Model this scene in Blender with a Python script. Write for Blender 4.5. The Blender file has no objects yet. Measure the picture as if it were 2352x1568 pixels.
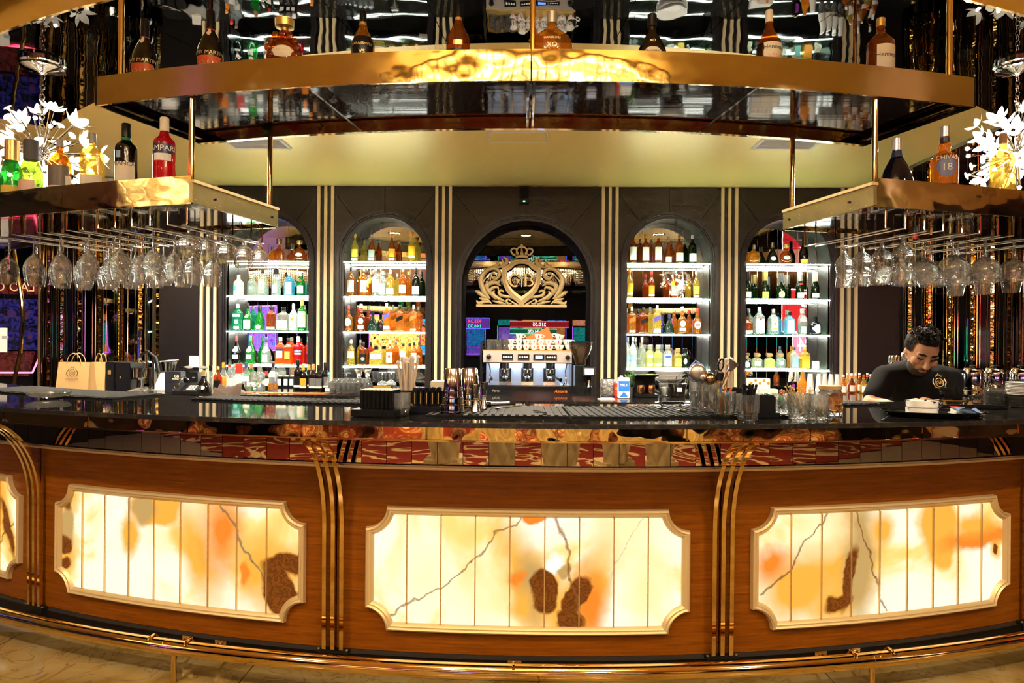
import bpy, bmesh, math, random
from mathutils import Vector, Matrix
sc = bpy.context.scene
COL = sc.collection
R_ = math.radians
random.seed(7)
# ------------------------------------------------------------------ camera
F = 1568.0
CAM = Vector((-0.02, 0.0, 1.39))
CAMROT = Matrix.Rotation(R_(1.0), 3, 'Z') @ Matrix.Rotation(R_(90), 3, 'X') @ Matrix.Rotation(R_(0.45), 3, 'Z')
cd = bpy.data.cameras.new('camera'); cam = bpy.data.objects.new('camera', cd); COL.objects.link(cam)
cd.sensor_width = 36.0; cd.lens = 36.0 * F / 2352.0; cd.clip_start = 0.02; cd.clip_end = 100
cam.matrix_world = Matrix.Translation(CAM) @ CAMROT.to_4x4()
sc.camera = cam
# ------------------------------------------------------------------ world, exposure, ray settings
sc.view_settings.view_transform = 'Standard'; sc.view_settings.look = 'None'
sc.view_settings.exposure = 1.0; sc.view_settings.gamma = 1.0; sc.view_settings.use_curve_mapping = False
w = bpy.data.worlds.new('world'); sc.world = w; w.use_nodes = True
w.node_tree.nodes['Background'].inputs[0].default_value = (0.9, 0.75, 0.55, 1)
w.node_tree.nodes['Background'].inputs[1].default_value = 0.02
cy = sc.cycles
cy.max_bounces = 7; cy.diffuse_bounces = 2; cy.glossy_bounces = 4; cy.transmission_bounces = 4
cy.use_light_tree = False; cy.use_adaptive_sampling = True; cy.adaptive_threshold = 0.05; cy.adaptive_min_samples = 12
cy.transparent_max_bounces = 40; cy.caustics_reflective = False; cy.caustics_refractive = False
cy.sample_clamp_indirect = 4.0; cy.sample_clamp_direct = 0.0; cy.use_denoising = True
try: cy.denoising_prefilter = 'FAST'
except Exception: pass
# fill lamps added to light bar and back wall; downlight fixtures follow further down
FILL_LAMPS = [(-2.7, 0.6), (2.7, 0.6), (-3.6, -1.5), (-1.2, -2.0), (1.2, -2.0), (3.6, -1.5)]
AISLE = [(-4.3, 6.2), (-2.2, 5.2), (0.0, 5.0), (2.2, 5.2), (4.3, 6.2)]
FILL_W, AISLE_FILL_W = 40.0, 95.0
WARM = (1.0, 0.80, 0.55)
def area_light(x, y, z, watts, size, col):
    l = bpy.data.lights.new('added_fill_lamp', 'AREA'); l.shape = 'DISK'; l.size = size; l.energy = watts; l.color = col
    l.spread = R_(150)
    o = bpy.data.objects.new('added_fill_lamp', l); o.location = (x, y, z); COL.objects.link(o); return o
for x, y in FILL_LAMPS: area_light(x, y, 3.165, FILL_W, 0.17, WARM)
for _k in range(8):                      # bulbs of the oval crystal chandelier
    _l = bpy.data.lights.new('chandelier_bulb', 'POINT'); _l.energy = 15.0; _l.color = (1.0, .78, .48); _l.shadow_soft_size = .05
    _o = bpy.data.objects.new('chandelier_bulb', _l); COL.objects.link(_o); _o.location = (.98*math.cos(_k*math.pi/4+.39), .55+.54*math.sin(_k*math.pi/4+.39), 2.93)
for x, y in AISLE: area_light(x, y, 3.165, AISLE_FILL_W, 0.13, (1.0, 0.86, 0.66))
# ------------------------------------------------------------------ pixel helpers (frame 2352 x 1568)
def ray(px, py): return CAMROT @ Vector(((px-1176)/F, (784-py)/F, -1.0))
def PY(px, py, Y):                       # the point on that sight line in the vertical plane y = Y
    d = ray(px, py); return CAM + d*(Y/d.y)
def PZ(px, py, z):                       # ... on the horizontal plane at height z
    d = ray(px, py); return CAM + d*((z-CAM.z)/d.z)
# ------------------------------------------------------------------ materials
MATS = {}
def mat(name, base=(.5,.5,.5), rough=.5, metal=0., spec=.5, emit=None, estr=0., ior=1.45, alpha=1., bump=None, coat=0., trans=0.):
    if name in MATS: return MATS[name]
    m = bpy.data.materials.new(name); m.use_nodes = True; nt = m.node_tree; b = nt.nodes['Principled BSDF']
    b.inputs['Base Color'].default_value = (*base, 1); b.inputs['Roughness'].default_value = rough
    b.inputs['Metallic'].default_value = metal; b.inputs['Specular IOR Level'].default_value = spec
    b.inputs['IOR'].default_value = ior; b.inputs['Coat Weight'].default_value = coat
    b.inputs['Transmission Weight'].default_value = trans
    if emit: b.inputs['Emission Color'].default_value = (*emit, 1); b.inputs['Emission Strength'].default_value = estr
    if bump:                              # (scale, strength, distance, stretch xyz)
        s, st, di, sv = bump
        tc = nt.nodes.new('ShaderNodeTexCoord'); mp = nt.nodes.new('ShaderNodeMapping'); n = nt.nodes.new('ShaderNodeTexNoise'); bp = nt.nodes.new('ShaderNodeBump')
        mp.inputs['Scale'].default_value = sv; n.inputs['Scale'].default_value = s; n.inputs['Detail'].default_value = 2.0
        bp.inputs['Strength'].default_value = st; bp.inputs['Distance'].default_value = di
        nt.links.new(tc.outputs['Object'], mp.inputs['Vector']); nt.links.new(mp.outputs[0], n.inputs['Vector'])
        nt.links.new(n.outputs['Fac'], bp.inputs['Height']); nt.links.new(bp.outputs[0], b.inputs['Normal'])
    MATS[name] = m; return m
class NT:                                 # short-hand for node building
    def __init__(s, m): s.t = m.node_tree; s.m = m
    def n(s, typ, **kw):
        x = s.t.nodes.new('ShaderNode'+typ)
        for k, v in kw.items():
            if k.startswith('i_'):
                k = k[2:]; x.inputs[int(k) if k.isdigit() else k].default_value = v
            else: setattr(x, k, v)
        return x
    def l(s, a, b): s.t.links.new(a, b)
    def math(s, op, a, b=None, clamp=False):
        x = s.t.nodes.new('ShaderNodeMath'); x.operation = op; x.use_clamp = clamp
        for i, v in enumerate((a, b)):
            if v is None: continue
            if isinstance(v, (int, float)): x.inputs[i].default_value = v
            else: s.l(v, x.inputs[i])
        return x.outputs[0]
    def mix(s, fac, a, b):
        x = s.t.nodes.new('ShaderNodeMix'); x.data_type = 'RGBA'
        for sock, v in ((x.inputs['Factor'], fac), (x.inputs[6], a), (x.inputs[7], b)):
            if isinstance(v, (int, float)): sock.default_value = v
            elif isinstance(v, tuple): sock.default_value = (*v, 1) if len(v) == 3 else v
            else: s.l(v, sock)
        return x.outputs[2]
    def ramp(s, fac, stops):
        x = s.t.nodes.new('ShaderNodeValToRGB'); e = x.color_ramp.elements
        while len(e) < len(stops): e.new(.5)
        for i, (p, c) in enumerate(stops): e[i].position = p; e[i].color = (*c, 1) if len(c) == 3 else c
        s.l(fac, x.inputs[0]); return x.outputs[0]
def glassy(name, tint=(1,1,1), body=None, bodyfac=0., edge=.6, rough=.02, gl=.9, refr=0.):
    """thin glass: tinted see-through, brighter gloss towards its edges; body = colour of liquid or frosting inside; in clear glass, white standing in for sparkle"""
    if name in MATS: return MATS[name]
    m = bpy.data.materials.new(name); m.use_nodes = True; N = NT(m); t = m.node_tree
    for x in list(t.nodes):
        if x.type == 'BSDF_PRINCIPLED': t.nodes.remove(x)
    out = [x for x in t.nodes if x.type == 'OUTPUT_MATERIAL'][0]
    tr = N.n('BsdfTransparent', i_0=(*tint, 1)); g = N.n('BsdfGlossy', i_0=(gl, gl, gl, 1)); g.inputs['Roughness'].default_value = rough
    lw = N.n('LayerWeight', i_0=.32)
    fac = N.math('ADD', N.math('MULTIPLY', N.math('POWER', lw.outputs['Facing'], 2.2), edge), .05)
    src = tr.outputs[0]
    if refr:
        rf = N.n('BsdfRefraction', i_0=(*tint, 1)); rf.inputs['IOR'].default_value = 1.3; rf.inputs['Roughness'].default_value = 0.; k = N.n('MixShader', i_0=refr); N.l(tr.outputs[0], k.inputs[1]); N.l(rf.outputs[0], k.inputs[2]); src = k.outputs[0]
    if body:
        d = N.n('BsdfDiffuse', i_0=(*body, 1)); tl = N.n('BsdfTranslucent', i_0=(*body, 1)); a = N.n('MixShader', i_0=.6)
        N.l(d.outputs[0], a.inputs[1]); N.l(tl.outputs[0], a.inputs[2])
        b = N.n('MixShader', i_0=bodyfac); N.l(src, b.inputs[1]); N.l(a.outputs[0], b.inputs[2]); src = b.outputs[0]
    mx = N.n('MixShader'); N.l(fac, mx.inputs[0]); N.l(src, mx.inputs[1]); N.l(g.outputs[0], mx.inputs[2])
    N.l(mx.outputs[0], out.inputs[0]); MATS[name] = m; return m
GOLD = mat('satin_gold', (.78,.56,.25), .38, .75)
GOLDT = mat('cream_gold_moulding', (.74,.55,.27), .42, .45)
STRIP = mat('champagne_gold_strip', (.92,.76,.46), .42, .08)
BRASS = mat('polished_brass', (.86,.60,.24), .07, 1.)
BRASSW = mat('wavy_brass_sheet', (.80,.55,.22), .05, 1., bump=(5., .35, .05, (1,1,1.6)))
BRASSX = mat('rippled_gold_mirror', (.90,.64,.26), .03, 1., bump=(4., .35, .05, (1,1,1)))
BRASSM = mat('gold_mirror_facet', (.82,.55,.2), .03, 1., bump=(4., .3, .04, (1,1,2.5)))
DMIR = mat('smoked_mirror', (.15,.15,.155), .02, 1.)
DMIRC = mat('black_mirror_ceiling', (.17,.175,.18), .015, 1., bump=(2.5, .06, .03, (1,1,1)))
DTILE = mat('bronze_mirror_tile', (.36,.29,.19), .01, 1.)
MIR = mat('niche_mirror', (.72,.72,.70), .01, 1.)
GBMIR = mat('dark_arch_mirror', (.16,.165,.17), .01, 1.)
STEEL = mat('polished_steel', (.78,.76,.73), .1, 1.)
STEELB = mat('brushed_steel', (.62,.61,.60), .27, 1.)
CHROME = mat('chrome', (.86,.86,.86), .04, 1.)
BLKW = mat('satin_black_panel', (.046,.039,.033), .36, .85, .5)
BLKM = mat('black_moulding', (.024,.021,.02), .28, 0., .6)
BLKG = mat('gloss_black', (.010,.010,.010), .06, 0., .6)
BLKR = mat('matt_black_rubber', (.006,.006,.006), .6, 0., .15)
BLKP = mat('black_plastic', (.006,.006,.0065), .34, 0., .3)
LEATH = mat('black_textured_lining', (.013,.012,.011), .40, 0., .4, bump=(90., .5, .004, (1,1,1)))
WHITE = mat('white_porcelain', (.86,.84,.80), .15, 0., .5)
WHITEP = mat('white_paper', (.80,.77,.71), .7)
CREAMP = mat('cream_paper', (.80,.70,.52), .7)
KRAFT = mat('kraft_paper', (.42,.26,.10), .75, bump=(25., .25, .01, (1,1,1)))
RED = mat('red', (.62,.03,.02), .4); ORANGE = mat('orange', (.85,.25,.02), .4); YELLOW = mat('yellow', (.85,.55,.08), .4)
GREEN = mat('green', (.02,.22,.06), .4); BLUE = mat('blue', (.03,.10,.5), .4); CYAN = mat('cyan', (.05,.45,.75), .4)
SKYB = mat('pale_blue', (.30,.45,.62), .5); GREY = mat('grey', (.35,.35,.35), .5); DGREY = mat('dark_grey', (.09,.09,.095), .6)
PINK = mat('pink_capsule', (.70,.42,.34), .4); SILV = mat('silver_foil', (.62,.60,.57), .3, .8); PURP = mat('purple', (.28,.06,.40), .4)
GFOIL = mat('gold_foil', (.80,.55,.18), .3, .8); BROWN = mat('brown_cork', (.36,.19,.08), .7); NAVY = mat('navy', (.02,.03,.10), .35)
TEAL = mat('teal_label', (.20,.50,.52), .5); PEACH = mat('peach_ceramic', (.80,.52,.38), .35)
SKIN = mat('skin', (.50,.25,.13), .5); HAIR = mat('dark_brown_hair', (.010,.006,.004), .75, 0., .2, bump=(60., .8, .02, (1,1,1)))
CLOTH = mat('black_cloth', (.0045,.004,.004), .9, 0., .15); TOWEL = mat('brown_towel', (.045,.027,.018), .9, bump=(50., .4, .01, (1,1,1)))
GTOW = mat('grey_towel', (.16,.155,.14), .9, bump=(60., .4, .01, (1,1,1)))
LED = mat('led_strip', (1,1,1), .5, emit=(.97,1.,.87), estr=42.)
BULB = mat('halogen_bulb', (1,1,1), .5, emit=(1.,.88,.68), estr=260.)
LENS = mat('added_downlight_lens', (1,1,1), .5, emit=(1.,.86,.62), estr=18.)
CRYS = glassy('crystal_petal', (1,.99,.96), (1,.97,.9), .55, .9, .05, 1.)
CLEAR = glassy('clear_glass', (.975,.98,.975), (.95,.95,.92), .035, 1.0, .015, 1., .60)  # faint white body stands in for the sparkle of lit glass
CLEAR2 = glassy('cut_crystal', (.96,.965,.95), (.95,.95,.90), .07, .95, .03, 1., .6)  # stronger white body, sparkle put into the crystal's colour
SHELFG = glassy('green_edge_glass', (.78,.95,.85), (.35,.95,.55), .010, .5, .03)
AMB = glassy('amber_spirit', (.95,.50,.10), (.80,.30,.03), .26, .5)
AMBD = glassy('deep_amber_cognac', (.75,.22,.03), (.42,.10,.01), .34, .5)
GLD = glassy('pale_gold_spirit', (.98,.80,.35), (.85,.58,.12), .30, .45)
CLR = glassy('clear_spirit', (.95,.97,.96), (.85,.9,.88), .14, .6)
FRST = glassy('frosted_white', (.9,.9,.9), (.78,.80,.80), .78, .3, .3)
GRN = glassy('green_bottle', (.12,.62,.18), (.03,.42,.08), .35, .5)
DGRN = glassy('dark_green_bottle', (.05,.14,.05), (.010,.035,.012), .75, .4)
LGRN = glassy('light_green_champagne', (.50,.70,.18), (.28,.42,.06), .35, .5)
TEALG = glassy('teal_green_gin', (.15,.75,.50), (.05,.50,.30), .35, .5)
BLUEG = glassy('pale_blue_gin', (.35,.75,.95), (.18,.52,.75), .35, .5)
REDG = glassy('red_aperitif', (.85,.05,.08), (.62,.02,.05), .5, .4)
ORG = glassy('orange_aperitif', (.95,.22,.03), (.78,.12,.01), .5, .4)
DRK = glassy('dark_bottle', (.03,.02,.015), (.012,.009,.008), .85, .4)
NAVG = glassy('dark_blue_flagon', (.02,.02,.05), (.008,.01,.03), .85, .45)
BKG = glassy('dark_teal_flagon', (.04,.12,.10), (.01,.05,.04), .8, .45)
TAN = glassy('yellow_tint_bottle', (.92,.88,.50), (.75,.70,.32), .4, .5)
def wood_mat():
    m = mat('red_brown_veneer', (.3,.1,.03), .36, 0., .22); N = NT(m); b = m.node_tree.nodes['Principled BSDF']
    uv = N.n('UVMap'); mp = N.n('Mapping'); mp.inputs['Scale'].default_value = (1.2, 26, 1); N.l(uv.outputs[0], mp.inputs[0])
    n1 = N.n('TexNoise'); n1.inputs['Scale'].default_value = 3.; n1.inputs['Detail'].default_value = 6.; n1.inputs['Roughness'].default_value = .7; N.l(mp.outputs[0], n1.inputs['Vector'])
    c = N.ramp(n1.outputs['Fac'], [(.25,(.13,.028,.0008)),(.5,(.26,.064,.0015)),(.75,(.37,.108,.004))])
    mp2 = N.n('Mapping'); mp2.inputs['Scale'].default_value = (3, 160, 1); N.l(uv.outputs[0], mp2.inputs[0])
    n2 = N.n('TexNoise'); n2.inputs['Scale'].default_value = 2.; n2.inputs['Detail'].default_value = 3.; N.l(mp2.outputs[0], n2.inputs['Vector'])
    c2 = N.mix(N.math('MULTIPLY', n2.outputs['Fac'], .45), c, (.06,.014,.001)); N.l(c2, b.inputs['Base Color'])
    b.inputs['Coat Weight'].default_value = .05; b.inputs['Coat Roughness'].default_value = .25
    return m
WOOD = wood_mat()
def marble(name, cols, scale, rough, vein):
    m = mat(name, cols[1], rough, 0., .5); N = NT(m); b = m.node_tree.nodes['Principled BSDF']
    tc = N.n('TexCoord'); n1 = N.n('TexNoise'); n1.inputs['Scale'].default_value = scale; n1.inputs['Detail'].default_value = 5.; n1.inputs['Distortion'].default_value = 1.6
    N.l(tc.outputs['Object'], n1.inputs['Vector'])
    c = N.ramp(n1.outputs['Fac'], [(.3, cols[0]), (.5, cols[1]), (.72, cols[2])])
    n2 = N.n('TexNoise'); n2.inputs['Scale'].default_value = scale*1.7; n2.inputs['Detail'].default_value = 7.; n2.inputs['Distortion'].default_value = 2.2; N.l(tc.outputs['Object'], n2.inputs['Vector'])
    v = N.math('SUBTRACT', 1., N.math('MULTIPLY', N.math('ABSOLUTE', N.math('SUBTRACT', n2.outputs['Fac'], .5)), 45.), True)
    N.l(N.mix(N.math('MULTIPLY', v, vein[1]), c, vein[0]), b.inputs['Base Color']); return m
FLOORM = marble('cream_marble', ((.20,.115,.025),(.30,.20,.065),(.38,.28,.13)), 2.2, .12, ((.14,.06,.012), .6))
CNTR = marble('black_granite', ((.006,.006,.006),(.010,.010,.010),(.014,.013,.012)), 6., .035, ((.10,.07,.04), .25))
CNTRE = marble('black_granite_edge', ((.006,.005,.004),(.009,.0075,.006),(.012,.01,.008)), 6., .35, ((.16,.11,.06), .3))
def carpet_mat():
    m = mat('red_cream_carpet', (.4,.05,.02), .9); N = NT(m); b = m.node_tree.nodes['Principled BSDF']
    tc = N.n('TexCoord'); n = N.n('TexNoise'); n.inputs['Scale'].default_value = .55; n.inputs['Distortion'].default_value = 3.5; n.inputs['Detail'].default_value = 2.
    N.l(tc.outputs['Object'], n.inputs['Vector'])
    N.l(N.ramp(n.outputs['Fac'], [(.42,(.20,.014,.006)),(.51,(.22,.016,.008)),(.525,(.62,.48,.26)),(.575,(.60,.45,.24)),(.59,(.16,.010,.005))]), b.inputs['Base Color']); return m
CARPET = carpet_mat()
CEILM = mat('beige_gold_wallpaper', (.76,.52,.17), .33, .25, .4, bump=(70., .35, .006, (1,.35,1)))
# ------------------------------------------------------------------ mesh helpers
class MB:
    def __init__(s): s.v = []; s.f = []; s.uv = None
    def add(s, vs, fs):
        o = len(s.v); s.v += [tuple(p) for p in vs]; s.f += [tuple(i+o for i in f) for f in fs]; return s
    def box(s, c, d, rz=0., M=None):
        x, y, z = d[0]/2, d[1]/2, d[2]/2
        vs = [Vector((a*x, b*y, e*z)) for e in (-1, 1) for a, b in ((-1,-1),(1,-1),(1,1),(-1,1))]
        m = Matrix.Rotation(rz, 3, 'Z')
        if M is not None: m = M
        return s.add([m @ p + Vector(c) for p in vs], [(3,2,1,0),(4,5,6,7),(0,1,5,4),(1,2,6,5),(2,3,7,6),(3,0,4,7)])
    def tube(s, pts, r, n=10, cap=True, closed=False):
        pts = [Vector(p) for p in pts]; k = len(pts); rr = r if isinstance(r, (list, tuple)) else [r]*k
        vs = []; up = None
        for i, p in enumerate(pts):
            a = pts[i-1] if i or closed else pts[i]; b = pts[(i+1) % k] if i < k-1 or closed else pts[i]
            t = (b-a).normalized() if (b-a).length > 1e-9 else Vector((0,0,1))
            if up is None: up = Vector((0,0,1)) if abs(t.z) < .9 else Vector((1,0,0))
            u = (up - t*up.dot(t)); u = u.normalized() if u.length > 1e-6 else t.orthogonal().normalized(); up = u; w_ = t.cross(u)
            vs += [p + (u*math.cos(2*math.pi*j/n) + w_*math.sin(2*math.pi*j/n))*rr[i] for j in range(n)]
        fs = []
        for i in range(k if closed else k-1):
            a, b = i*n, ((i+1) % k)*n
            fs += [(a+j, a+(j+1) % n, b+(j+1) % n, b+j) for j in range(n)]
        if cap and not closed: fs += [tuple(range(n-1, -1, -1)), tuple((k-1)*n+j for j in range(n))]
        return s.add(vs, fs)
    def lathe(s, prof, n=20, c=(0,0,0), sq=2., flat=1., cap=True, a0=None, a1=None, tw=0.):
        """prof: (r, z) pairs; sq: roundness of the section (2 = round, 5 = nearly square); flat: depth over width"""
        full = a0 is None; vs = []
        m = n if full else n+1
        for r, z in prof:
            for j in range(m):
                a = (2*math.pi*j/n + tw) if full else a0 + (a1-a0)*j/n
                ca, sa = math.cos(a), math.sin(a)
                k = (abs(ca)**sq + abs(sa)**sq)**(-1/sq)
                vs.append((c[0]+r*k*ca, c[1]+r*k*sa*flat, c[2]+z))
        fs = []
        for i in range(len(prof)-1):
            a, b = i*m, (i+1)*m
            fs += [(a+j, a+(j+1) % m, b+(j+1) % m, b+j) for j in range(n if full else m-1)]
        if full and cap:
            if prof[0][0] > 1e-4: fs.append(tuple(range(m-1, -1, -1)))
            if prof[-1][0] > 1e-4: fs.append(tuple((len(prof)-1)*m+j for j in range(m)))
        return s.add(vs, fs)
    def prism(s, poly, y0, y1):           # polygon in (x, z), from y0 to y1
        n = len(poly); vs = [(x, y0, z) for x, z in poly] + [(x, y1, z) for x, z in poly]
        ar = sum(poly[i][0]*poly[(i+1) % n][1]-poly[(i+1) % n][0]*poly[i][1] for i in range(n))
        f0, f1 = tuple(range(n)), tuple(range(2*n-1, n-1, -1))
        fs = [f0, f1] + [(i+n, (i+1) % n+n, (i+1) % n, i) for i in range(n)]
        if ar < 0: fs = [tuple(reversed(f)) for f in fs]
        return s.add(vs, fs)
    def ball(s, c, r, n=10, m=7, sc_=(1,1,1)):
        pr = [(math.sin(math.pi*i/m), -math.cos(math.pi*i/m)) for i in range(m+1)]
        b = MB().lathe([(max(p[0], 1e-5), p[1]) for p in pr], n, cap=False)
        return s.add([(c[0]+x*r*sc_[0], c[1]+y*r*sc_[1], c[2]+z*r*sc_[2]) for x, y, z in b.v], b.f)
    def xf(s, M): s.v = [tuple(M @ Vector(p)) for p in s.v]; return s
    def mesh(s, name, m, smooth=True, ang=.6):
        me = bpy.data.meshes.new(name); me.from_pydata(s.v, [], s.f)
        if s.uv:
            ul = me.uv_layers.new(name='UVMap')
            for lp in me.loops: ul.data[lp.index].uv = s.uv[lp.vertex_index]
        me.materials.append(m)
        if smooth:
            me.polygons.foreach_set('use_smooth', [True]*len(me.polygons))
            me.set_sharp_from_angle(angle=ang)
        return me
    def ob(s, name, m, parent=None, smooth=True, ang=.6, **kw): return obj(name, s.mesh(name, m, smooth, ang), parent, **kw)
def obj(name, me, parent=None, loc=None, rz=None, label=None, cat=None, group=None, kind=None):
    o = bpy.data.objects.new(name, me); COL.objects.link(o)
    if parent is not None: o.parent = parent
    if loc is not None: o.location = loc
    if rz is not None: o.rotation_euler = (0, 0, rz)
    if label: o['label'] = label
    if cat: o['category'] = cat
    if group: o['group'] = group
    if kind: o['kind'] = kind
    return o
def thing(name, label, cat, loc=(0,0,0), rz=0., group=None, kind=None):
    return obj(name, None, None, loc, rz, label, cat, group, kind)
def copy_tree(o, parent=None, loc=None, rz=None, label=None, group=None):
    c = o.copy(); COL.objects.link(c); c.parent = parent
    if loc is not None: c.location = loc
    if rz is not None: c.rotation_euler = (0, 0, rz)
    if label: c['label'] = label
    if group: c['group'] = group
    for ch in list(KIDS(o)): copy_tree(ch, c)
    return c
def KIDS(o): return [x for x in o.children]
def bend(prof, k=4):                      # smooth a lathe profile by corner cutting
    for _ in range(k):
        q = [prof[0]]
        for a, b in zip(prof, prof[1:]): q += [(a[0]*.75+b[0]*.25, a[1]*.75+b[1]*.25), (a[0]*.25+b[0]*.75, a[1]*.25+b[1]*.75)]
        prof = q + [prof[-1]]
    return prof
TXT = {}
def text_mb(txt, h, ext=.0005, shear=0.):
    key = (txt, shear)
    if key not in TXT:
        cu = bpy.data.curves.new('txt', 'FONT'); cu.body = txt; cu.size = 1.; cu.align_x = 'CENTER'; cu.resolution_u = 3; cu.shear = shear
        o = bpy.data.objects.new('txt', cu); me = o.to_mesh()
        TXT[key] = ([v.co.copy() for v in me.vertices], [tuple(p.vertices) for p in me.polygons])
        o.to_mesh_clear(); bpy.data.objects.remove(o); bpy.data.curves.remove(cu)
    v, f = TXT[key]
    m = MB(); n = len(v); s = h/.70
    m.add([(p.x*s, 0, p.y*s) for p in v], f)   # upright in the xz plane, facing -y
    return m
def wrap(m, r, z, a=0., off=.0012):           # lay an xz text on a cylinder of radius r, facing -y (turned by a)
    m.v = [((r+off)*math.sin(x/r + a), -(r+off)*math.cos(x/r + a), z+zz) for x, y, zz in m.v]; return m
def fwd(m, x, y, z): m.v = [(a+x, b+y, c+z) for a, b, c in m.v]; return m
# arcs about the bar's centre of curvature
YC = 8.85
def A(R, th, z): return Vector((R*math.sin(th), YC-R*math.cos(th), z))
def arcbox(R0, R1, z0, z1, t0, t1, n=8, mb=None):
    m = mb or MB(); o = len(m.v); vs = []
    for i in range(n+1):
        t = t0+(t1-t0)*i/n
        vs += [A(R0, t, z0), A(R1, t, z0), A(R1, t, z1), A(R0, t, z1)]
    fs = []
    for i in range(n):
        a, b = i*4, i*4+4
        fs += [(a, a+1, b+1, b), (a+1, a+2, b+2, b+1), (a+2, a+3, b+3, b+2), (a+3, a, b, b+3)]
    e = n*4
    fs += [(3, 2, 1, 0), (e, e+1, e+2, e+3)]
    m.add(vs, fs); return m
def on(px, py, z): return PZ(px, py, z)
# ------------------------------------------------------------------ THE SETTING
WY = 7.95; ZC = 3.19
def st(name, mb, m, parent=None, smooth=False): return mb.ob(name, m, parent, smooth, kind=None if parent else 'structure')
fl = st('floor', MB().box((0,1,-.03), (18,22,.06)), mat('floor_screed', (.25,.2,.14), .8))
i = 0
for a in range(-4, 5):                                  # large marble slabs in front of the bar
    for b in range(3):
        MB().box((a*1.2+.35-b*.45, 1.35+b*.0+ (b-1)*1.2, .008), (1.194, 1.194, .016)).ob('marble_slab', FLOORM, fl, False)
MB().box((0,-4.6,.006), (17.5,7.2,.012)).ob('carpet', CARPET, fl, False)
st('ceiling', MB().box((0,1,ZC+.05), (18,22,.1)), CEILM)
rg = thing('ceiling_ring', None, None, kind='structure'); rg.name = 'ceiling_ring'
for k in range(-9, 9):
    t0, t1 = R_(k*5+.02), R_((k+1)*5-.02)
    arcbox(5.17, 5.98, 3.0, ZC-.002, t0, t1, 4).ob('mirror_panel', DMIRC, rg, False)
arcbox(5.985, 6.0, 2.99, ZC-.002, R_(-45), R_(45), 60).ob('ring_edge_trim', BRASS, rg, False)
st('ceiling_side', MB().box((6.0,5.9,ZC-.02), (4.3,4.4,.03)), DMIRC)
st('wall_left', MB().box((-9.0,1,1.6), (.1,22,3.2)), BLKW)
st('wall_right', MB().box((9.0,1,1.6), (.1,22,3.2)), BLKW)
st('wall_rear', MB().box((0,-9.9,1.6), (18,.1,3.2)), BLKW)
st('wall_outer', MB().box((0,11.9,1.6), (18,.1,3.2)), BLKW)
# back wall of the bar: bays with arched openings, panels split along thin joints
wb = thing('wall_back', None, None, kind='structure')
BAYS = [(-3.033, .481, 2.83, -3.72, -2.345), (-1.656, .481, 2.83, -2.345, -.967), (0., .752, 2.80, -.967, .967), (1.656, .481, 2.83, .967, 2.345), (3.033, .481, 2.83, 2.345, 3.72)]
SH = .062; TH = .03
def arc_pts(cx, r, zs, a0, a1, n=14): return [(cx+r*math.cos(a0+(a1-a0)*i/n), zs+r*math.sin(a0+(a1-a0)*i/n)) for i in range(n+1)]
MO = .075                                              # width of the mouldings round each opening
g = .0025
for bi, (cx, r, zt, x0, x1) in enumerate(BAYS):
    ro = r+MO; zs = zt-r; xl, xr = x0+SH, x1-SH; zb = .0
    ad = R_(52)
    q = (cx-ro*math.cos(ad), zs+ro*math.sin(ad)); q2 = (cx+ro*math.cos(ad), q[1])
    # corner joints run from the arch up to the bay's upper corners
    sl = (xl, min(ZC, q[1] + (q[0]-xl)*1.35)); sr = (xr, sl[1])
    left = [(xl, zb), (cx-ro, zb), (cx-ro, zs)] + arc_pts(cx, ro, zs, math.pi, math.pi-ad)[1:] + [(sl[0], sl[1]-g)]
    topl = [(q[0]+g, q[1]+g)] + arc_pts(cx, ro, zs, math.pi-ad, math.pi/2)[1:-1] + [(cx-g, zs+ro), (cx-g, ZC), (xl, ZC), (xl, sl[1]+g)]
    def mir(p): return [(2*cx-x, z) for x, z in p]
    for p in (left, topl, mir(left), mir(topl)):
        b = MB().prism(p, WY, WY+TH); b.ob('wall_panel', BLKW, wb, False)
    MB().box((cx, WY+TH+.006, (2.0+ZC)/2), (xr-xl, .01, 0.001)).ob('joint_backing', BLKG, wb, False)
    # stepped arch mouldings
    for k, (ri, rw, y0, y1) in enumerate(((r, .030, WY+.012, WY+.06), (r+.030, .018, WY-.004, WY+.05), (r+.048, .027, WY-.022, WY+.04))):
        o_ = arc_pts(cx, ri+rw, zs, 0, math.pi, 40); n_ = arc_pts(cx, ri, zs, math.pi, 0, 40)
        MB().prism([(cx+ri, zb), (cx+ri+rw, zb)] + o_ + [(cx-ri-rw, zb), (cx-ri, zb)] + n_, y0, y1).ob('arch_moulding', BLKM, wb, True, ang=.5)
# plain wall beyond the outer strips and behind
MB().box((-4.06, WY+.1, ZC/2), (.56, .2, ZC)).ob('wall_panel', BLKW, wb, False)
MB().box((4.08, WY+.1, ZC/2), (.60, .2, ZC)).ob('wall_panel', BLKW, wb, False)
MB().box((0, WY+.55, ZC/2), (11.2, .1, ZC)).ob('wall_backing', BLKW, wb, False)
for x in (-3.72, -2.345, -.967, .967, 2.345, 3.72):    # groups of three gold strips between the bays
    MB().box((x, WY+.02, ZC/2), (2*SH, .04, ZC)).ob('strip_ground', BLKM, wb, False)
    for dx in (-.08, 0, .08):
        MB().box((x+dx, WY-.012, (.86+ZC)/2), (.034, .03, ZC-.86)).ob('gold_strip', STRIP, wb, False)
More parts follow.
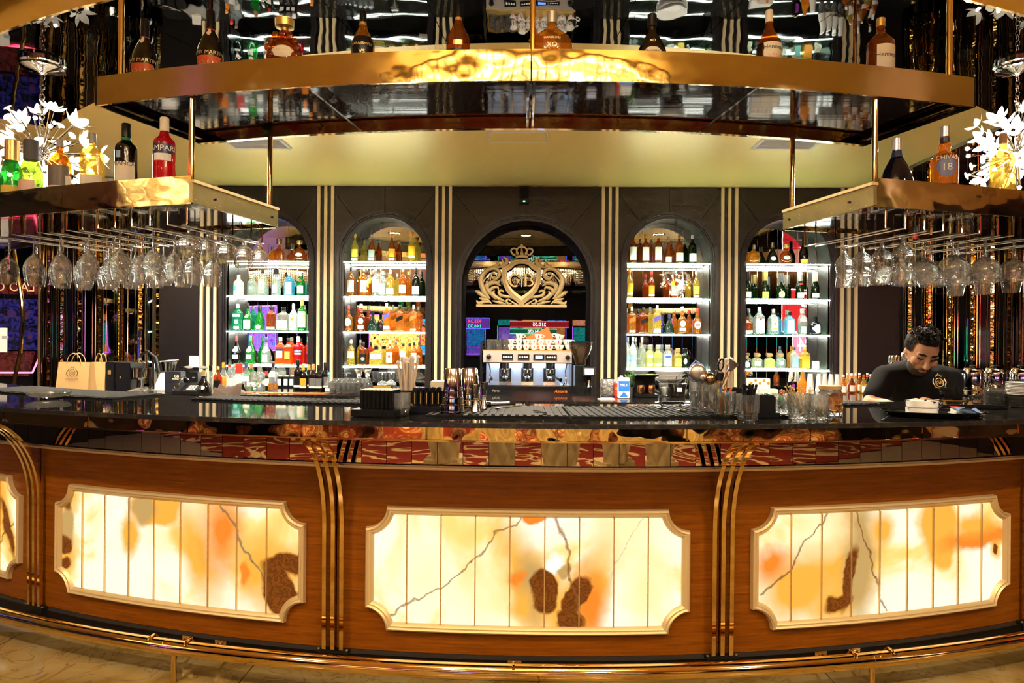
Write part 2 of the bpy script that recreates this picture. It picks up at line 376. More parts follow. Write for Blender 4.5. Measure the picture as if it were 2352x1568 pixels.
# niche linings, mirrors
NZB = .86; NDEP = .34
NICHES = []
for bi, (cx, r, zt, x0, x1) in enumerate(BAYS):
    zs = zt-r; ni = thing('wall_niche', None, None, kind='structure')
    pro = [(cx+r, NZB)] + arc_pts(cx, r, zs, 0, math.pi, 32) + [(cx-r, NZB)]
    vs = [(x, WY+.02, z) for x, z in pro] + [(x, WY+NDEP+.01, z) for x, z in pro]; n = len(pro)
    MB().add(vs, [(k, k+1, n+k+1, n+k) for k in range(n-1)]).ob('niche_lining', LEATH if bi != 2 else mat('matt_black_lining', (.008,.007,.007), .6, 0., .2), ni, True)
    ym = WY+NDEP
    if bi == 2:
        MB().prism(pro, ym, ym+.01).ob('dark_mirror', GBMIR, ni, False)
    else:
        w_ = .1203; k0 = int(round(2*r/w_))
        for k in range(k0):
            xa, xb = cx-r+k*w_+.002, cx-r+(k+1)*w_-.002
            tp = [(x, zs+math.sqrt(max(r*r-(x-cx)**2, 0))-.002) for x in [xb+(xa-xb)*j/4 for j in range(5)]]
            MB().prism([(xa, NZB), (xb, NZB)]+tp, ym, ym+.008).ob('mirror_strip', MIR, ni, False)
            if k: MB().box((cx-r+k*w_, ym-.002, (NZB+zs+math.sqrt(max(r*r-(k*w_-r)**2, 0)))/2), (.007, .006, zs+math.sqrt(max(r*r-(k*w_-r)**2, 0))-NZB-.01)).ob('bevel_joint', CHROME, ni, False)
    NICHES.append((cx, r, zs, ym))
# mirrored fluted columns at both ends of the wall, flat pier and gold post beyond them
for s in (-1, 1):
    co = thing('column_mirrored', None, None, kind='structure')
    cx, rr = s*5.0, .72; nf = 22
    MB().lathe([(rr-.03, 0), (rr-.03, ZC)], 32, (cx, WY+.25, 0)).ob('column_core', BLKG, co)
    for k in range(nf):
        a = math.pi + math.pi*(k+.5)/nf
        c = (cx+rr*math.cos(a), WY+.25+rr*math.sin(a), ZC/2)
        if k % 2: MB().prism([(-.026,0),(0,.02),(.026,0)], 0, 1).xf(Matrix.Translation((c[0], c[1], .02)) @ Matrix.Rotation(a-math.pi/2+math.pi, 4, 'Z') @ Matrix(((1,0,0,0),(0,0,-1,0),(0,ZC-.04,0,0),(0,0,0,1)))).ob('gold_facet', BRASSM, co, False)
        else: MB().box(c, (.128, .012, ZC-.02), a+math.pi/2).ob('mirror_facet', DMIR, co, False)
        for d in (-.066, .066):
            aa = a+d/rr
            MB().box((cx+(rr+.006)*math.cos(aa), WY+.25+(rr+.006)*math.sin(aa), ZC/2), (.008, .016, ZC-.02), aa+math.pi/2).ob('gold_bead', BRASS, co, False)
pi_ = thing('wall_pier', None, None, kind='structure')
MB().box((-5.615, 8.2, ZC/2), (.14, .44, ZC)).ob('pier_panel', BLKW, pi_, False)
MB().box((-5.715, 7.97, ZC/2), (.045, .045, ZC)).ob('gold_edge', STRIP, pi_, False)
MB().box((-5.755, 7.99, ZC/2), (.03, .03, ZC)).ob('gold_edge', GOLD, pi_, False)
MB().box((5.95, 8.2, ZC/2), (.4, .44, ZC)).ob('pier_panel', BLKW, pi_, False)
# air vents, access hatch, speaker and added fill downlights on the ceiling / wall
def vent(px, py, wpx, lab):
    c = PZ(px, py, ZC-.006); t = thing('ceiling_vent', lab, 'air vent', (c.x, c.y, ZC), 0., 'air vents behind the hanging shelf')
    w_, d = .52, .30
    for x, y, a, b in ((0, d/2, w_, .03), (0, -d/2, w_, .03), (w_/2, 0, .03, d), (-w_/2, 0, .03, d)): MB().box((x, y, -.006), (a, b, .012)).ob('frame', WHITE, t, False)
    for k in range(8): MB().box((0, -d/2+.03+k*.034, -.012), (w_-.03, .022, .004), M=Matrix.Rotation(.5, 3, 'X')).ob('slat', WHITE, t, False)
    MB().box((0, 0, -.002), (w_-.02, d-.02, .003)).ob('backing', GREY, t, False)
vent(590, 330, 140, 'white louvred ceiling vent beside the rod above the juicer')
vent(1808, 331, 155, 'white louvred ceiling vent on the bartender side of the bar')
c = PZ(1190, 316, ZC-.004)
h = thing('access_hatch', 'flush beige access hatch in ceiling above the coffee machine', 'hatch', (c.x, c.y, ZC))
MB().box((0,0,-.003), (.50,.30,.006)).ob('hatch_board', CEILM, h, False)
for x, y, a, b in ((0,.152,.515,.006),(0,-.152,.515,.006),(.255,0,.006,.31),(-.255,0,.006,.31)): MB().box((x,y,-.004), (a,b,.008)).ob('hatch_edge', WHITE, h, False)
p = PY(1204, 449, WY-.03)
sp = thing('wall_speaker', 'small black box speaker with green lights above the crest', 'speaker', (p.x, WY, p.z))
MB().box((0,-.035,0), (.115,.07,.19)).ob('speaker_case', BLKP, sp, False)
MB().box((0,-.072,.02), (.095,.006,.12)).ob('speaker_grille', BLKR, sp, False)
for dx in (-.008,.008): MB().box((dx,-.074,-.075), (.007,.004,.014)).ob('status_light', mat('green_led', (0,1,.3), .5, emit=(.1,1,.4), estr=3.), sp, False)
for j, (x, y) in enumerate(FILL_LAMPS+AISLE):  # invented fixtures round the added fill lamps
    d = thing('added_downlight', 'added round fill downlight in the beige ceiling', 'downlight', (x, y, ZC), 0., 'added fill downlights')
    MB().lathe([(.085,-.004),(.105,-.014),(.112,0)], 24, cap=False).ob('rim', BRASS, d)
    MB().lathe([(.0,-.001),(.086,-.001)], 24, cap=False).ob('lens', LENS, d)
# ------------------------------------------------------------------ BAR FRONT
RP = 6.10; HB = R_(7.42); GAP = .095/RP
SW = .1445; IZ0, IZ1 = .240, .690
BR = (.16,.038,.004); AM = (.85,.40,.05); OR = (.80,.22,.02); GY = (.50,.31,.10); VD = (.10,.04,.01); CRM = (1.,.95,.80)
def onyx(name, blobs, veins, seed, amber):
    m = bpy.data.materials.new(name); m.use_nodes = True; N = NT(m); b = m.node_tree.nodes['Principled BSDF']
    uv = N.n('UVMap'); nz = N.n('TexNoise'); nz.inputs['Scale'].default_value = 9.; nz.inputs['Detail'].default_value = 5.; N.l(uv.outputs[0], nz.inputs['Vector'])
    ofs = N.n('VectorMath', operation='SUBTRACT'); N.l(nz.outputs['Color'], ofs.inputs[0]); ofs.inputs[1].default_value = (.5,.5,.5)
    sc2 = N.n('VectorMath', operation='SCALE'); N.l(ofs.outputs[0], sc2.inputs[0]); sc2.inputs['Scale'].default_value = .09
    P = N.n('VectorMath', operation='ADD'); N.l(uv.outputs[0], P.inputs[0]); N.l(sc2.outputs[0], P.inputs[1])
    cl = N.n('TexNoise'); cl.inputs['Scale'].default_value = 2.6; cl.inputs['Detail'].default_value = 4.; cl.inputs['Distortion'].default_value = .9
    mp = N.n('Mapping'); mp.inputs['Location'].default_value = (seed, seed*1.7, 0); N.l(uv.outputs[0], mp.inputs[0]); N.l(mp.outputs[0], cl.inputs['Vector'])
    col = N.ramp(cl.outputs['Fac'], [(.30, (1.,.93,.72)), (.50, (1.,.90,.62)), (.62, (1.,.66,.20)), (.62+amber, (.80,.42,.07))])
    fine = N.n('TexNoise'); fine.inputs['Scale'].default_value = 30.; fine.inputs['Detail'].default_value = 4.; N.l(uv.outputs[0], fine.inputs['Vector'])
    halo = [(x, v, rx*1.35+.08, rz*1.3+.03, rot, .9, AM) for (x, v, rx, rz, rot, soft, c) in blobs if c is BR]
    for (x, v, rx, rz, rot, soft, c) in halo+blobs:
        mpp = N.n('Mapping', vector_type='TEXTURE'); N.l(P.outputs[0], mpp.inputs[0])
        mpp.inputs['Location'].default_value = ((x-4.5)*SW, IZ0+v*(IZ1-IZ0), 0); mpp.inputs['Rotation'].default_value = (0, 0, R_(rot)); mpp.inputs['Scale'].default_value = (rx*SW, rz*(IZ1-IZ0), 1)
        ln = N.n('VectorMath', operation='LENGTH'); N.l(mpp.outputs[0], ln.inputs[0])
        f = N.math('DIVIDE', N.math('SUBTRACT', 1.+soft*.5, ln.outputs['Value']), soft, True)
        if c[0] < .5: cc = N.mix(N.math('MULTIPLY', N.math('ADD', N.math('SINE', N.math('ADD', N.math('MULTIPLY', ln.outputs['Value'], 13.), N.math('MULTIPLY', fine.outputs['Fac'], 30.))), 1.), .5), tuple(k*.72 for k in c), tuple(min(1, k*1.3) for k in c))
        else: cc = c
        col = N.mix(f, col, cc)
    for pts, wd, c in veins:
        for (a, b_) in zip(pts, pts[1:]):
            ax, az = (a[0]-4.5)*SW, IZ0+a[1]*(IZ1-IZ0); bx, bz = (b_[0]-4.5)*SW, IZ0+b_[1]*(IZ1-IZ0)
            L = math.hypot(bx-ax, bz-az)
            mpp = N.n('Mapping', vector_type='TEXTURE'); N.l(P.outputs[0], mpp.inputs[0])
            mpp.inputs['Location'].default_value = ((ax+bx)/2, (az+bz)/2, 0); mpp.inputs['Rotation'].default_value = (0, 0, math.atan2(bz-az, bx-ax))
            sx = N.n('SeparateXYZ'); N.l(mpp.outputs[0], sx.inputs[0])
            fy = N.math('SUBTRACT', 1., N.math('DIVIDE', N.math('ABSOLUTE', sx.outputs[1]), wd), True)
            fx = N.math('LESS_THAN', N.math('ABSOLUTE', sx.outputs[0]), L/2+.004)
            col = N.mix(N.math('MULTIPLY', N.math('MULTIPLY', N.math('POWER', fy, .6), fx), .85), col, c)
    b.inputs['Base Color'].default_value = (.012,.008,.004,1); b.inputs['Specular IOR Level'].default_value = .15; b.inputs['Roughness'].default_value = .15
    N.l(col, b.inputs['Emission Color']); b.inputs['Emission Strength'].default_value = ONYX_E
    return m
ONYX_E = .62
ON = {
 -2: onyx('backlit_onyx_end', [(7.9,.8,.5,.2,0,.6,AM),(8.4,.5,.2,.35,20,.5,BR)], [([(7.5,.05),(8.2,.4),(8.8,.55)],.006,VD)], 3.1, .10),
 -1: onyx('backlit_onyx_amber', [(5.6,.5,.55,.45,25,1.2,AM),(6.5,.75,.6,.35,0,1.4,OR),(4.0,.93,1.02,.20,0,.25,AM),(3.5,.90,.5,.16,0,.5,GY),(3.0,.62,.35,.2,0,.8,AM),(.25,.62,.3,.22,0,.5,GY),(.2,.9,.3,.12,0,.4,BR),(.15,.44,.33,.09,0,.3,BR),(.1,.25,.3,.06,30,.4,BR),(7.6,.40,.5,.3,-20,1.2,AM),(8.8,.48,1.0,.10,4,.3,BR),(8.55,.14,.50,.36,32,.2,BR),(7.3,.35,.15,.1,0,.5,OR)],
     [([(6.45,1.0),(7.0,.72),(7.55,.48),(7.9,.33)],.007,(.12,.10,.07))], 7.3, .16),
 0: onyx('backlit_onyx_pale', [(4.35,.45,.45,.5,20,1.3,AM),(4.6,.35,.4,.3,0,1.0,GY),(6.55,.45,.45,.75,-18,1.2,AM),(6.3,.2,.4,.3,0,1.2,OR),(7.9,.35,.5,.25,0,1.4,(1.,.78,.36)),(1.6,.45,.7,.3,20,1.5,(1.,.84,.48)),(3.2,.3,.6,.25,0,1.5,(1.,.80,.42)),(7.4,.88,.9,.3,30,1.4,(1.,.80,.42)),(5.3,.58,.28,.09,0,.7,CRM),(5.02,.34,.40,.20,8,.18,BR),(5.85,.25,.26,.26,-25,.2,BR),(5.75,.10,.4,.08,-40,.3,BR),(4.72,.98,.36,.07,0,.3,OR),(4.25,.42,.22,.07,30,.9,OR),(4.35,.20,.28,.14,0,1.,AM),(5.6,.52,.22,.05,25,.5,GY)],
     [([(.35,.08),(1.0,.20),(2.0,.33),(2.9,.58)],.0055,(.20,.09,.02)),([(2.9,.58),(3.4,.78),(4.35,1.0)],.005,(.20,.09,.02)),([(5.25,1.0),(5.6,.78),(5.78,.45),(6.15,.0)],.008,(.22,.07,.012)),([(6.9,.4),(7.4,.75),(7.9,1.0)],.002,(.5,.35,.2))], 1.4, .22),
 1: onyx('backlit_onyx_veined', [(1.3,.33,1.25,.30,8,.9,AM),(2.6,.55,1.1,.4,0,1.2,AM),(3.3,.55,.55,.6,0,.8,GY),(4.1,.80,.35,.18,0,1.0,AM),(.4,.55,.5,.12,30,1.2,OR),(1.9,.80,.8,.18,0,1.3,(1.,.82,.45)),(6.2,.86,.75,.33,0,.4,AM),(6.4,.62,.55,.22,0,.3,AM),(8.1,.66,1.6,.11,4,.7,OR),(7.7,.78,1.0,.1,0,1.,AM),(2.95,.38,.20,.30,-12,.3,BR),(2.6,.16,.5,.06,20,.4,BR),(8.65,.50,.10,.055,0,.25,BR)],
     [([(0,.28),(1.0,.50),(1.7,.82),(2.4,1.0)],.006,VD),([(3.15,1.0),(3.6,.62),(3.85,.38),(4.25,.0)],.006,(.16,.05,.01))], 5.2, .18),
 2: onyx('backlit_onyx_far', [(1.5,.4,.8,.3,0,1.,AM)], [], 9.9, .2),
}
def uvbox(m, tc): m.uv = [((math.atan2(x, YC-y)-tc)*math.hypot(x, YC-y), z) for x, y, z in m.v]; return m
BLAB = {-2: 'curved veneer bar front section at the paper bag end with backlit onyx', -1: 'curved bar front section with amber streaked backlit onyx below the black phone',
        0: 'central curved bar front section with pale backlit onyx below the steel shakers', 1: 'curved bar front section with veined backlit onyx below the bartender', 2: 'curved bar front section at the far bartender end'}
OW, OZ0, OZ1, RN = 1.32, .213, .717, .088               # outer size of the moulded frame
def outline(d, n=9):
    hw = OW/2-d; z0, z1 = OZ0+d, OZ1-d; r = RN+d; e = math.sqrt(max(r*r-d*d, 0)); pts = []
    for sx, sz, flip in ((-1,-1,0),(1,-1,1),(1,1,0),(-1,1,1)):
        cx, cz = sx*OW/2, (OZ0 if sz < 0 else OZ1)
        a_ = math.asin(min(1, d/r)); seq = []
        for k in range(n+1):
            a = a_+(math.pi/2-2*a_)*k/n
            seq.append((cx-sx*r*math.cos(a), cz-sz*r*math.sin(a)))
        if flip == 0 and sx < 0: seq = seq[::-1]
        if flip == 0 and sx > 0: seq = seq[::-1]
        pts += seq
    out = []; m_ = n+1                      # follow the curved wall along the long edges
    for c_ in range(4):
        out += pts[c_*m_:(c_+1)*m_]
        if c_ in (0, 2):
            a, b = pts[(c_+1)*m_-1], pts[((c_+1) % 4)*m_]
            out += [(a[0]+(b[0]-a[0])*k/24, a[1]+(b[1]-a[1])*k/24) for k in range(1, 24)]
    return out
for bi in range(-2, 3):
    tc = bi*2*HB; t0, t1 = tc-HB+GAP/2*0, tc+HB
    u = thing('bar_section', BLAB[bi], 'bar front', A(RP, tc, 0), 0., 'bar front sections'); base = u.location.copy(); u.location = (0,0,0)
    m = arcbox(RP-.03, RP, .125, .868, t0+.0008, t1-.0008, 16); uvbox(m, tc); m.ob('veneer_panel', WOOD, u, False)
    arcbox(RP-.06, RP-.012, .016, .124, t0+.0005, t1-.0005, 16).ob('plinth', BLKP, u, False)
    arcbox(RP-.012, RP+.006, .108, .124, t0+.0005, t1-.0005, 16).ob('plinth_ledge', BLKM, u, False)
    for a, b, z0, z1 in ((RP-.02, RP+.012, .868, .886), (RP-.02, RP+.022, .873, .880)): arcbox(a, b, z0, z1, t0, t1, 16).ob('top_trim', GOLDT, u, False)
    arcbox(RP-.20, RP-.02, .90, 1.075, t0, t1, 12).ob('carcase', BLKP, u, False)
    nt_ = 15
    for k in range(nt_):                                 # bronze mirror tiles below the counter edge
        a, b = t0+(t1-t0)*k/nt_, t0+(t1-t0)*(k+1)/nt_
        mid = (a+b)/2; c = A(RP-.008, mid, .977); tl = random.uniform(-.006, .006)
        MB().box((0,0,0), ((b-a)*RP-.002, .008, .178)).xf(Matrix.Translation(c) @ Matrix.Rotation(mid+tl, 4, 'Z') @ Matrix.Rotation(random.uniform(-.004,.004), 4, 'X')).ob('mirror_tile', DTILE, u, False)
    # moulded frame
    prof = [(0., .0), (.003, .020), (.010, .026), (.016, .020), (.022, .020), (.030, .013), (.036, .002)]
    rings = [outline(d) for d, h in prof]; vs = []; n = len(rings[0])
    for (d, h), rg_ in zip(prof, rings): vs += [A(RP+h, tc+s/RP, z) for s, z in rg_]
    fs = [(i_*n+j, i_*n+(j+1) % n, (i_+1)*n+(j+1) % n, (i_+1)*n+j) for i_ in range(len(prof)-1) for j in range(n)]
    MB().add(vs, fs).ob('panel_frame', GOLDT, u, True, ang=.5)
    d = .034; hw = OW/2-d; rr = RN+d
    def zlim(s):
        ds = OW/2-abs(s)
        k = math.sqrt(max(rr*rr-ds*ds, 0)) if ds < rr else 0
        return OZ0+max(d, k), OZ1-max(d, k)
    sw = 2*hw/9
    for k in range(9):
        s0, s1 = -hw+k*sw+.0022, -hw+(k+1)*sw-.0022; ns = 10; vs = []; uv = []
        for j in range(ns+1):
            s = s0+(s1-s0)*j/ns; a, b = zlim(s)
            for Rr, z in ((RP+.001, a), (RP+.007, a), (RP+.007, b), (RP+.001, b)):
                vs.append(A(Rr, tc+s/RP, z)); uv.append((s*SW/sw, z))
        fs = []
        for j in range(ns): fs += [(j*4+q_, j*4+(q_+1) % 4, j*4+4+(q_+1) % 4, j*4+4+q_) for q_ in range(4)]
        fs += [(3,2,1,0), (ns*4, ns*4+1, ns*4+2, ns*4+3)]
        mm = MB().add(vs, fs); mm.uv = uv; mm.ob('onyx_slat', ON[bi], u, False)
        if k:
            s = -hw+k*sw; a, b = zlim(s)
            m2 = MB(); c = A(RP+.008, tc+s/RP, (a+b)/2); m2.box(c, (.0048, .012, b-a), tc+s/RP).ob('slat_divider', GOLD, u, False)
# gold bracket ribs between the sections
RIBL = {-2: 'three curved brass ribs rising to the counter at the paper bag end', -1: 'three curved brass ribs beside the pale central onyx panel, phone side', 0: 'three curved brass ribs beside the pale central onyx panel, bartender side', 1: 'three curved brass ribs at the far bartender end of the bar'}
for k in range(-2, 2):
    tb = (2*k+1)*HB
    g_ = thing('rib_bracket', RIBL[k], 'bracket', (0,0,0), 0., 'brass ribs between the bar front sections')
    path = [(6.405, 1.032)]
    for j in range(15):
        a = math.pi/2*j/14; path.append((6.122+.28*(1-math.sin(a))**1.0, 1.030-.40*(1-math.cos(a))))
    path += [(6.122, .55), (6.120, .30), (6.118, .128)]
    for d in (-.037, 0, .037):
        vs = []
        for i_, (Rr, z) in enumerate(path):
            q = path[min(i_+1, len(path)-1)]; p0 = path[max(i_-1, 0)]
            tR, tz = q[0]-p0[0], q[1]-p0[1]; L = math.hypot(tR, tz); nR, nz_ = -tz/L, tR/L
            if nR < 0: nR, nz_ = -nR, -nz_
            for ww, hh in ((-.0085, 0), (-.0085, .012), (.0085, .012), (.0085, 0)):
                vs.append(A(Rr+nR*hh, tb+(d+ww)/RP, z+nz_*hh))
        n = len(path); fs = [(i_*4+q_, i_*4+(q_+1) % 4, i_*4+4+(q_+1) % 4, i_*4+4+q_) for i_ in range(n-1) for q_ in range(4)] + [(0,1,2,3), (n*4-1, n*4-2, n*4-3, n*4-4)]
        MB().add(vs, fs).ob('rib', BRASS, g_, True, ang=.7)
    c = A(6.118, tb, .120); MB().box(c, (.135, .03, .012), tb).ob('foot_plate', BLKP, g_, False)
    for d in (-.06, .06): MB().lathe([(.006,0),(.006,.004),(.002,.006)], 8, A(6.125, tb+d/RP, .126)).ob('screw', CHROME, g_)
# counter
ct = thing('bar_counter', 'long curved polished black granite bar top', 'counter')
TA, TB = R_(-38), R_(38)
vs = []; fs = []
arcbox(5.66, 6.43, 1.083, 1.10, TA, TB, 90).ob('granite_slab', CNTR, ct, False)
arcbox(6.4305, 6.433, 1.0815, 1.0995, TA, TB, 90).ob('granite_edge', CNTRE, ct, False)
for k in range(-8, 8):
    arcbox(6.385, 6.405, 1.034, 1.0825, R_(k*4.2+.9)+.0006, R_((k+1)*4.2+.9)-.0006, 8).ob('gold_apron_panel', BRASSX, ct, False)
arcbox(6.383, 6.409, 1.028, 1.034, TA, TB, 90).ob('apron_bead', BRASS, ct, False)
arcbox(5.70, 5.74, .0, 1.083, TA, TB, 60).ob('inner_panel', BLKP, ct, False)
# foot rail
fr = thing('foot_rail', 'polished brass foot rail curving along the bar base', 'foot rail')
RR, RZ = 6.30, .156
MB().tube([A(RR, R_(-40+80*i_/120), RZ) for i_ in range(121)], .030, 16).ob('rail_tube', BRASS, fr)
for a in (-13.9, -12.35, -.45, 11.65, 13.15, -27, 27):
    t = R_(a); c = A(6.092, t, .075)
    MB().box(A(6.095, t, .092), (.055, .008, .036), t).ob('wall_plate', BRASS, fr, False)
    for d in (-.019, .019): MB().lathe([(.004,0),(.004,.003)], 8).xf(Matrix.Translation(A(6.0985, t+d/RP, .092)) @ Matrix.Rotation(t, 4, 'Z') @ Matrix.Rotation(R_(90), 4, 'X')).ob('screw', CHROME, fr)
    pts = [A(6.09, t, .092), A(6.16, t, .098)] + [A(RR+.035*math.cos(q), t, RZ+.035*math.sin(q)) for q in [math.pi*1.05-.2*k for k in range(14)]]
    MB().tube(pts, .005, 8).ob('hook', BRASS, fr)
for a in (-13.1, -13.35, 12.4, 12.65): MB().tube([A(RR, R_(a)-.0012, RZ), A(RR, R_(a)+.0012, RZ)], .0312, 16).ob('joint_collar', BRASS, fr)
for a in (-12.95, 12.4, -26, 26): MB().tube([A(RR, R_(a), .016), A(RR, R_(a), RZ-.028)], .011, 12).ob('post', BRASS, fr)
# ------------------------------------------------------------------ HANGING SHELVES ABOVE THE BAR
RF, RB = 6.25, 5.64
CZ0, CZ1 = 2.383, 2.504
cp = thing('hanging_shelf', 'long curved brass hanging shelf carrying nine cognac bottles', 'hanging shelf')
TE = R_(17.25)
UND = mat('dark_gloss_underside', (.018,.008,.003), .05, 0., .45, bump=(3., .03, .02, (.3,3,1)))
FASC = mat('hammered_brass_fascia', (.68,.54,.27), .05, 1., bump=(4., .16, .03, (1,1,1.5)))
arcbox(RF-.012, RF, CZ0, CZ1, -TE, -.0004, 40).ob('brass_fascia', FASC, cp, True)
arcbox(RF-.012, RF, CZ0, CZ1, .0004, TE, 40).ob('brass_fascia', FASC, cp, True)
arcbox(RB, RB+.012, CZ0, CZ0+.055, -TE, TE, 60).ob('rear_fascia', BRASS, cp, True)
for s in (-1, 1):
    m = MB(); a, b = A(RB, s*TE, 0), A(RF, s*TE, 0)
    m.box(((a.x+b.x)/2, (a.y+b.y)/2, (CZ0+CZ1)/2), (.012, RF-RB, CZ1-CZ0), s*TE).ob('end_board', BLKG, cp, False)
    for Rr in (RB+.10, RF-.10): m = MB().box(A(Rr*.5+RB*.25+RF*.25, s*(TE-.006), CZ0+.012), (.03, .30, .004), s*TE).ob('edge_angle', BRASS, cp, False)
div = [-TE, R_(-8.15), 0, R_(8.15), TE]
for k in range(4): arcbox(RB+.013, RF-.013, CZ0+.035, CZ0+.05, div[k]+.0006, div[k+1]-.0006, 12).ob('underside_panel', UND, cp, False)
arcbox(RB+.013, RF-.013, 2.462, 2.475, -TE, TE, 40).ob('top_deck', BLKG, cp, False)
for t in div[1:-1]:
    for d in ((-.012, .012) if t == 0 else (0,)):
        c = A((RB+RF)/2, t+d/6., CZ0+.02); MB().box(c, (.010, RF-RB-.03, .03), t).ob('cross_bar', CHROME, cp, False)
arcbox(RB+.012, RB+.028, CZ0, CZ0+.006, -TE, TE, 40).ob('rear_angle', BRASS, cp, False)
for t in (R_(-16.6), R_(.05), R_(16.6)):
    MB().tube([A(RF-.06, t, CZ0+.05), A(RF-.06, t, 3.0)], .0125, 12).ob('ceiling_rod', BRASS, cp)
    MB().lathe([(.028,0),(.028,-.012),(.014,-.02)], 14, A(RF-.06, t, 3.0)).ob('rod_cup', BRASS, cp)
for t in (R_(-16.3), R_(16.3)): MB().tube([A(RB+.05, t, CZ0+.05), A(RB+.05, t, 3.0)], .0085, 10).ob('ceiling_rod', BRASS, cp)
LZ0, LZ1 = 1.940, 2.055
LS = R_(12.75)
GLZ = 1.868
GL_SLOT = {-1: [13.6, 15.3, 17.0, 18.7, 20.4, 22.1, 23.8], 1: [13.9, 15.65, 17.45, 19.25, 21.0, 22.8]}
for s, lab in ((-1, 'brass fronted hanging glass rack over the counter at the paper bag end'), (1, 'brass fronted hanging glass rack over the counter above the bartender')):
    lw = thing('glass_rack_shelf', lab, 'hanging shelf', group='side shelves with hanging stemware')
    t0, t1 = s*LS, s*R_(36)
    arcbox(RF-.012, RF, LZ0, LZ1, min(t0, t1), max(t0, t1), 40).ob('brass_fascia', FASC, lw, True)
    arcbox(RB, RB+.012, LZ0, LZ1-.03, min(t0, t1), max(t0, t1), 40).ob('rear_fascia', BRASS, lw, True)
    arcbox(RB+.013, RF-.013, LZ0+.012, LZ0+.03, min(t0, t1)+.001, max(t0, t1)-.001, 40).ob('underside_panel', UND, lw, False)
    arcbox(RB+.013, RF-.013, 2.018, 2.03, min(t0, t1)+.002, max(t0, t1)-.001, 40).ob('top_deck', BLKG, lw, False)
    c = A((RF+RB)/2, t0, (LZ0+LZ1)/2-.012)
    MB().box(c, (.016, RF-RB, LZ1-LZ0-.035), t0).ob('end_board', mat('brass_end_board', (.52,.42,.20), .22, .9, bump=(4., .2, .02, (1,1,1))), lw, False)
    MB().box((c.x, c.y, LZ1-.022), (.03, RF-RB, .012), t0).ob('end_capping', GOLDT, lw, False)
    for Rr in (RF-.14, RB+.05): MB().lathe([(.005,0),(.005,.004)], 8).xf(Matrix.Translation(A(Rr, t0-s*.0016, LZ0+.045)) @ Matrix.Rotation(t0, 4, 'Z') @ Matrix.Rotation(R_(-s*90), 4, 'Y')).ob('screw_hole', BLKP, lw)
    for Rr, zz in ((RF-.03, CZ0), (RB+.03, CZ0)): MB().tube([A(Rr, s*R_(12.95), LZ0+.03), A(Rr, s*R_(12.95), zz)], .012, 12).ob('hanging_rod', BRASS, lw)
    for a in GL_SLOT[s]:
        ta = s*R_(a)
        for d in (-.024, .024):
            tt = ta+d/6.0; e = (d/abs(d))*.022/6.0
            p = [A(RF-.03, tt+e, LZ0+.012), A(RF-.03, tt+e, GLZ-.004), A(RF-.035, tt, GLZ-.006)] + [A(RF-.05-(RF-RB-.10)*k/5, tt, GLZ-.006) for k in range(6)] + [A(RB+.04, tt+e*.4, GLZ-.006), A(RB+.04, tt+e*.4, LZ0+.012)]
            MB().tube(p[:2], .0042, 8).ob('hanger_drop', BRASS, lw); MB().tube(p[1:-1], .0032, 8).ob('hanger_rail', STEELB, lw); MB().tube(p[-2:], .0036, 8).ob('hanger_drop', BRASS, lw)
# stemware
def glass_mesh(kind):
    if kind == 'wine': p = [(.036,0),(.036,.002),(.012,.006),(.0048,.014),(.0040,.05),(.0046,.082),(.012,.092),(.032,.115),(.043,.145),(.0445,.165),(.040,.195),(.0345,.225)]
    elif kind == 'balloon': p = [(.036,0),(.036,.002),(.014,.006),(.006,.014),(.006,.026),(.018,.034),(.042,.052),(.0515,.076),(.049,.10),(.0385,.135)]
    elif kind == 'hurricane': p = [(.041,0),(.041,.003),(.016,.008),(.0085,.018),(.009,.036),(.026,.052),(.043,.075),(.045,.092),(.039,.125),(.0375,.15),(.044,.19),(.046,.202)]
    elif kind == 'coupe': p = [(.042,0),(.042,.002),(.012,.006),(.0052,.014),(.0045,.06),(.006,.085),(.030,.096),(.052,.115),(.062,.145),(.060,.168),(.058,.185)]
    elif kind == 'tulip': p = [(.030,0),(.030,.003),(.008,.008),(.006,.03),(.012,.045),(.030,.065),(.036,.09),(.030,.12),(.024,.15)]
    q = p[:3]+bend(p[2:], 2)[1:]
    return q
GM = {}
for k in ('wine', 'balloon', 'hurricane', 'coupe'):
    q = glass_mesh(k); fo = [(r, -z) for r, z in q]
    i1 = next(i_ for i_, (r, z) in enumerate(q) if z > .03 and r > (.02 if k != 'balloon' else .02))
    GM[k] = (MB().lathe([(.012,-.007),(.034,-.0035),(.036,-.002),(.0355,-.0005),(.010,-.001)] if k != 'coupe' and k != 'hurricane' else [(.012,-.007),(.040,-.0035),(.042,-.002),(.0415,-.0005),(.010,-.001)], 22, cap=True).mesh('foot', CLEAR2), MB().lathe(fo[2:i1][::-1], 12, cap=False).mesh('stem', CLEAR), MB().lathe(fo[i1-1:][::-1], 24, cap=False).mesh('bowl', CLEAR))
ORD = ['first', 'second', 'third', 'fourth', 'fifth', 'sixth', 'seventh', 'eighth', 'ninth', 'tenth', 'eleventh', 'twelfth']
def hang(kind, s, slot, k, R0=6.15, step=.122):
    a = s*R_(GL_SLOT[s][slot]); p = A(R0-k*step, a, GLZ+.0)
    nm = {'wine': 'upturned wine glass', 'balloon': 'upturned short brandy glass', 'hurricane': 'upturned hurricane glass', 'coupe': 'upturned wide margarita glass'}[kind]
    side = 'bag-end rack' if s < 0 else 'bartender rack'
    t = thing('stem_glass', f'{nm}, {ORD[k]} deep in the {ORD[slot]} row from the emblem, {side}', 'glass', p, 0., 'stemware on the bag-end rack' if s < 0 else 'stemware above the bartender')
    t.rotation_euler = (random.uniform(-.04,.04), random.uniform(-.04,.04), 0)
    for n, me in zip(('foot', 'stem', 'bowl'), GM[kind]): obj(n, me, t)
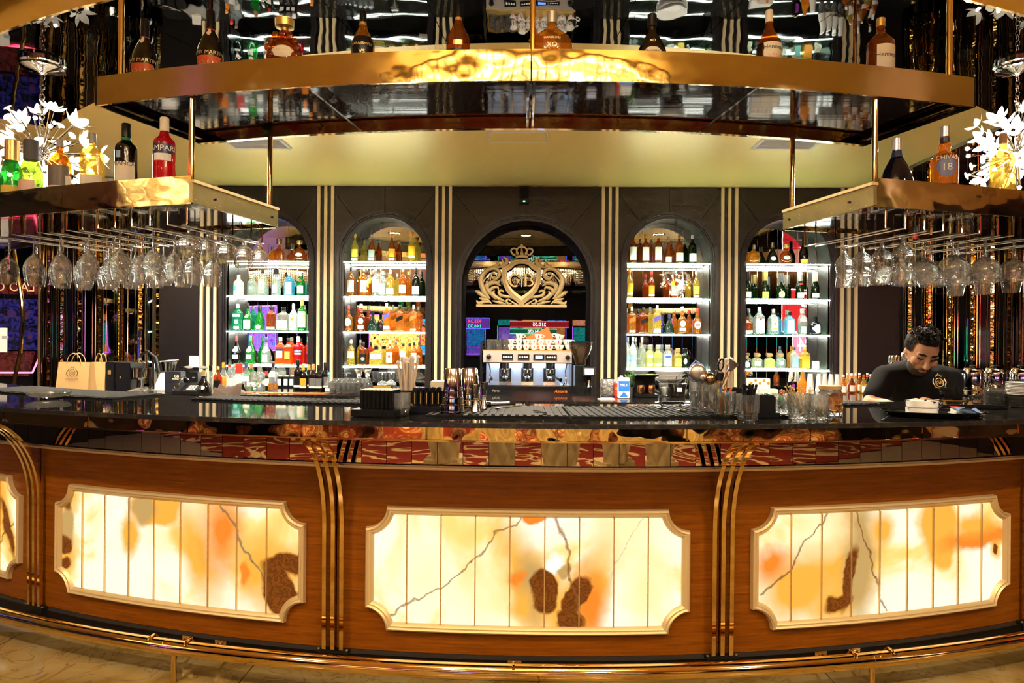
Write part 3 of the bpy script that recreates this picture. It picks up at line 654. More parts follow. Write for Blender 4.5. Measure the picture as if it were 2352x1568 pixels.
for k in range(5): hang('balloon', -1, 0, k)
for sl in range(1, 7):
    for k in range(4 if sl < 3 else 4): hang('wine', -1, sl, k)
for k in range(1, 5): hang('hurricane', 1, 1, k-1, 6.06, .118)
for sl in range(2, 6):
    for k in range(4): hang('coupe' if (sl < 5) else 'wine', 1, sl, k, 6.13, .135)
# ------------------------------------------------------------------ CHANDELIERS
def petal(L, w_):
    m = MB(); vs = []; n = 6
    for i_ in range(n+1):
        t = i_/n; hw = w_*math.sin(math.pi*min(1, .12+t*.86))**.8; up = .25*L*t*t
        vs += [(t*L, -hw, up), (t*L, 0, up-.12*hw), (t*L, hw, up)]
    return vs, [(i_*3+j, i_*3+3+j, i_*3+4+j, i_*3+1+j) for i_ in range(n) for j in (0, 1)]
def flower_mesh():
    m = MB(); vs, fs = petal(.062, .019)
    for k in range(5):
        M = Matrix.Rotation(2*math.pi*k/5, 4, 'Z') @ Matrix.Translation((.008,0,0)) @ Matrix.Rotation(-.35, 4, 'Y')
        m.add([M @ Vector(p) for p in vs], fs)
    return m.mesh('flower', CRYS)
FLW = flower_mesh(); STM = MB().tube([(0,0,0),(0,0,-.30)], .0028, 6).mesh('stem', CHROME); BLB = MB().ball((0,0,0), .011, 8, 6).mesh('bulb', BULB)
DSK = MB().lathe([(.001,.004),(.020,.006),(.024,.0),(.010,-.004),(.004,-.02)], 14, cap=False).mesh('glass_disc', CRYS)
def chandelier(c, lab, rad, drop=0.):
    t = thing('chandelier', lab, 'chandelier', c, 0., 'crystal flower chandeliers')
    zt = 3.0-c.z
    MB().lathe([(.12,0),(.12,-.012),(.108,-.02),(.112,-.034),(.09,-.046),(.03,-.056),(.012,-.07)], 28, (0,0,zt)).ob('ceiling_rose', CHROME, t)
    z = zt-.07; k = 0
    while z > rad*.25:
        pts = [(.011*math.cos(a), 0, .019*math.sin(a)) for a in [2*math.pi*j/10 for j in range(10)]]
        MB().tube(pts, .0035, 6, closed=True).xf(Matrix.Translation((0,0,z-.014)) @ Matrix.Rotation(1.57*(k % 2)+.4, 4, 'Z')).ob('chain_link', CHROME, t); z -= .029; k += 1
    MB().ball((0,0,0), .045, 14, 9).ob('core', CHROME, t)
    rnd = random.Random(int(abs(c.x)*100)); n = 64
    for i_ in range(n):
        z_ = 1-2*(i_+.5)/n; ph = i_*2.39996; rr = math.sqrt(1-z_*z_); d = Vector((rr*math.cos(ph), rr*math.sin(ph), z_)).normalized()
        q = d.to_track_quat('Z', 'Y'); L = rad*rnd.uniform(.66, .98)
        kind = i_ % 4
        o = obj('flower' if kind < 2 else ('bulb' if kind == 2 else 'glass_disc'), FLW if kind < 2 else (BLB if kind == 2 else DSK), t, d*L); o.rotation_mode = 'QUATERNION'; o.rotation_quaternion = q
        s_ = rnd.uniform(.9, 1.25)
        if kind < 2: o.scale = (s_,)*3
        e = obj('stem', STM, t, d*L); e.rotation_mode = 'QUATERNION'; e.rotation_quaternion = q; e.scale = (1, 1, L/.30)
    l = bpy.data.lights.new('chandelier_lamp', 'POINT'); l.energy = CHAND_W; l.color = (1,.86,.66); l.shadow_soft_size = .10
    lo = bpy.data.objects.new('chandelier_lamp', l); COL.objects.link(lo); lo.parent = t; lo.location = (0,0,-.02)
CHAND_W = 60.0
chandelier(PY(96, 352, 3.95), 'blazing crystal flower chandelier on a chain above the champagne bottles', .31)
chandelier(PY(2336, 356, 3.95), 'blazing crystal flower chandelier beside the golden whisky bottles', .29)
# ------------------------------------------------------------------ BOTTLES
# kind: (profile as fractions of height: r given as fraction of width/2, section roundness, flatness, cap start)
BP = {
 'whisky': ([(.0,0),(.94,0),(1,.02),(1,.56),(.96,.62),(.62,.70),(.34,.76),(.30,.80),(.30,.90)], 2., 1., .86),
 'slim':   ([(.0,0),(.84,0),(.9,.02),(1,.45),(.98,.54),(.75,.63),(.36,.74),(.28,.80),(.28,.86)], 2., 1., .82),
 'square': ([(.0,0),(.95,0),(1,.02),(1,.64),(.95,.69),(.45,.74),(.30,.78),(.30,.90)], 5., .8, .84),
 'tallsq': ([(.0,0),(.95,0),(1,.02),(1,.60),(.94,.66),(.5,.74),(.32,.80),(.30,.92)], 4.5, .75, .85),
 'wine':   ([(.0,0),(.95,0),(1,.02),(1,.60),(.95,.66),(.55,.72),(.38,.76),(.36,.98)], 2., 1., .80),
 'champ':  ([(.0,0),(.95,0),(1,.03),(1,.40),(.94,.50),(.66,.64),(.44,.76),(.34,.88),(.36,.98)], 2., 1., .66),
 'round':  ([(.0,0),(.55,0),(.66,.03),(.92,.15),(1,.32),(.92,.48),(.55,.62),(.26,.68),(.22,.72),(.22,.84)], 2., .6, .78),
 'bell':   ([(.0,0),(.97,0),(1,.04),(.96,.20),(.74,.40),(.50,.54),(.30,.64),(.26,.70),(.26,.82)], 2., .8, .76),
 'flask':  ([(.0,0),(.9,0),(1,.06),(1,.45),(.9,.60),(.5,.68),(.28,.72),(.26,.80)], 3.2, .6, .74),
 'remy':   ([(.0,0),(.78,0),(.85,.02),(1,.28),(.96,.44),(.66,.58),(.36,.68),(.27,.76),(.27,.92)], 2., .9, .72),
 'absolut':([(.0,0),(.95,0),(1,.02),(1,.58),(.92,.66),(.62,.72),(.52,.75),(.52,.88)], 2., 1., .82),
 'decant': ([(.0,0),(.92,0),(.96,.04),(1,.38),(.97,.44),(.5,.52),(.26,.60),(.24,.72)], 4., .8, .68),
 'sarj':   ([(.0,0),(.90,0),(.95,.02),(1,.35),(.92,.46),(.55,.60),(.32,.72),(.26,.82),(.26,.90)], 2., 1., .80),
 'chivas': ([(.0,0),(.90,0),(.95,.02),(1,.46),(.93,.54),(.5,.61),(.40,.64),(.46,.68),(.44,.72),(.34,.76),(.32,.90)], 2., .85, .84),
 'syrup':  ([(.0,0),(.92,0),(1,.03),(1,.42),(.9,.50),(.5,.64),(.34,.76),(.30,.92)], 2., 1., .88),
}
def prof_r(pr, t):
    for (r0, z0), (r1, z1) in zip(pr, pr[1:]):
        if z1 > z0 and z0 <= t <= z1: return r0+(r1-r0)*(t-z0)/(z1-z0)
    return pr[-1][0]
BM = {}
def bottle(label, kind, H, W, glass, lab=None, cap=None, loc=(0,0,0), group=None, hi=False, lz=None, cap2=None, rz=0., neck=None, capr=1.15, name='bottle', txt=None, cat='bottle'):
    """lab: (material, z0, z1, half angle deg[, shape]) or a list of those"""
    pr, sq, fl_, cz = BP[kind]; n = 24 if hi else 14
    t = thing(name, label, cat, loc, rz, group)
    key = (kind, round(H, 3), round(W, 3), glass.name)
    if key not in BM:
        q = [pr[1]]+bend(pr[2:], 2) if True else pr
        q = [(max(r, .001)*W/2, z*H) for r, z in [(.0,.004)]+q]
        BM[key] = MB().lathe(q, n, sq=sq, flat=fl_, cap=False, tw=math.pi/n if sq > 3 else 0).mesh('body', glass)
    bo_ = obj('body', BM[key], t); lbs = []
    for k, L in enumerate(lab if isinstance(lab, list) else ([lab] if lab else [])):
        m_, z0, z1, ha = L[:4]
        nn = 10; pts = [(prof_r(pr, z0+(z1-z0)*j/6)*W/2+.0009+.0004*k, (z0+(z1-z0)*j/6)*H) for j in range(7)]
        ac = -math.pi/2 + (R_(L[4]) if len(L) > 4 and isinstance(L[4], (int, float)) else 0)
        mm = MB().lathe(pts, nn, sq=sq, flat=fl_, a0=ac-R_(ha), a1=ac+R_(ha))
        if len(L) > 4 and L[4] == 'slant': mm.v = [(x, y, z+x*.45) for x, y, z in mm.v]
        if len(L) > 4 and L[4] == 'oval':
            zc, hz = (z0+z1)/2*H, (z1-z0)/2*H; xm = max(abs(x) for x, y, z in mm.v)+1e-6
            mm.v = [(x, y, zc+(z-zc)*math.sqrt(max(0., 1-(x/xm)**2))) for x, y, z in mm.v]
        if len(L) > 4 and L[4] == 'point':
            xm = max(abs(x) for x, y, z in mm.v)+1e-6; zc = (z0+z1)/2*H
            mm.v = [(x, y, zc+(z-zc)*(1-.8*max(0, -x/xm))) for x, y, z in mm.v]
        lo_ = mm.ob('label', m_, t); lbs.append(lo_)
    if cap:
        r = prof_r(pr, cz+.01)*W/2*1.08
        if capr > 1.3: pts = [(r*.8, cz*H), (r*.8, (cz+.05)*H), (r*capr, (cz+.07)*H), (r*capr*1.05, H*.985), (r*capr*.8, H)]
        else: pts = [(r*1.04, cz*H), (r*1.02, H*.985), (r*.85, H)]
        MB().lathe(pts, 12).ob('cap', cap, t)
    if neck: MB().lathe([(prof_r(pr, neck[1])*W/2*1.05, neck[1]*H), (prof_r(pr, neck[2])*W/2*1.05, neck[2]*H)], 12, cap=False).ob('neck_band', neck[0], t)
    for (s_, z, h_, m_, *rest) in (txt or []):
        rr = prof_r(pr, z)*W/2; a = rest[0] if rest else 0.
        tm = text_mb(s_, h_*H)
        if sq > 3: tm.v = [(x, -rr*fl_-.0026, z*H+zz) for x, y, zz in tm.v]
        else: tm.v = [((rr+.0022)*math.sin(x/rr+a), -(rr*fl_+.0022)*math.cos(x/rr+a), z*H+zz) for x, y, zz in tm.v]
        tm.ob('lettering', m_, lbs[0] if lbs else bo_, False)
    return t
# shelves with light strips
SHZ = [2.322, 1.910, 1.500, 1.092]
NNAME = ['gin niche', 'wrapped straw niche', 'milk carton niche', 'champagne niche']
SNAME = ['top', 'second', 'third', 'lowest']
NI4 = [0, 1, 3, 4]
for ni, bi in enumerate(NI4):
    cx, r, zs, ym = NICHES[bi]
    for si, z in enumerate(SHZ):
        t = thing('glass_shelf', f'lit glass {SNAME[si]} shelf of the {NNAME[ni]}', 'shelf', (cx, WY, z), 0., 'lit glass shelves in the niches')
        MB().box((0, .165, -.006), (2*r-.004, .33, .012)).ob('glass_plate', SHELFG, t, False)
        MB().box((0, .004, -.017), (2*r-.004, .012, .010)).ob('light_strip', LED, t, False)
        MB().box((0, .318, -.017), (2*r-.03, .010, .008)).ob('light_strip', LED, t, False)
        for x in (-r+.012, r-.012): MB().box((x, .165, -.018), (.02, .02, .012)).ob('bracket', CHROME, t, False)
def M3(ml, z0, z1, ha, *a): return (ml, z0, z1, ha, *a)
G = GFOIL; K = BLKP; W_ = WHITEP; C_ = CREAMP
HL = 52
# per niche, per shelf: base row, then (x px, top px, kind, width m, glass, label list, cap, words)
SB = [
 [ (594, [(564,556,'decant',.125,AMB,None,CHROME,'squat amber decanter',2.), (598,556,'round',.155,AMB,None,SILV,'round amber cognac flask',1.1), (641,548,'decant',.115,AMBD,None,CHROME,'square cognac decanter',2.), (688,552,'round',.14,AMBD,[M3(C_,.22,.40,34,'oval')],G,'round scalloped cognac bottle',2.)]),
   (675, [(548,631,'tallsq',.105,mat('peach_ceramic'),[M3(CYAN,.22,.46,30,-50)],C_,'peach ceramic gin bottle',1.1), (579,631,'tallsq',.100,CLR,[M3(TEAL,.3,.42,24)],C_,'clear gin bottle, teal marks',1.1), (603,619,'tallsq',.105,CLR,[M3(W_,.08,.62,34),M3(ORANGE,.14,.20,32),M3(ORANGE,.55,.60,32),M3(ORANGE,.36,.46,9)],K,'white and orange gin bottle',1.1), (634,618,'absolut',.110,CLR,[M3(W_,.10,.40,30)],K,'clear tall gin bottle',.8), (665,625,'tallsq',.115,BLUEG,[M3(W_,.06,.58,36),M3(SKYB,.36,.50,14,'oval')],SILV,'pale blue gin bottle',1.1), (691,626,'absolut',.10,GRN,[M3(W_,.10,.44,44),M3(RED,.60,.70,18,'oval')],SILV,'green gin bottle, white label',.8)]),
   (756, [(546,698,'tallsq',.110,TEALG,[M3(SKYB,.50,.62,44),M3(W_,.05,.14,30),M3(TEAL,.24,.40,22)],W_,'teal green gin bottle',1.1), (569,696,'sarj',.105,GRN,[M3(C_,.05,.38,52),M3(W_,.44,.58,26,'oval')],K,'green liqueur bottle, cream label',1.1), (595,701,'bell',.115,GRN,[M3(W_,.04,.22,30,'oval')],K,'bulbous green brandy bottle',1.1), (623,701,'square',.098,AMBD,[M3(C_,.03,.14,56)],K,'brown rum bottle',1.1), (651,705,'square',.155,CLR,[M3(C_,.08,.42,40)],K,'squat clear bottle, cream label',1.1), (674,697,'slim',.115,FRST,[M3(W_,.05,.2,40),M3(ORANGE,.36,.46,18,'oval')],W_,'white coconut rum bottle',1.1), (694,688,'wine',.105,GRN,[M3(C_,.10,.62,60)],ORANGE,'green bottle, tall cream label',1.1)]),
   (836, [(543,771,'sarj',.115,DRK,[M3(W_,.42,.64,36,'oval'),M3(RED,.50,.55,22),M3(BLUE,.36,.41,12),M3(W_,.20,.34,34)],RED,'black vermouth bottle, round label',1.1), (575,771,'sarj',.115,GRN,[M3(W_,.42,.64,36,'oval'),M3(RED,.50,.55,22),M3(W_,.20,.34,34)],GREEN,'green vermouth bottle, round label',1.1), (611,773,'sarj',.115,CLR,[M3(W_,.42,.64,36,'oval'),M3(RED,.50,.55,22),M3(W_,.10,.36,30)],NAVY,'clear vermouth bottle, round label',1.1), (644,774,'tallsq',.115,ORG,[M3(C_,.24,.52,34),M3(NAVY,.50,.58,40)],C_,'orange aperitif bottle',1.1), (662,776,'tallsq',.105,ORG,[M3(YELLOW,.22,.50,30)],K,'orange bitter bottle, yellow label',1.1), (685,772,'wine',.100,REDG,[M3(NAVY,.42,.54,60),M3(W_,.36,.42,50)],C_,'red bitter bottle, dark label',1.1)]) ],
 [ (594, [(815,537,'slim',.085,GLD,[M3(YELLOW,.16,.44,60),M3(W_,.04,.12,60)],GFOIL,'slim whisky bottle, gold label',1.35), (854,539,'slim',.085,AMBD,[M3(GREY,.16,.44,60),M3(W_,.05,.13,60)],GREY,'slim whisky bottle, grey label',1.35), (900,538,'slim',.085,AMBD,[M3(ORANGE,.16,.46,60),M3(W_,.05,.13,60)],ORANGE,'slim whisky bottle, red-orange label',1.35), (946,533,'slim',.095,GLD,[M3(mat('amber_label',(.9,.40,.03),.4),.20,.52,60),M3(W_,.13,.20,60)],ORANGE,'slim whisky bottle, bright orange label',1.35)]),
   (675, [(806,614,'whisky',.088,AMB,[M3(W_,.14,.56,58)],K,'whisky bottle, tall white label',1.1), (835,614,'whisky',.088,AMB,[M3(W_,.14,.56,58)],G,'whisky bottle, plain white label',1.1), (863,613,'whisky',.090,CLR,[M3(W_,.14,.56,58)],SILV,'pale whisky bottle, white label',1.1), (878,622,'whisky',.085,CLR,[M3(W_,.08,.5,50)],SILV,'clear half-empty bottle, white label',1.1), (896,619,'square',.09,GLD,[M3(W_,.08,.30,50)],SILV,'golden whisky bottle, low label',1.1), (925,615,'whisky',.095,AMB,[M3(W_,.12,.40,58)],G,'amber whisky bottle, low white label',1.1), (955,615,'whisky',.095,DGRN,[M3(W_,.08,.36,58)],K,'dark green whisky bottle',1.1)]),
   (757, [(800,701,'chivas',.105,AMB,[M3(W_,.18,.50,48,'oval'),M3(RED,.05,.10,40)],RED,'round-shouldered scotch, white crest',1.1), (829,698,'chivas',.105,AMBD,[M3(W_,.26,.48,36,'oval'),M3(SKYB,.08,.22,44)],C_,'round-shouldered scotch, blue band',1.1), (856,714,'bell',.135,BKG,None,K,'dark green scotch flagon',1.1), (888,696,'square',.090,AMB,[M3(mat('violet_label',(.10,.08,.42),.4),.46,.62,40,'slant'),M3(W_,.06,.18,40)],W_,'square scotch, slanted blue label',1.1), (918,700,'square',.095,AMB,[M3(K,.40,.56,40,'slant')],K,'square scotch, slanted black label',1.1), (950,700,'square',.095,AMB,[M3(mat('rust_label',(.65,.16,.04),.4),.44,.60,40,'slant'),M3(W_,.04,.1,36)],W_,'square scotch, slanted red label',1.1)]),
   (836, [(806,780,'whisky',.092,GLD,[M3(C_,.28,.56,58)],C_,'golden whiskey, cream label',1.1), (834,785,'square',.098,AMBD,[M3(K,.08,.48,44),M3(SILV,.2,.36,26,'oval')],K,'square whiskey bottle, black label',1.1), (864,795,'square',.155,GLD,[M3(W_,.36,.62,44)],K,'squat bourbon flask, white label',1.1), (895,781,'tallsq',.085,AMB,[M3(C_,.12,.52,44),M3(RED,.30,.42,18,'oval')],SILV,'bourbon bottle, red spot label',1.1), (926,788,'whisky',.088,GLD,[M3(W_,.26,.64,48),M3(W_,.08,.2,48)],K,'irish whiskey, long white label',1.1), (951,785,'whisky',.085,AMB,[M3(W_,.12,.54,48)],K,'amber whisky, cream torn label',1.1)]) ],
 [ (597, [(1454,538,'whisky',.092,AMBD,[M3(W_,.10,.55,56)],K,'single malt, black cap',1.1), (1483,538,'whisky',.092,AMBD,[M3(W_,.10,.55,56)],G,'single malt, gold cap',1.1), (1512,538,'whisky',.092,AMBD,[M3(W_,.10,.55,56)],GFOIL,'single malt, bright gold cap',1.1), (1535,543,'sarj',.085,AMBD,[M3(C_,.05,.24,56)],SILV,'long-necked malt, low label',1.1), (1560,539,'whisky',.098,AMBD,[M3(C_,.06,.36,58)],BROWN,'amber malt, cream label',1.1), (1590,540,'whisky',.098,DGRN,[M3(W_,.06,.35,58)],W_,'dark green malt bottle',1.1)]),
   (680, [(1446,617,'slim',.092,GLD,[M3(mat('amber_label'),.20,.50,60),M3(W_,.12,.18,60)],ORANGE,'slim whisky, orange label and cap',1.35), (1496,622,'slim',.082,AMBD,[M3(ORANGE,.16,.46,60),M3(W_,.08,.15,60)],RED,'slim whisky, red label',1.35), (1548,622,'slim',.082,AMBD,[M3(GREY,.18,.46,60),M3(W_,.10,.16,60)],DGREY,'slim whisky, grey-blue label',1.35), (1599,622,'slim',.080,GLD,[M3(YELLOW,.16,.44,60),M3(W_,.05,.12,60)],C_,'slim pale whisky, gold label',1.35)]),
   (763, [(1451,704,'square',.092,AMB,[M3(mat('rust_label'),.42,.58,40,'slant'),M3(W_,.04,.1,36)],W_,'square scotch, slanted red label',1.1), (1478,706,'square',.100,AMBD,[M3(K,.38,.54,40,'slant')],K,'square scotch, slanted black label',1.1), (1509,701,'square',.092,GLD,[M3(mat('violet_label'),.44,.60,40,'slant'),M3(W_,.04,.16,40)],W_,'square scotch, slanted blue label',1.1), (1537,721,'bell',.12,BKG,None,NAVY,'dark green scotch flagon',1.1), (1567,704,'chivas',.105,AMB,[M3(W_,.24,.48,38,'oval'),M3(SKYB,.08,.2,44)],SILV,'round-shouldered scotch, grey crest',1.1), (1601,708,'chivas',.105,AMB,[M3(W_,.18,.50,46,'oval'),M3(RED,.30,.36,26)],RED,'round-shouldered scotch, red collar',1.1)]),
   (843, [(1437,773,'slim',.10,FRST,[M3(SKYB,.26,.40,46)],mat('blue'),'frosted vodka, blue cap',1.1), (1453,773,'slim',.10,FRST,[M3(SKYB,.26,.40,46)],SILV,'frosted vodka, silver cap',1.1), (1474,774,'slim',.088,CLR,[M3(SILV,.2,.4,20)],SILV,'tall clear vodka',1.1), (1492,792,'absolut',.10,TAN,[M3(W_,.44,.58,44),M3(W_,.1,.2,44)],SILV,'yellowish vodka, white band',.7), (1511,792,'absolut',.10,TAN,[M3(YELLOW,.46,.60,44),M3(W_,.1,.2,44)],SILV,'yellowish vodka, dark letters',.7), (1533,792,'absolut',.108,CLR,[M3(W_,.08,.62,52),M3(BLUE,.42,.54,34)],SILV,'clear vodka, blue letters',.7), (1557,800,'absolut',.10,GLD,[M3(YELLOW,.1,.5,40)],G,'golden tequila-style bottle',.7), (1573,800,'absolut',.085,DGRN,[M3(GREY,.2,.5,30,'oval')],K,'dark green round bottle',.9)]) ],
 [ (600, [(1731,562,'round',.165,AMB,None,SILV,'round cognac flask, grey stopper',1.1), (1774,557,'bell',.15,DRK,[M3(W_,.16,.34,26,'oval')],CHROME,'dark bell-shaped cognac decanter',1.3), (1805,561,'round',.15,AMBD,[M3(GREY,.20,.42,34,'oval')],G,'scalloped round cognac bottle',2.), (1846,543,'remy',.11,DRK,[M3(ORANGE,.05,.18,60)],K,'dark cognac bottle, orange band',1.1)]),
   (683, [(1716,624,'champ',.095,DGRN,[M3(PEACH,.05,.27,56)],K,'champagne, peach label',1.1), (1757,623,'champ',.095,DGRN,[M3(YELLOW,.04,.27,52)],G,'champagne, yellow label',1.1), (1793,628,'champ',.10,DGRN,[M3(mat('olive_label',(.40,.38,.22),.5),.05,.32,46,'oval')],DGREY,'champagne, shield label',1.1), (1837,624,'champ',.095,DGRN,[M3(W_,.05,.24,52),M3(RED,.52,.58,30)],SILV,'champagne, white label',1.1), (1872,625,'champ',.095,DGRN,[M3(PEACH,.06,.22,52)],PINK,'champagne, pink foil',1.1)]),
   (766, [(1717,710,'decant',.11,AMBD,[M3(C_,.04,.14,44)],K,'angular amber decanter',1.1), (1744,705,'tallsq',.115,CLR,[M3(W_,.06,.56,44),M3(RED,.50,.58,12,'oval')],W_,'clear rum, white label',1.1), (1776,710,'tallsq',.115,CLR,[M3(W_,.14,.62,34),M3(ORANGE,.18,.24,28),M3(ORANGE,.54,.58,28),M3(ORANGE,.36,.46,9)],SILV,'white and orange gin',1.1), (1814,716,'tallsq',.115,BLUEG,[M3(W_,.06,.62,34),M3(SKYB,.36,.52,14,'oval')],K,'pale blue gin',1.1), (1843,709,'absolut',.105,CLR,[M3(W_,.50,.62,46),M3(W_,.05,.3,30)],SILV,'clear gin, high white band',.8), (1873,727,'flask',.12,NAVG,[M3(W_,.10,.56,40,'point')],K,'blue-black gin, diamond label',1.1)]),
   (846, [(1714,817,'flask',.11,DRK,[M3(C_,.12,.56,34,'oval')],BROWN,'small dark tequila flask',1.6), (1739,812,'flask',.13,CLR,[M3(W_,.2,.5,30)],BROWN,'clear tequila flask',2.), (1768,812,'flask',.12,TAN,None,BROWN,'golden tequila flask',2.), (1793,812,'flask',.12,CLR,[M3(W_,.3,.5,20)],BROWN,'clear square tequila flask',2.), (1824,796,'tallsq',.09,CLR,[M3(TEAL,.08,.56,40)],NAVY,'tequila, teal label',1.1), (1848,796,'square',.11,GLD,[M3(ORANGE,.06,.58,44)],ORANGE,'tequila, orange label',1.1)]) ],
]
STXT = {(2,3,5): [('VODKA', .44, .09, BLUE)], (0,3,5): [('CAMPARI', .455, .06, WHITE)], (0,3,0): [('MARTINI', .505, .035, WHITE)], (0,3,1): [('MARTINI', .505, .035, WHITE)], (0,3,2): [('MARTINI', .505, .035, WHITE)],
        (2,3,0): [('GREY GOOSE', .20, .05, BLUE)], (2,3,1): [('GREY GOOSE', .20, .05, BLUE)], (3,2,4): [("GORDON'S", .54, .05, ORANGE)], (0,1,2): [('BEEFEATER', .555, .03, WHITE)], (3,2,2): [('BEEFEATER', .545, .03, WHITE)], (3,2,3): [('BOMBAY', .54, .04, SKYB)], (3,2,1): [('BACARDI', .42, .05, K)]}
for ni in range(4):
    for si in range(4):
        by, row = SB[ni][si]; xs = sorted([b[0] for b in row], key=lambda x: abs(x-1200))
        for ix, (px, top, kind, W, gl, lab, cap, words, capr) in enumerate(row):
            Y = WY+.115+(.03 if ix % 2 else 0)
            p = PY(px, by, Y); H = (by-top)*Y/F; z = SHZ[si]
            H = PY(px, top, Y).z - z
            if lab is None: lab = []
            lb = f'{words}, {ORD[xs.index(px)]} from the emblem, {SNAME[si]} shelf, {NNAME[ni]}'
            bottle(lb, kind, H, W, gl, lab, cap, (p.x, Y, z+.0008), f'bottles on the {SNAME[si]} shelf of the {NNAME[ni]}', capr=capr, txt=STXT.get((ni,si,ix)), rz=random.uniform(-.1,.1))
# bottles standing on the hanging shelves
def topb(px, ytop, kind, H, W, glass, lab, cap, label, txt=None, rz=0., capr=1.1, neck=None, low=False, R0=6.175):
    z0 = 2.0305 if low else 2.4755
    d = ray(px, ytop); Y = 2.8
    for _ in range(20):
        p = CAM + d*(Y/d.y); th = math.asin(max(-1, min(1, p.x/R0))); Y = YC-R0*math.cos(th)
    p = CAM + d*(Y/d.y); H = p.z-z0
    return bottle(label, kind, H, W, glass, lab, cap, (p.x, Y, z0), 'bottles on the side shelves' if low else 'bottles on the long hanging shelf', hi=True, txt=txt, rz=math.atan2(p.x, Y)*-.6+rz, capr=capr, neck=neck)
INK = mat('gold_print', (.70,.55,.30), .4, .5)
topb(333, 44, 'remy', .31, .105, DRK, [M3(mat('orange_red_label',(.62,.10,.02),.5),.02,.28,62),M3(C_,.60,.72,18,'oval')], K, 'dark cognac bottle with orange label, outermost above the champagne', [('REMY MARTIN', .30, .055, INK), ('V.S.O.P', .15, .075, INK)], -.25, neck=(RED,.70,.715))
topb(484, 25, 'remy', .31, .105, DRK, [M3(mat('orange_red_label'),.02,.28,62),M3(C_,.60,.72,18,'oval'),M3(W_,.06,.2,16,60)], K, 'dark cognac bottle with orange label and white tax strip on its cap', [('REMY MARTIN', .30, .055, INK), ('V.S.O.P', .15, .075, INK)], -.1, neck=(RED,.70,.715))
rx = topb(654, 45, 'round', .26, .145, AMBD, [M3(C_,.22,.44,40,'oval')], G, 'scalloped round cognac bottle with oval cream medallion on the hanging shelf', [('REMY MARTIN', .34, .024, INK), ('XO', .27, .035, INK)], -.1, 2.2)
for k in range(12):
    a = 2*math.pi*k/12; c = Vector((.056*math.cos(a), -.036, .085+.056*math.sin(a)))
    MB().ball(c, .016, 8, 6, (1,.6,1)).ob('scallop', AMBD, rx)
topb(834, 26, 'sarj', .27, .095, AMB, [M3(K,.05,.50,62)], K, 'amber brandy bottle with large black label on the hanging shelf', [('SARAJISHVILI', .33, .045, INK), ('VS', .18, .07, INK)], .0, neck=(GFOIL,.74,.80))
topb(1053, 12, 'sarj', .29, .095, AMBD, [M3(K,.10,.20,56),M3(mat('gold_foil'),.26,.34,22)], K, 'red-amber brandy bottle with low black label beside the centre rod', [('VSOP', .115, .06, INK)], neck=(GFOIL,.72,.78))
topb(1268, 28, 'round', .25, .165, AMB, None, SILV, 'broad round amber brandy flask with grey stopper beside the centre rod', [('SARAJISHVILI', .40, .04, INK), ('XO', .24, .09, INK)], capr=1.15)
topb(1498, 33, 'bell', .25, .125, DRK, [M3(C_,.14,.30,34,'oval')], K, 'near-black bell-shaped cognac bottle with small oval label', [('Hennessy', .19, .05, K), ('XO', .40, .05, INK)])
topb(1767, 24, 'sarj', .30, .100, AMBD, [M3(C_,.08,.42,56,25),M3(K,.08,.42,18,-55)], C_, 'dark amber cognac bottle with white label and paper cap strip', [('Hennessy', .30, .07, K, .4), ('V.S.O.P', .17, .055, ORANGE, .4)])
topb(2023, 42, 'whisky', .30, .105, AMBD, [M3(C_,.06,.52,50,25),M3(W_,.06,.2,16,-50)], GFOIL, 'cognac bottle with tall gold cap and cream label', [('Hennessy', .32, .07, K, .45)], neck=(CHROME,.72,.76))
L_ = True
topb(28, 322, 'champ', .30, .092, GRN, [M3(YELLOW,.06,.24,50)], G, 'bright green champagne bottle with orange label in front of the chandelier', low=True)
topb(72, 322, 'champ', .30, .095, LGRN, [M3(PEACH,.08,.30,50,-20),M3(W_,.08,.2,24,50)], DGREY, 'pale green champagne bottle with peach label in front of the chandelier', low=True)
topb(138, 320, 'whisky', .26, .090, AMB, [M3(mat('grey_wrap',(.16,.13,.10),.4),.16,.52,62),M3(PEACH,.08,.16,50),M3(C_,.1,.34,20,60)], GREY, 'amber rum bottle with grey wraparound label before the chandelier', low=True)
topb(213, 306, 'square', .28, .090, GLD, [M3(C_,.06,.28,50)], GREY, 'pale gold square whisky bottle beside the chandelier', low=True)
topb(290, 284, 'wine', .30, .088, DRK, [M3(C_,.03,.40,60),M3(SKYB,.46,.56,14,-30)], K, 'black bitters bottle with green neck ring and cream label', [('BRANCA', .345, .06, DGREY, -.1)], low=True, neck=(GREEN,.74,.79))
topb(378, 270, 'wine', .30, .088, REDG, [M3(NAVY,.46,.60,60),M3(W_,.36,.46,46)], C_, 'crimson bitter bottle at the end of the shelf by the rod', [('CAMPARI', .50, .075, WHITE, -.25)], low=True)
topb(2060, 317, 'bell', .24, .130, NAVG, [M3(W_,.04,.2,18,-60)], SILV, 'dark blue flagon with silver stopper beside the brass rod', low=True, neck=(NAVY,.62,.74))
topb(2170, 290, 'chivas', .30, .105, AMB, [M3(mat('blue_grey_label',(.16,.17,.30),.4),.22,.58,44,'oval'),M3(NAVY,.03,.13,48)], SILV, 'amber scotch bottle with blue label and silver stopper', [('CHIVAS', .48, .06, W_), ('18', .32, .10, W_)], low=True, neck=(NAVY,.76,.82))
topb(2304, 307, 'whisky', .28, .095, GLD, [M3(TAN,.2,.42,24,-30)], BROWN, 'golden whisky bottle glowing before the chandelier by the bartender', [('GLENN', .46, .04, GREY)], low=True)
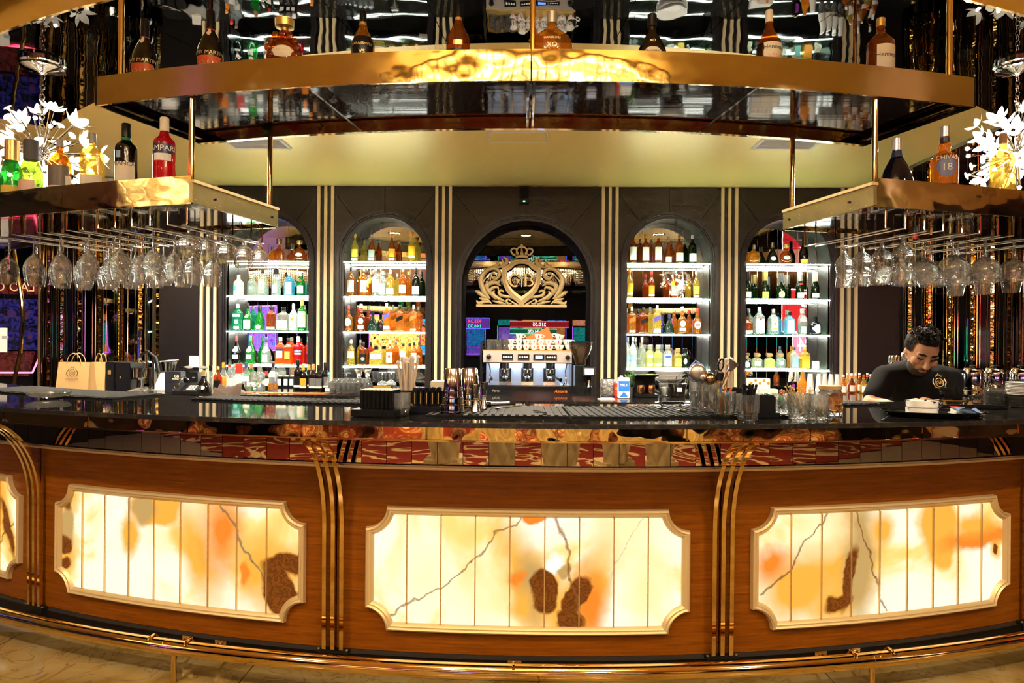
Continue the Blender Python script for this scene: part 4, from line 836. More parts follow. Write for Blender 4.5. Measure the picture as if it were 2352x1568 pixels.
# ------------------------------------------------------------------ CREST IN THE CENTRAL ARCH
def catmull(pts, ws, n=6):
    out = []; rw = []
    P = [pts[0]]+list(pts)+[pts[-1]]; Wd = [ws[0]]+list(ws)+[ws[-1]]
    for i_ in range(1, len(P)-2):
        for j in range(n):
            t = j/n; q = []
            for k in (0, 1):
                a, b, c, d = P[i_-1][k], P[i_][k], P[i_+1][k], P[i_+2][k]
                q.append(.5*((2*b)+(-a+c)*t+(2*a-5*b+4*c-d)*t*t+(-a+3*b-3*c+d)*t**3))
            out.append(tuple(q)); rw.append(Wd[i_]+(Wd[i_+1]-Wd[i_])*t)
    return out+[tuple(pts[-1])], rw+[ws[-1]]
EY = WY+NDEP-.07; ek = EY/F/7.35
ep = PY(1197.5, 703.5, EY)
em = thing('wall_crest', 'gold crest with crown, scrolls and letters GB in the central arch', 'crest', (ep.x, EY, ep.z))
def E(x, y): return ((x-1165)*ek, (1278-y)*ek)
CRG = mat('crest_gold', (.90,.68,.33), .33, .25)
hs = [(1165,490),(1100,494),(1040,506),(990,530),(945,575),(895,605),(835,632),(833,720),(838,800),(860,920),(900,1010),(960,1090),(1050,1175),(1165,1285)]
hi_ = [(1165,562),(1110,566),(1060,580),(1025,608),(1000,640),(965,664),(916,690),(914,750),(918,810),(938,890),(970,945),(1015,1000),(1080,1055),(1165,1112)]
def full(h): return h+[(2330-x, y) for x, y in h[-2:0:-1]]
o_, i2 = full(hs), full(hi_); n = len(o_); loops = []
for t, y in ((0,0),(0,-.045),(.42,-.048),(.46,-.036),(.54,-.036),(.58,-.048),(1,-.045),(1,0)):
    loops += [(E(a[0]+(b[0]-a[0])*t, a[1]+(b[1]-a[1])*t)[0], y, E(a[0]+(b[0]-a[0])*t, a[1]+(b[1]-a[1])*t)[1]) for a, b in zip(o_, i2)]
MB().add(loops, [(l*n+j, l*n+(j+1) % n, l*n+n+(j+1) % n, l*n+n+j) for l in range(7) for j in range(n)]).ob('shield', CRG, em, True, ang=.4)
STK = [([(625,1145),(545,1050),(495,935),(482,830),(520,740),(600,665),(700,640),(780,690),(790,760),(735,815),(672,795),(652,748),(690,718),(708,745)],[14,40,46,46,42,36,32,30,29,27,24,20,17,14]),
 ([(600,668),(680,622),(745,592),(760,550),(722,518)],[14,30,32,26,7]), ([(750,628),(855,598),(912,545),(905,492),(858,448)],[10,32,36,28,7]), ([(815,604),(852,556),(832,488)],[8,24,6]),
 ([(640,1085),(588,985),(606,915),(680,880),(765,880),(806,830)],[14,34,38,42,32,7]), ([(690,850),(760,900),(815,935)],[10,26,7]), ([(730,1165),(655,1075),(640,1010),(690,968),(760,960),(775,1010)],[10,24,30,28,22,8]),
 ([(890,1195),(790,1155),(700,1095),(690,1045),(716,1020)],[10,32,34,26,7]), ([(1110,1215),(1005,1130),(900,1112),(815,1092),(785,1042),(822,1012),(868,1040)],[10,22,26,28,27,24,12]),
 ([(640,1148),(530,1112),(440,1048),(388,1022)],[8,30,36,7]), ([(665,1235),(590,1175),(510,1160),(450,1140)],[8,26,26,7]), ([(640,1215),(540,1205),(450,1232),(408,1180)],[10,30,32,8]),
 ([(905,1240),(800,1215),(675,1188)],[8,26,8]), ([(1000,1232),(935,1228),(912,1190),(945,1160),(975,1190)],[8,20,20,16,8]), ([(1165,1278),(1060,1235),(960,1170)],[10,18,8]), ([(560,1060),(520,960),(525,860),(600,760)],[6,14,16,6]), ([(600,860),(560,930),(590,1010)],[6,14,6])]
for mx in (1, -1):
    for pts, ws in STK:
        c, r = catmull([((1165-mx*(1165-x)), y) for x, y in pts], ws)
        m = MB().tube([(E(*q)[0], 0, E(*q)[1]) for q in c], [q*ek for q in r], 10); m.v = [(x, y*.75-.022, z) for x, y, z in m.v]; m.ob('scroll', CRG, em)
MB().prism([E(405,1250), E(405,1292), E(1925,1292), E(1925,1250)][::-1], -.04, 0).ob('base_bar', CRG, em, False)
cr = MB()
for pts, ws in ([(1165,415),(1165,330),(1165,262)],[30,16,14]), ([(1090,400),(1080,330),(1120,285),(1165,280)],[20,16,16,14]), ([(1030,420),(985,355),(1000,315),(1050,305),(1085,330)],[18,17,17,16,12]):
    for mx in (1, -1):
        c, r = catmull([((1165-mx*(1165-x)), y) for x, y in pts], ws); t_ = MB().tube([(E(*q)[0], 0, E(*q)[1]) for q in c], [q*ek for q in r], 10); cr.add([(x, y*.8-.022, z) for x, y, z in t_.v], t_.f)
for x, y, r in ((1165,395,32),(1090,390,26),(1240,390,26),(1040,412,24),(1290,412,24),(1165,255,24)): q = E(x, y); cr.ball((q[0], -.024, q[1]), r*ek, 10, 7, (1,.7,1))
cr.ob('crown', CRG, em)
c, r = catmull([(1062,452),(1165,432),(1268,452)], [26,26,26]); m = MB().tube([(E(*q)[0], 0, E(*q)[1]) for q in c], [q*ek for q in r], 8); m.v = [(x, y*.8-.022, z) for x, y, z in m.v]; m.ob('crown_band', CRG, em)
def ringsec(cx, cy, ro, ri, a0, a1, n=16, sx=1., thick=None):
    a = [R_(a0+(a1-a0)*k/n) for k in range(n+1)]
    return [E(cx+ro*sx*math.cos(q), cy-ro*math.sin(q)) for q in a] + [E(cx+ri*sx*.82*math.cos(q), cy-ri*math.sin(q)) for q in reversed(a)]
gy0, gy1 = -.05, -.005
m = MB().prism(ringsec(1050,845,112,84,48,332,28,.95), gy0, gy1); m.prism([E(1075,828), E(1148,828), E(1148,850), E(1128,850), E(1128,925), E(1095,940), E(1095,850), E(1075,850)][::-1], gy0, gy1)
m.prism([E(1108,735), E(1130,735), E(1130,800), E(1108,795), E(1092,768)][::-1], gy0, gy1); m.ob('letter_g', CRG, em, False)
m = MB().prism([E(1200,735), E(1270,735), E(1270,752), E(1252,752), E(1252,925), E(1270,925), E(1270,945), E(1200,945), E(1200,925), E(1216,925), E(1216,752), E(1200,752)][::-1], gy0, gy1)
for cy_, ro, ri in ((788,53,33),(885,60,38)): m.prism(ringsec(1290 if ro < 55 else 1300,cy_,ro,ri,90,-90,14,1.15), gy0, gy1); m.prism([E(1250,cy_-ro), E(1300,cy_-ro), E(1300,cy_-ri), E(1250,cy_-ri)][::-1], gy0, gy1); m.prism([E(1250,cy_+ri), E(1300,cy_+ri), E(1300,cy_+ro), E(1250,cy_+ro)][::-1], gy0, gy1)
m.ob('letter_b', CRG, em, False)
MB().prism([E(1160,735), E(1172,735), E(1172,955), E(1160,955)][::-1], gy0, gy1).ob('letter_divider', CRG, em, False)
for x in (-.3, .3): MB().tube([(x, 0, .02), (x, .07, .02)], .008, 8).ob('stand_off', CHROME, em)
# ------------------------------------------------------------------ BACK COUNTER
BZ = .86
bc = thing('back_counter', 'long black granite back counter under the niches', 'counter')
for x0, x1, y0, y1 in ((-4.22, -1.575, 6.50, 7.92), (-1.57, 4.25, 6.06, 7.92), (-5.45, -4.225, 6.50, 7.44), (4.255, 5.45, 6.06, 7.44)):
    MB().box(((x0+x1)/2, (y0+y1)/2, BZ-.02), (x1-x0, y1-y0, .04)).ob('granite_top', CNTR, bc, False)
    n_ = max(1, round((x1-x0)/1.0)); w_ = (x1-x0)/n_
    for k in range(n_):
        MB().box((x0+(k+.5)*w_, y0+.012, BZ-.095), (w_-.005, .02, .11)).ob('granite_apron', CNTRE, bc, False); MB().box((x0+(k+.5)*w_, y0+.15, .36), (w_-.005, .03, .70)).ob('cabinet_door', BLKP, bc, False)
def BCt(px, py): return PZ(px, py, BZ)
# coffee machine
p = BCt(1212, 906); sY = p.y/F
cm = thing('coffee_machine', 'steel and black three-group espresso machine piled with cups', 'coffee machine', (p.x, p.y+.25, BZ+.001))
W2 = 205*sY/2
def cz(py): return PY(1212, py, p.y).z-BZ
z0, z1, z2, z3, z4 = cz(909), cz(887), cz(834), cz(812), cz(806)
Mf = -.25
for x in (-W2*.78, W2*.72):
    for y in (-.2, .2): MB().lathe([(.022,0),(.022,z0+.01)], 12, (x, y, 0)).ob('foot', STEEL, cm)
MB().box((0, 0, (z0+z1)/2), (2*W2+.05, .52, z1-z0)).ob('base', BLKG, cm, False)
MB().box((0, -.02, z1+.004), (2*W2+.02, .46, .012)).ob('drip_tray', STEEL, cm, False)
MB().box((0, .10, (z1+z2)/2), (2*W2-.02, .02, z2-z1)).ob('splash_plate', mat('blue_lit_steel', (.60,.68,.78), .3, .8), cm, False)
for s in (-1, 1): MB().prism([(-.26,z1),(.26,z1),(.26,z4+.10),(-.10,z4+.10),(-.26,z3)], 0, .022).xf(Matrix.Translation((s*(W2+.012), 0, 0)) @ Matrix.Rotation(R_(90), 4, 'Z')).ob('side_panel', BLKG, cm, False)
MB().box((0, -.03, (z2+z4)/2), (2*W2, .46, z4-z2)).ob('control_housing', mat('warm_brushed_steel', (.74,.66,.58), .4, .75), cm, False)
MB().box((0, -.265, z2+.004), (2*W2, .01, .008)).ob('lower_lip', CHROME, cm, False)
MB().box((0, -.02, z4+.004), (2*W2+.01, .47, .008)).ob('cup_tray', mat('gold_foil'), cm, False)
for px in (1165, 1202, 1265):
    x = (px-1212)*sY; MB().box((x, -.265, (z2+z4)/2), (.115, .012, .055)).ob('button_panel', BLKP, cm, False)
    for k in range(4): MB().lathe([(.009,0),(.009,.004)], 10).xf(Matrix.Translation((x+(k-1.5)*.024, -.272, (z2+z4)/2)) @ Matrix.Rotation(R_(90), 4, 'X')).ob('button', WHITE, cm)
x = (1237-1212)*sY; MB().box((x, -.265, (z2+z4)/2), (.11, .012, .055)).ob('display_frame', BLKP, cm, False); MB().box((x, -.272, (z2+z4)/2), (.07, .004, .034)).ob('display', mat('blue_display', (.1,.2,.9), .3, emit=(.15,.3,1.), estr=2.5), cm, False)
for px in (1122, 1303):
    x = (px-1212)*sY; MB().lathe([(.026,0),(.026,.012),(.02,.03),(.012,.034)], 14).xf(Matrix.Translation((x, -.262, (z2+z4)/2)) @ Matrix.Rotation(R_(90), 4, 'X')).ob('steam_knob', BLKP, cm)
for i_, px in enumerate((1158, 1211, 1264)):
    x = (px-1212)*sY
    MB().lathe([(.035,z2-.105),(.04,z2-.07),(.052,z2-.06),(.052,z2)], 18, (x, -.13, 0)).ob('group_head', CHROME, cm)
    MB().box((x, .06, (z1+z2)/2-.03), (.125, .04, z2-z1-.06)).ob('group_back', STEEL, cm, False)
    g_ = MB().lathe([(.020,z2-.15),(.040,z2-.135),(.042,z2-.105)], 16, (x, -.13, 0)).ob('portafilter', CHROME, cm)
    dx = .10 if i_ == 2 else .0
    MB().tube([(x, -.16, z2-.125), (x+dx*.6, -.24, z2-.145), (x+dx, -.30, z2-.165)], [.012,.013,.02], 10).ob('handle', BLKP, g_)
    for d in (-.02, .02): MB().tube([(x, -.13, z2-.145), (x+d, -.13, z2-.17)], .006, 8).ob('spout', CHROME, g_)
for s in (-1, 1): MB().tube([(s*W2*.88, -.20, z2), (s*W2*.84, -.24, z2-.08), (s*W2*.86, -.25, z2-.20), (s*W2*.85, -.26, z1+.05)], .006, 8).ob('steam_wand', CHROME, cm)
MB().lathe([(.022,0),(.022,.012)], 14).xf(Matrix.Translation((-W2*.85, -.02, z1+.06)) @ Matrix.Rotation(R_(90), 4, 'X')).ob('gauge', WHITE, cm)
fwd(text_mb('Perla', .026, shear=.3), -W2*.72, -.2625, (z0+z1)/2-.012).ob('lettering', SILV, cm, False)
fwd(text_mb('Astoria', .030, shear=.2), W2*.74, -.2625, (z0+z1)/2-.012).ob('lettering', mat('orange'), cm, False)
l = bpy.data.lights.new('worktop_lamp', 'AREA'); l.shape = 'RECTANGLE'; l.size = 2*W2*.9; l.size_y = .03; l.energy = 4.; l.color = (.66,.80,1.)
lo = bpy.data.objects.new('worktop_lamp', l); COL.objects.link(lo); lo.parent = cm; lo.location = (0, -.02, z2-.012)
MB().box((0, -.02, z2-.004), (2*W2*.9, .03, .006)).ob('light_bar', mat('cool_led', (1,1,1), .5, emit=(.6,.78,1.), estr=5.), cm, False)
bl = MB(); bl.add([(x*.05, y*.05, .012+.02*math.sin(x*2+y)*math.cos(y*1.5)) for y in range(-2, 3) for x in range(-2, 3)], [(r*5+c_, r*5+c_+1, r*5+c_+6, r*5+c_+5) for r in range(4) for c_ in range(4)])
q = BCt(1290, 888); bl.ob('cleaning_cloth', mat('blue_cloth', (.25,.42,.62), .9), None, loc=(p.x+W2*.82, p.y+.06, BZ+z1+.012), label='crumpled blue cloth on the drip tray of the espresso machine', cat='cloth').scale = (.45,.45,.9)
# cups on the machine
CUPW = mat('cup_white', (.84,.81,.75), .12, 0., .5)
def cup_parts(R, h):
    b = MB().lathe([(.0,.002),(R*.55,0),(R*.6,.004),(R*.82,h*.35),(R*.97,h*.8),(R,h),(R*.93,h),(R*.88,h*.75),(R*.5,.008),(0,.007)], 18, cap=False).mesh('cup_body', CUPW)
    hd = MB().tube([(R*.9,0,h*.82),(R*1.35,0,h*.85),(R*1.55,0,h*.62),(R*1.3,0,h*.38),(R*.85,0,h*.32)], .005, 8).mesh('handle', CUPW)
    lg = MB(); pts = [(-.004,.0),(.003,.004),(.006,.014),(.002,.022),(-.003,.017),(-.001,.009)]
    lg.add([(x*1.3, -R*(.80+.2*(z+.012)/h)-.001, h*.30+z*1.2) for x, z in pts], [tuple(range(len(pts)))])
    return b, hd, lg.mesh('red_mark', RED)
CUPS = cup_parts(.038, .055); CUPL = cup_parts(.050, .055)
TZ = BZ+z4+.008
def cup(px, level, side, big=False, tilt=0., words=''):
    ps = CUPL if big else CUPS; h = .0545
    t = thing('coffee_cup', words, 'cup', (p.x+(px-1212)*sY, p.y+.13+.02*(level % 2), TZ+level*h), 0., 'white cups on the espresso machine')
    t.rotation_euler = (0, tilt, 0)
    obj('cup_body', ps[0], t); hh = obj('handle', ps[1], t); hh.rotation_euler = (0, 0, 0 if side > 0 else math.pi); obj('red_mark', ps[2], t)
row0 = [(1172,1),(1191,-1),(1208,1),(1226,-1),(1245,-1),(1263,-1)]
for i_, (px, s) in enumerate(row0): cup(px, 0, s, words=f'white espresso cup, {ORD[i_]} in the bottom row beside the tumblers')
for i_, px in enumerate((1285, 1309)): cup(px, 0, -1 if i_ == 0 else 1, True, words=f'wide white cappuccino cup, bottom row, {["nearer","farther from"][i_]} the tumblers')
for i_, (px, s) in enumerate([(1172,1),(1191,-1),(1208,1),(1226,1),(1242,1),(1260,1)]): cup(px, 1, s, words=f'white espresso cup, {ORD[i_]} in the middle row beside the tumblers')
for i_, px in enumerate((1283, 1304)): cup(px, 1, -1 if i_ == 0 else 1, True, words=f'wide white cappuccino cup, middle row, {["below the tilted cup","beside the grinder"][i_]}')
cup(1192, 2, 1, words='white espresso cup alone on top above the second stack'); cup(1236, 2, 1, words='white espresso cup on top before the red folder'); cup(1284, 2, -1, True, .2, words='wide white cappuccino cup tipped on top of the pile')
TUMB = MB().lathe([(.0,.004),(.030,.0),(.032,.004),(.038,.105),(.0365,.105),(.029,.010),(0,.009)], 14, cap=False).mesh('tumbler_body', CLEAR2)
for i_, (px, y) in enumerate([(1122,0),(1133,.09),(1143,0),(1153,.09),(1160,0),(1170,.11)]):
    t = thing('tumbler', f'upturned glass tumbler, {ORD[i_]} from the machine end, on the espresso machine', 'glass', (p.x+(px-1212)*sY, p.y+.13+y, TZ+.106), 0., 'tumblers on the espresso machine')
    o = obj('tumbler_body', TUMB, t); o.rotation_euler = (math.pi, 0, 0)
    MB().lathe([(.036,-.106),(.0385,-.1055),(.0385,-.100)], 14, cap=False).ob('rim', CLEAR2, t)
fo = thing('paper_folder', 'red card folder leaning behind the cups', 'folder', (p.x+.13, p.y+.40, TZ+.02))
MB().box((0,0,.09), (.26,.008,.17), M=Matrix.Rotation(-.45, 3, 'Y')).ob('cover', mat('rust_label'), fo, False); MB().box((.0,.006,.09), (.25,.004,.16), M=Matrix.Rotation(-.45, 3, 'Y')).ob('sheet', W_, fo, False)
# grinder
q = BCt(1340, 915); gs = q.y/F
gr = thing('coffee_grinder', 'black coffee grinder with smoky bean hopper beside the espresso machine', 'grinder', (q.x, q.y+.06, BZ))
def gz(py): return PY(1340, py, q.y).z-BZ
MB().box((0,.05,.012), (.20,.28,.024)).ob('base_plate', STEEL, gr, False)
MB().box((0,.10,(gz(837))/2), (.15,.20,gz(837)-.03)).ob('body', BLKG, gr, False)
MB().lathe([(.045,gz(838)),(.055,gz(832)),(.06,gz(826)),(.105,gz(800)),(.112,gz(788)),(.107,gz(787))], 22, (-.02,.06,0)).ob('hopper', glassy('smoky_hopper', (.55,.45,.33), (.10,.06,.03), .45, .6), gr)
MB().lathe([(.112,gz(788)),(.112,gz(785)),(.03,gz(783))], 22, (-.02,.06,0)).ob('hopper_lid', BLKP, gr)
MB().box((.055,-.02,gz(853)), (.12,.02,.085), M=Matrix.Rotation(-.35, 3, 'X')).ob('screen_case', BLKP, gr, False); MB().box((.055,-.032,gz(853)), (.085,.006,.058), M=Matrix.Rotation(-.35, 3, 'X')).ob('screen', mat('grey_screen', (.4,.4,.45), .2, emit=(.5,.5,.6), estr=.5), gr, False)
MB().tube([(.04,-.03,gz(872)),(.04,-.09,gz(874)),(.04,-.10,gz(888))], .014, 10).ob('dosing_spout', CHROME, gr)
for s in (-1, 1): MB().tube([(.04+s*.035,-.02,gz(888)),(.04+s*.035,-.10,gz(890))], .006, 8).ob('fork', CHROME, gr)
# ------------------------------------------------------------------ small kit builders
CRY = {}
def tumbler(px, py, wpx, hpx, label, z=1.1, m=CLEAR2, group='crystal tumblers on the bar'):
    q = PZ(px, py, z); s = q.y/F; R, H = wpx*s/2, hpx*s
    t = thing('crystal_tumbler', label, 'glass', (q.x, q.y, z+.001), 0., group)
    n = 40; vs = []
    pr = [(.80*R,0),(.86*R,.004),(.90*R,.10*H),(.92*R,.20*H),(.88*R,.25*H),(.96*R,.30*H),(R,.6*H),(R,H),(.93*R,H),(.92*R,.4*H),(.8*R,.12*H),(.02*R,.11*H)]
    b = MB().lathe(pr, n, cap=False)
    b.v = [(x*(1+(.035 if (k % n) % 2 else 0)*(1 if .28*H < z_ < .93*H else .4)), y*(1+(.035 if (k % n) % 2 else 0)), z_) for k, (x, y, z_) in enumerate(b.v)]
    b.ob('fluted_body', m, t, True, ang=.25)
    MB().lathe([(.80*R,0),(.02*R,.001)], 20, cap=False).ob('base', m, t)
    return t, q, R, H
def box_thing(name, label, cat, px, py, w_, d, h, m, z=1.1, rz=0., bev=.004, group=None):
    q = PZ(px, py, z); t = thing(name, label, cat, (q.x, q.y+d/2, z+.001), rz, group); rbox(w_, d, h, m, 'body', t, bev); return t, q
def rbox(w_, d, h, m, name, parent, bev=.004, at=(0,0,0)):
    b = bmesh.new(); bmesh.ops.create_cube(b, size=1.); bmesh.ops.scale(b, vec=(w_, d, h), verts=b.verts); bmesh.ops.translate(b, vec=(at[0], at[1], at[2]+h/2), verts=b.verts)
    if bev: bmesh.ops.bevel(b, geom=list(b.edges), offset=min(bev, .3*min(w_, d, h)), segments=2, affect='EDGES')
    me = bpy.data.meshes.new(name); b.to_mesh(me); b.free(); me.materials.append(m); me.polygons.foreach_set('use_smooth', [True]*len(me.polygons)); me.set_sharp_from_angle(angle=.5)
    return obj(name, me, parent)
def cloth_drop(name, label, m, loc, nx, ny, fz, sx, sy):
    vs = [(i_/nx*sx-sx/2, j/ny*sy-sy/2, fz(i_/nx, j/ny)) for j in range(ny+1) for i_ in range(nx+1)]
    b = MB().add(vs, [(j*(nx+1)+i_, j*(nx+1)+i_+1, (j+1)*(nx+1)+i_+1, (j+1)*(nx+1)+i_) for j in range(ny) for i_ in range(nx)])
    b.add([(x, y, z-.006) for x, y, z in vs], [tuple(reversed((j*(nx+1)+i_, j*(nx+1)+i_+1, (j+1)*(nx+1)+i_+1, (j+1)*(nx+1)+i_))) for j in range(ny) for i_ in range(nx)])
    return b.ob(name, m, None, True, 2., loc=loc, label=label, cat='cloth')
# ------------------------------------------------------------------ ON THE BACK COUNTER, bag end
def bag(px0, px1, ytop, ybot, label, mark):
    q = BCt((px0+px1)/2, ybot); s = q.y/F; w_ = (px1-px0)*s; h = (ybot-ytop)*s; d = .13
    t = thing('paper_bag', label, 'bag', (q.x, q.y+d/2, BZ+.001), -.08, 'kraft paper bags')
    m = MB(); n = 6; vs = []
    for k in range(n+1):
        z = h*k/n; f = 1-.04*k/n; dd = d*(1-.55*(k/n)); ins = .018*math.sin(math.pi*min(1, k/n))
        vs += [(-w_/2*f, -dd/2, z), (w_/2*f, -dd/2, z), (w_/2*f-ins, 0, z), (w_/2*f, dd/2, z), (-w_/2*f, dd/2, z), (-w_/2*f+ins, 0, z)]
    fs = [(k*6+j, k*6+(j+1) % 6, k*6+6+(j+1) % 6, k*6+6+j) for k in range(n) for j in range(6)]+[tuple(range(5, -1, -1))]
    m.add(vs, fs).ob('bag_body', KRAFT, t, True, .3)
    for y in (-d*.24, d*.24):
        MB().tube([(w_*.22*math.cos(a), y, h-.02+.105*math.sin(a)) for a in [math.pi*k/12 for k in range(13)]], .004, 6).ob('twisted_handle', KRAFT, t)
    MB().box((0, -d/2-.0005+.02, h*.42), (w_*.96, .001, .002)).ob('fold_line', BROWN, t, False)
    if mark:
        INKB = mat('dark_brown_ink', (.05,.03,.02), .7); zz = h*.66
        for a0 in range(10): pass
        pr = MB()
        pr.tube([(.030*math.cos(a), 0, .034*math.sin(a)) for a in [2*math.pi*k/18 for k in range(18)]], .0022, 4, closed=True)
        for s_ in (-1, 1):
            for k in range(4): pr.tube([(s_*(.036+.009*k), 0, -.034+.010*k+.0), (s_*(.062-.004*k), 0, -.018+.012*k), (s_*(.052-.008*k), 0, .012+.010*k)], .0022, 4)
        for k in range(5): pr.ball(((k-2)*.008, 0, .046+.006*(2-abs(k-2))), .004, 6, 4)
        pr.add(*[(fwd(text_mb('GB', .024), 0, 0, -.012).v), text_mb('GB', .024).f])
        pr.add(fwd(text_mb('GRAND BELLAGIO', .011), 0, 0, -.064).v, text_mb('GRAND BELLAGIO', .011).f)
        pr.add(fwd(text_mb('HOTEL CASINO', .007), 0, 0, -.080).v, text_mb('HOTEL CASINO', .007).f)
        pr.v = [(x, -d*.34-.0035-.012*(1-(zz+z)/h)*1.6, zz+z) for x, y, z in pr.v]
        pr.ob('printed_crest', INKB, t, False)
bag(124, 205, 831, 904, 'kraft paper bag with printed crest, nearest the gold post', True)
bag(203, 241, 831, 902, 'plain kraft paper bag beside the black folders', False)
t, q = box_thing('menu_folder', 'tall narrow black folder with gold crest beside the paper bags', 'folder', 251, 902, .085, .22, .30, BLKP, BZ)
MB().box((0,-.112,.20), (.03,.002,.04)).ob('gold_crest', GFOIL, t, False)
t, q = box_thing('ring_binder', 'black box file with small gold clasp beside the juicer', 'box', 281, 902, .15, .24, .295, BLKP, BZ); MB().box((-.02,-.122,.15), (.012,.003,.022)).ob('clasp', GFOIL, t, False)
q = BCt(313, 903); s = q.y/F
ju = thing('citrus_press', 'chrome lever citrus press with tall upright arm', 'juicer', (q.x, q.y+.1, BZ))
def jz(py): return PY(313, py, q.y+.1).z-BZ
MB().lathe([(.11,0),(.11,.015),(.05,.03),(.03,.045)], 20, (0,.04,0)).ob('base', STEELB, ju)
for sx in (-1, 1): MB().tube([(sx*.02,.02,.03),(sx*.07,-.12,.012)], [.03,.016], 10).ob('foot', STEELB, ju)
MB().tube([(.075,.06,.03),(.075,.06,jz(833))], .016, 12).ob('column', STEEL, ju)
MB().lathe([(.03,jz(872)),(.062,jz(866)),(.066,jz(845)),(.060,jz(845)),(.02,jz(862))], 22, (-.03,0,0)).ob('strainer_cup', STEEL, ju)
MB().lathe([(.012,jz(822)),(.02,jz(826)),(.058,jz(831)),(.060,jz(832))], 22, (-.03,0,0)).ob('press_cone', STEEL, ju)
MB().tube([(-.03,0,jz(824)),(-.03,0,jz(800)),(-.028,0,jz(770))], [.014,.011,.009], 10).ob('plunger_rod', STEEL, ju)
MB().tube([(-.028,0,jz(775)),(-.024,0,jz(758))], .015, 10).ob('grip', BLKP, ju)
MB().tube([(-.03,.02,jz(815)),(.03,.04,jz(806)),(.10,.06,jz(822)),(.14,.05,jz(858))], .015, 10).ob('lever_arm', BLKP, ju)
MB().tube([(-.03,0,.04),(-.03,0,jz(872))], .02, 10).ob('juice_post', STEEL, ju)
def steelcup(px, yb, yt, w_, label, z=BZ, m=STEEL, taper=.8, nm='steel_cup', rim=True, cat='cup'):
    q = PZ(px, yb, z); s = q.y/F; R = w_*s/2; H = (yb-yt)*s
    t = thing(nm, label, cat, (q.x, q.y+R, z+.001))
    MB().lathe([(0,.002),(R*taper,0),(R*taper*1.02,.006),(R,H),(R*.94,H),(R*taper*.9,.01),(0,.01)], 22, cap=False).ob('cup_body', m, t)
    if rim: MB().tube([(R*math.cos(a), R*math.sin(a), H) for a in [2*math.pi*k/20 for k in range(20)]], .003, 6, closed=True).ob('rolled_rim', m, t)
    return t, q, R, H
steelcup(347, 893, 845, 23, 'tall steel tumbler between the citrus press and the ice crusher')
q = BCt(372, 895); s = q.y/F
mx = thing('milk_frother', 'white based appliance with steel bowl behind the black card boxes', 'appliance', (q.x, q.y+.1, BZ))
MB().lathe([(.15,0),(.15,.02),(.11,.05),(.07,.16),(.06,.18)], 22, cap=True).ob('base', WHITE, mx)
MB().lathe([(.055,.18),(.07,.19),(.095,.28),(.098,.29),(.09,.29),(.07,.20)], 24, cap=False).ob('steel_bowl', STEEL, mx)
MB().tube([(-.10,0,.285),(-.02,-.09,.29),(.06,-.06,.30),(.12,0,.305)], .012, 8).ob('grip_edge', STEELB, mx)
for k, (yb, lab) in enumerate(((902, 'lower black card box with small gold print'), (879, 'upper black card box with small gold print, stacked'))):
    z = BZ+k*.105; q = PZ(395, 902, BZ); t = thing('card_box', lab, 'box', (q.x, q.y+.06, z+.001), .05, 'black card boxes'); rbox(.155, .12, .104, mat('navy_black_card', (.012,.014,.02), .45), 'body', t)
    fwd(text_mb('GB', .026), .04, -.0615, .045).ob('print', CREAMP, t, False); MB().box((.035,-.0615,.03), (.07,.001,.006)).ob('print_line', CREAMP, t, False)
t, q = box_thing('receipt_printer', 'black receipt printer carrying a folded grey towel', 'printer', 432, 893, .20, .22, .17, BLKP, BZ); MB().box((.06,-.112,.12), (.03,.002,.012)).ob('badge', SILV, t, False)
cloth_drop('folded_towel', 'folded grey towel on the receipt printer', GTOW, (q.x, q.y+.10, BZ+.19), 14, 8, lambda u, v: .02+.035*math.sin(u*3.1)*(.6+.4*v)+.012*math.sin(u*9), .25, .17)
q = BCt(425, 905)
ph = thing('desk_phone', 'black desk telephone with keypad before the printer', 'telephone', (q.x, q.y+.07, BZ), .1)
MB().prism([(-.12,0),(.12,0),(.12,.03),(-.12,.10)], 0, .22).xf(Matrix.Translation((-.0,0,0)) @ Matrix.Rotation(R_(-90), 4, 'Z') @ Matrix.Translation((0,-.11,0))).ob('base', BLKP, ph, False)
for r in range(4):
    for c in range(3): MB().box((.02+c*.028, .06-r*.03-.05, .064-r*.009+.012), (.018,.014,.008)).ob('key', WHITE, ph, False)
MB().tube([(-.07,-.11,.085),(-.075,-.04,.125),(-.07,.06,.15),(-.06,.10,.12)], [.025,.016,.016,.026], 10).ob('handset', BLKG, ph)
q = PY(445, 850, 7.30); nc = thing('notice_card', 'white printed card standing beside the gold strips', 'card', (q.x, 7.30, BZ)); MB().box((0,0,(q.z-BZ)/2+.08), (.10,.003,(q.z-BZ)+.15)).ob('sheet', W_, nc, False); MB().box((.0,.01,.01), (.08,.05,.02)).ob('stand', BLKP, nc, False)
for k in range(6): MB().box((0,-.002,(q.z-BZ)+.13-k*.022), (.07,.001,.003)).ob('print_line', GREY, nc, False)
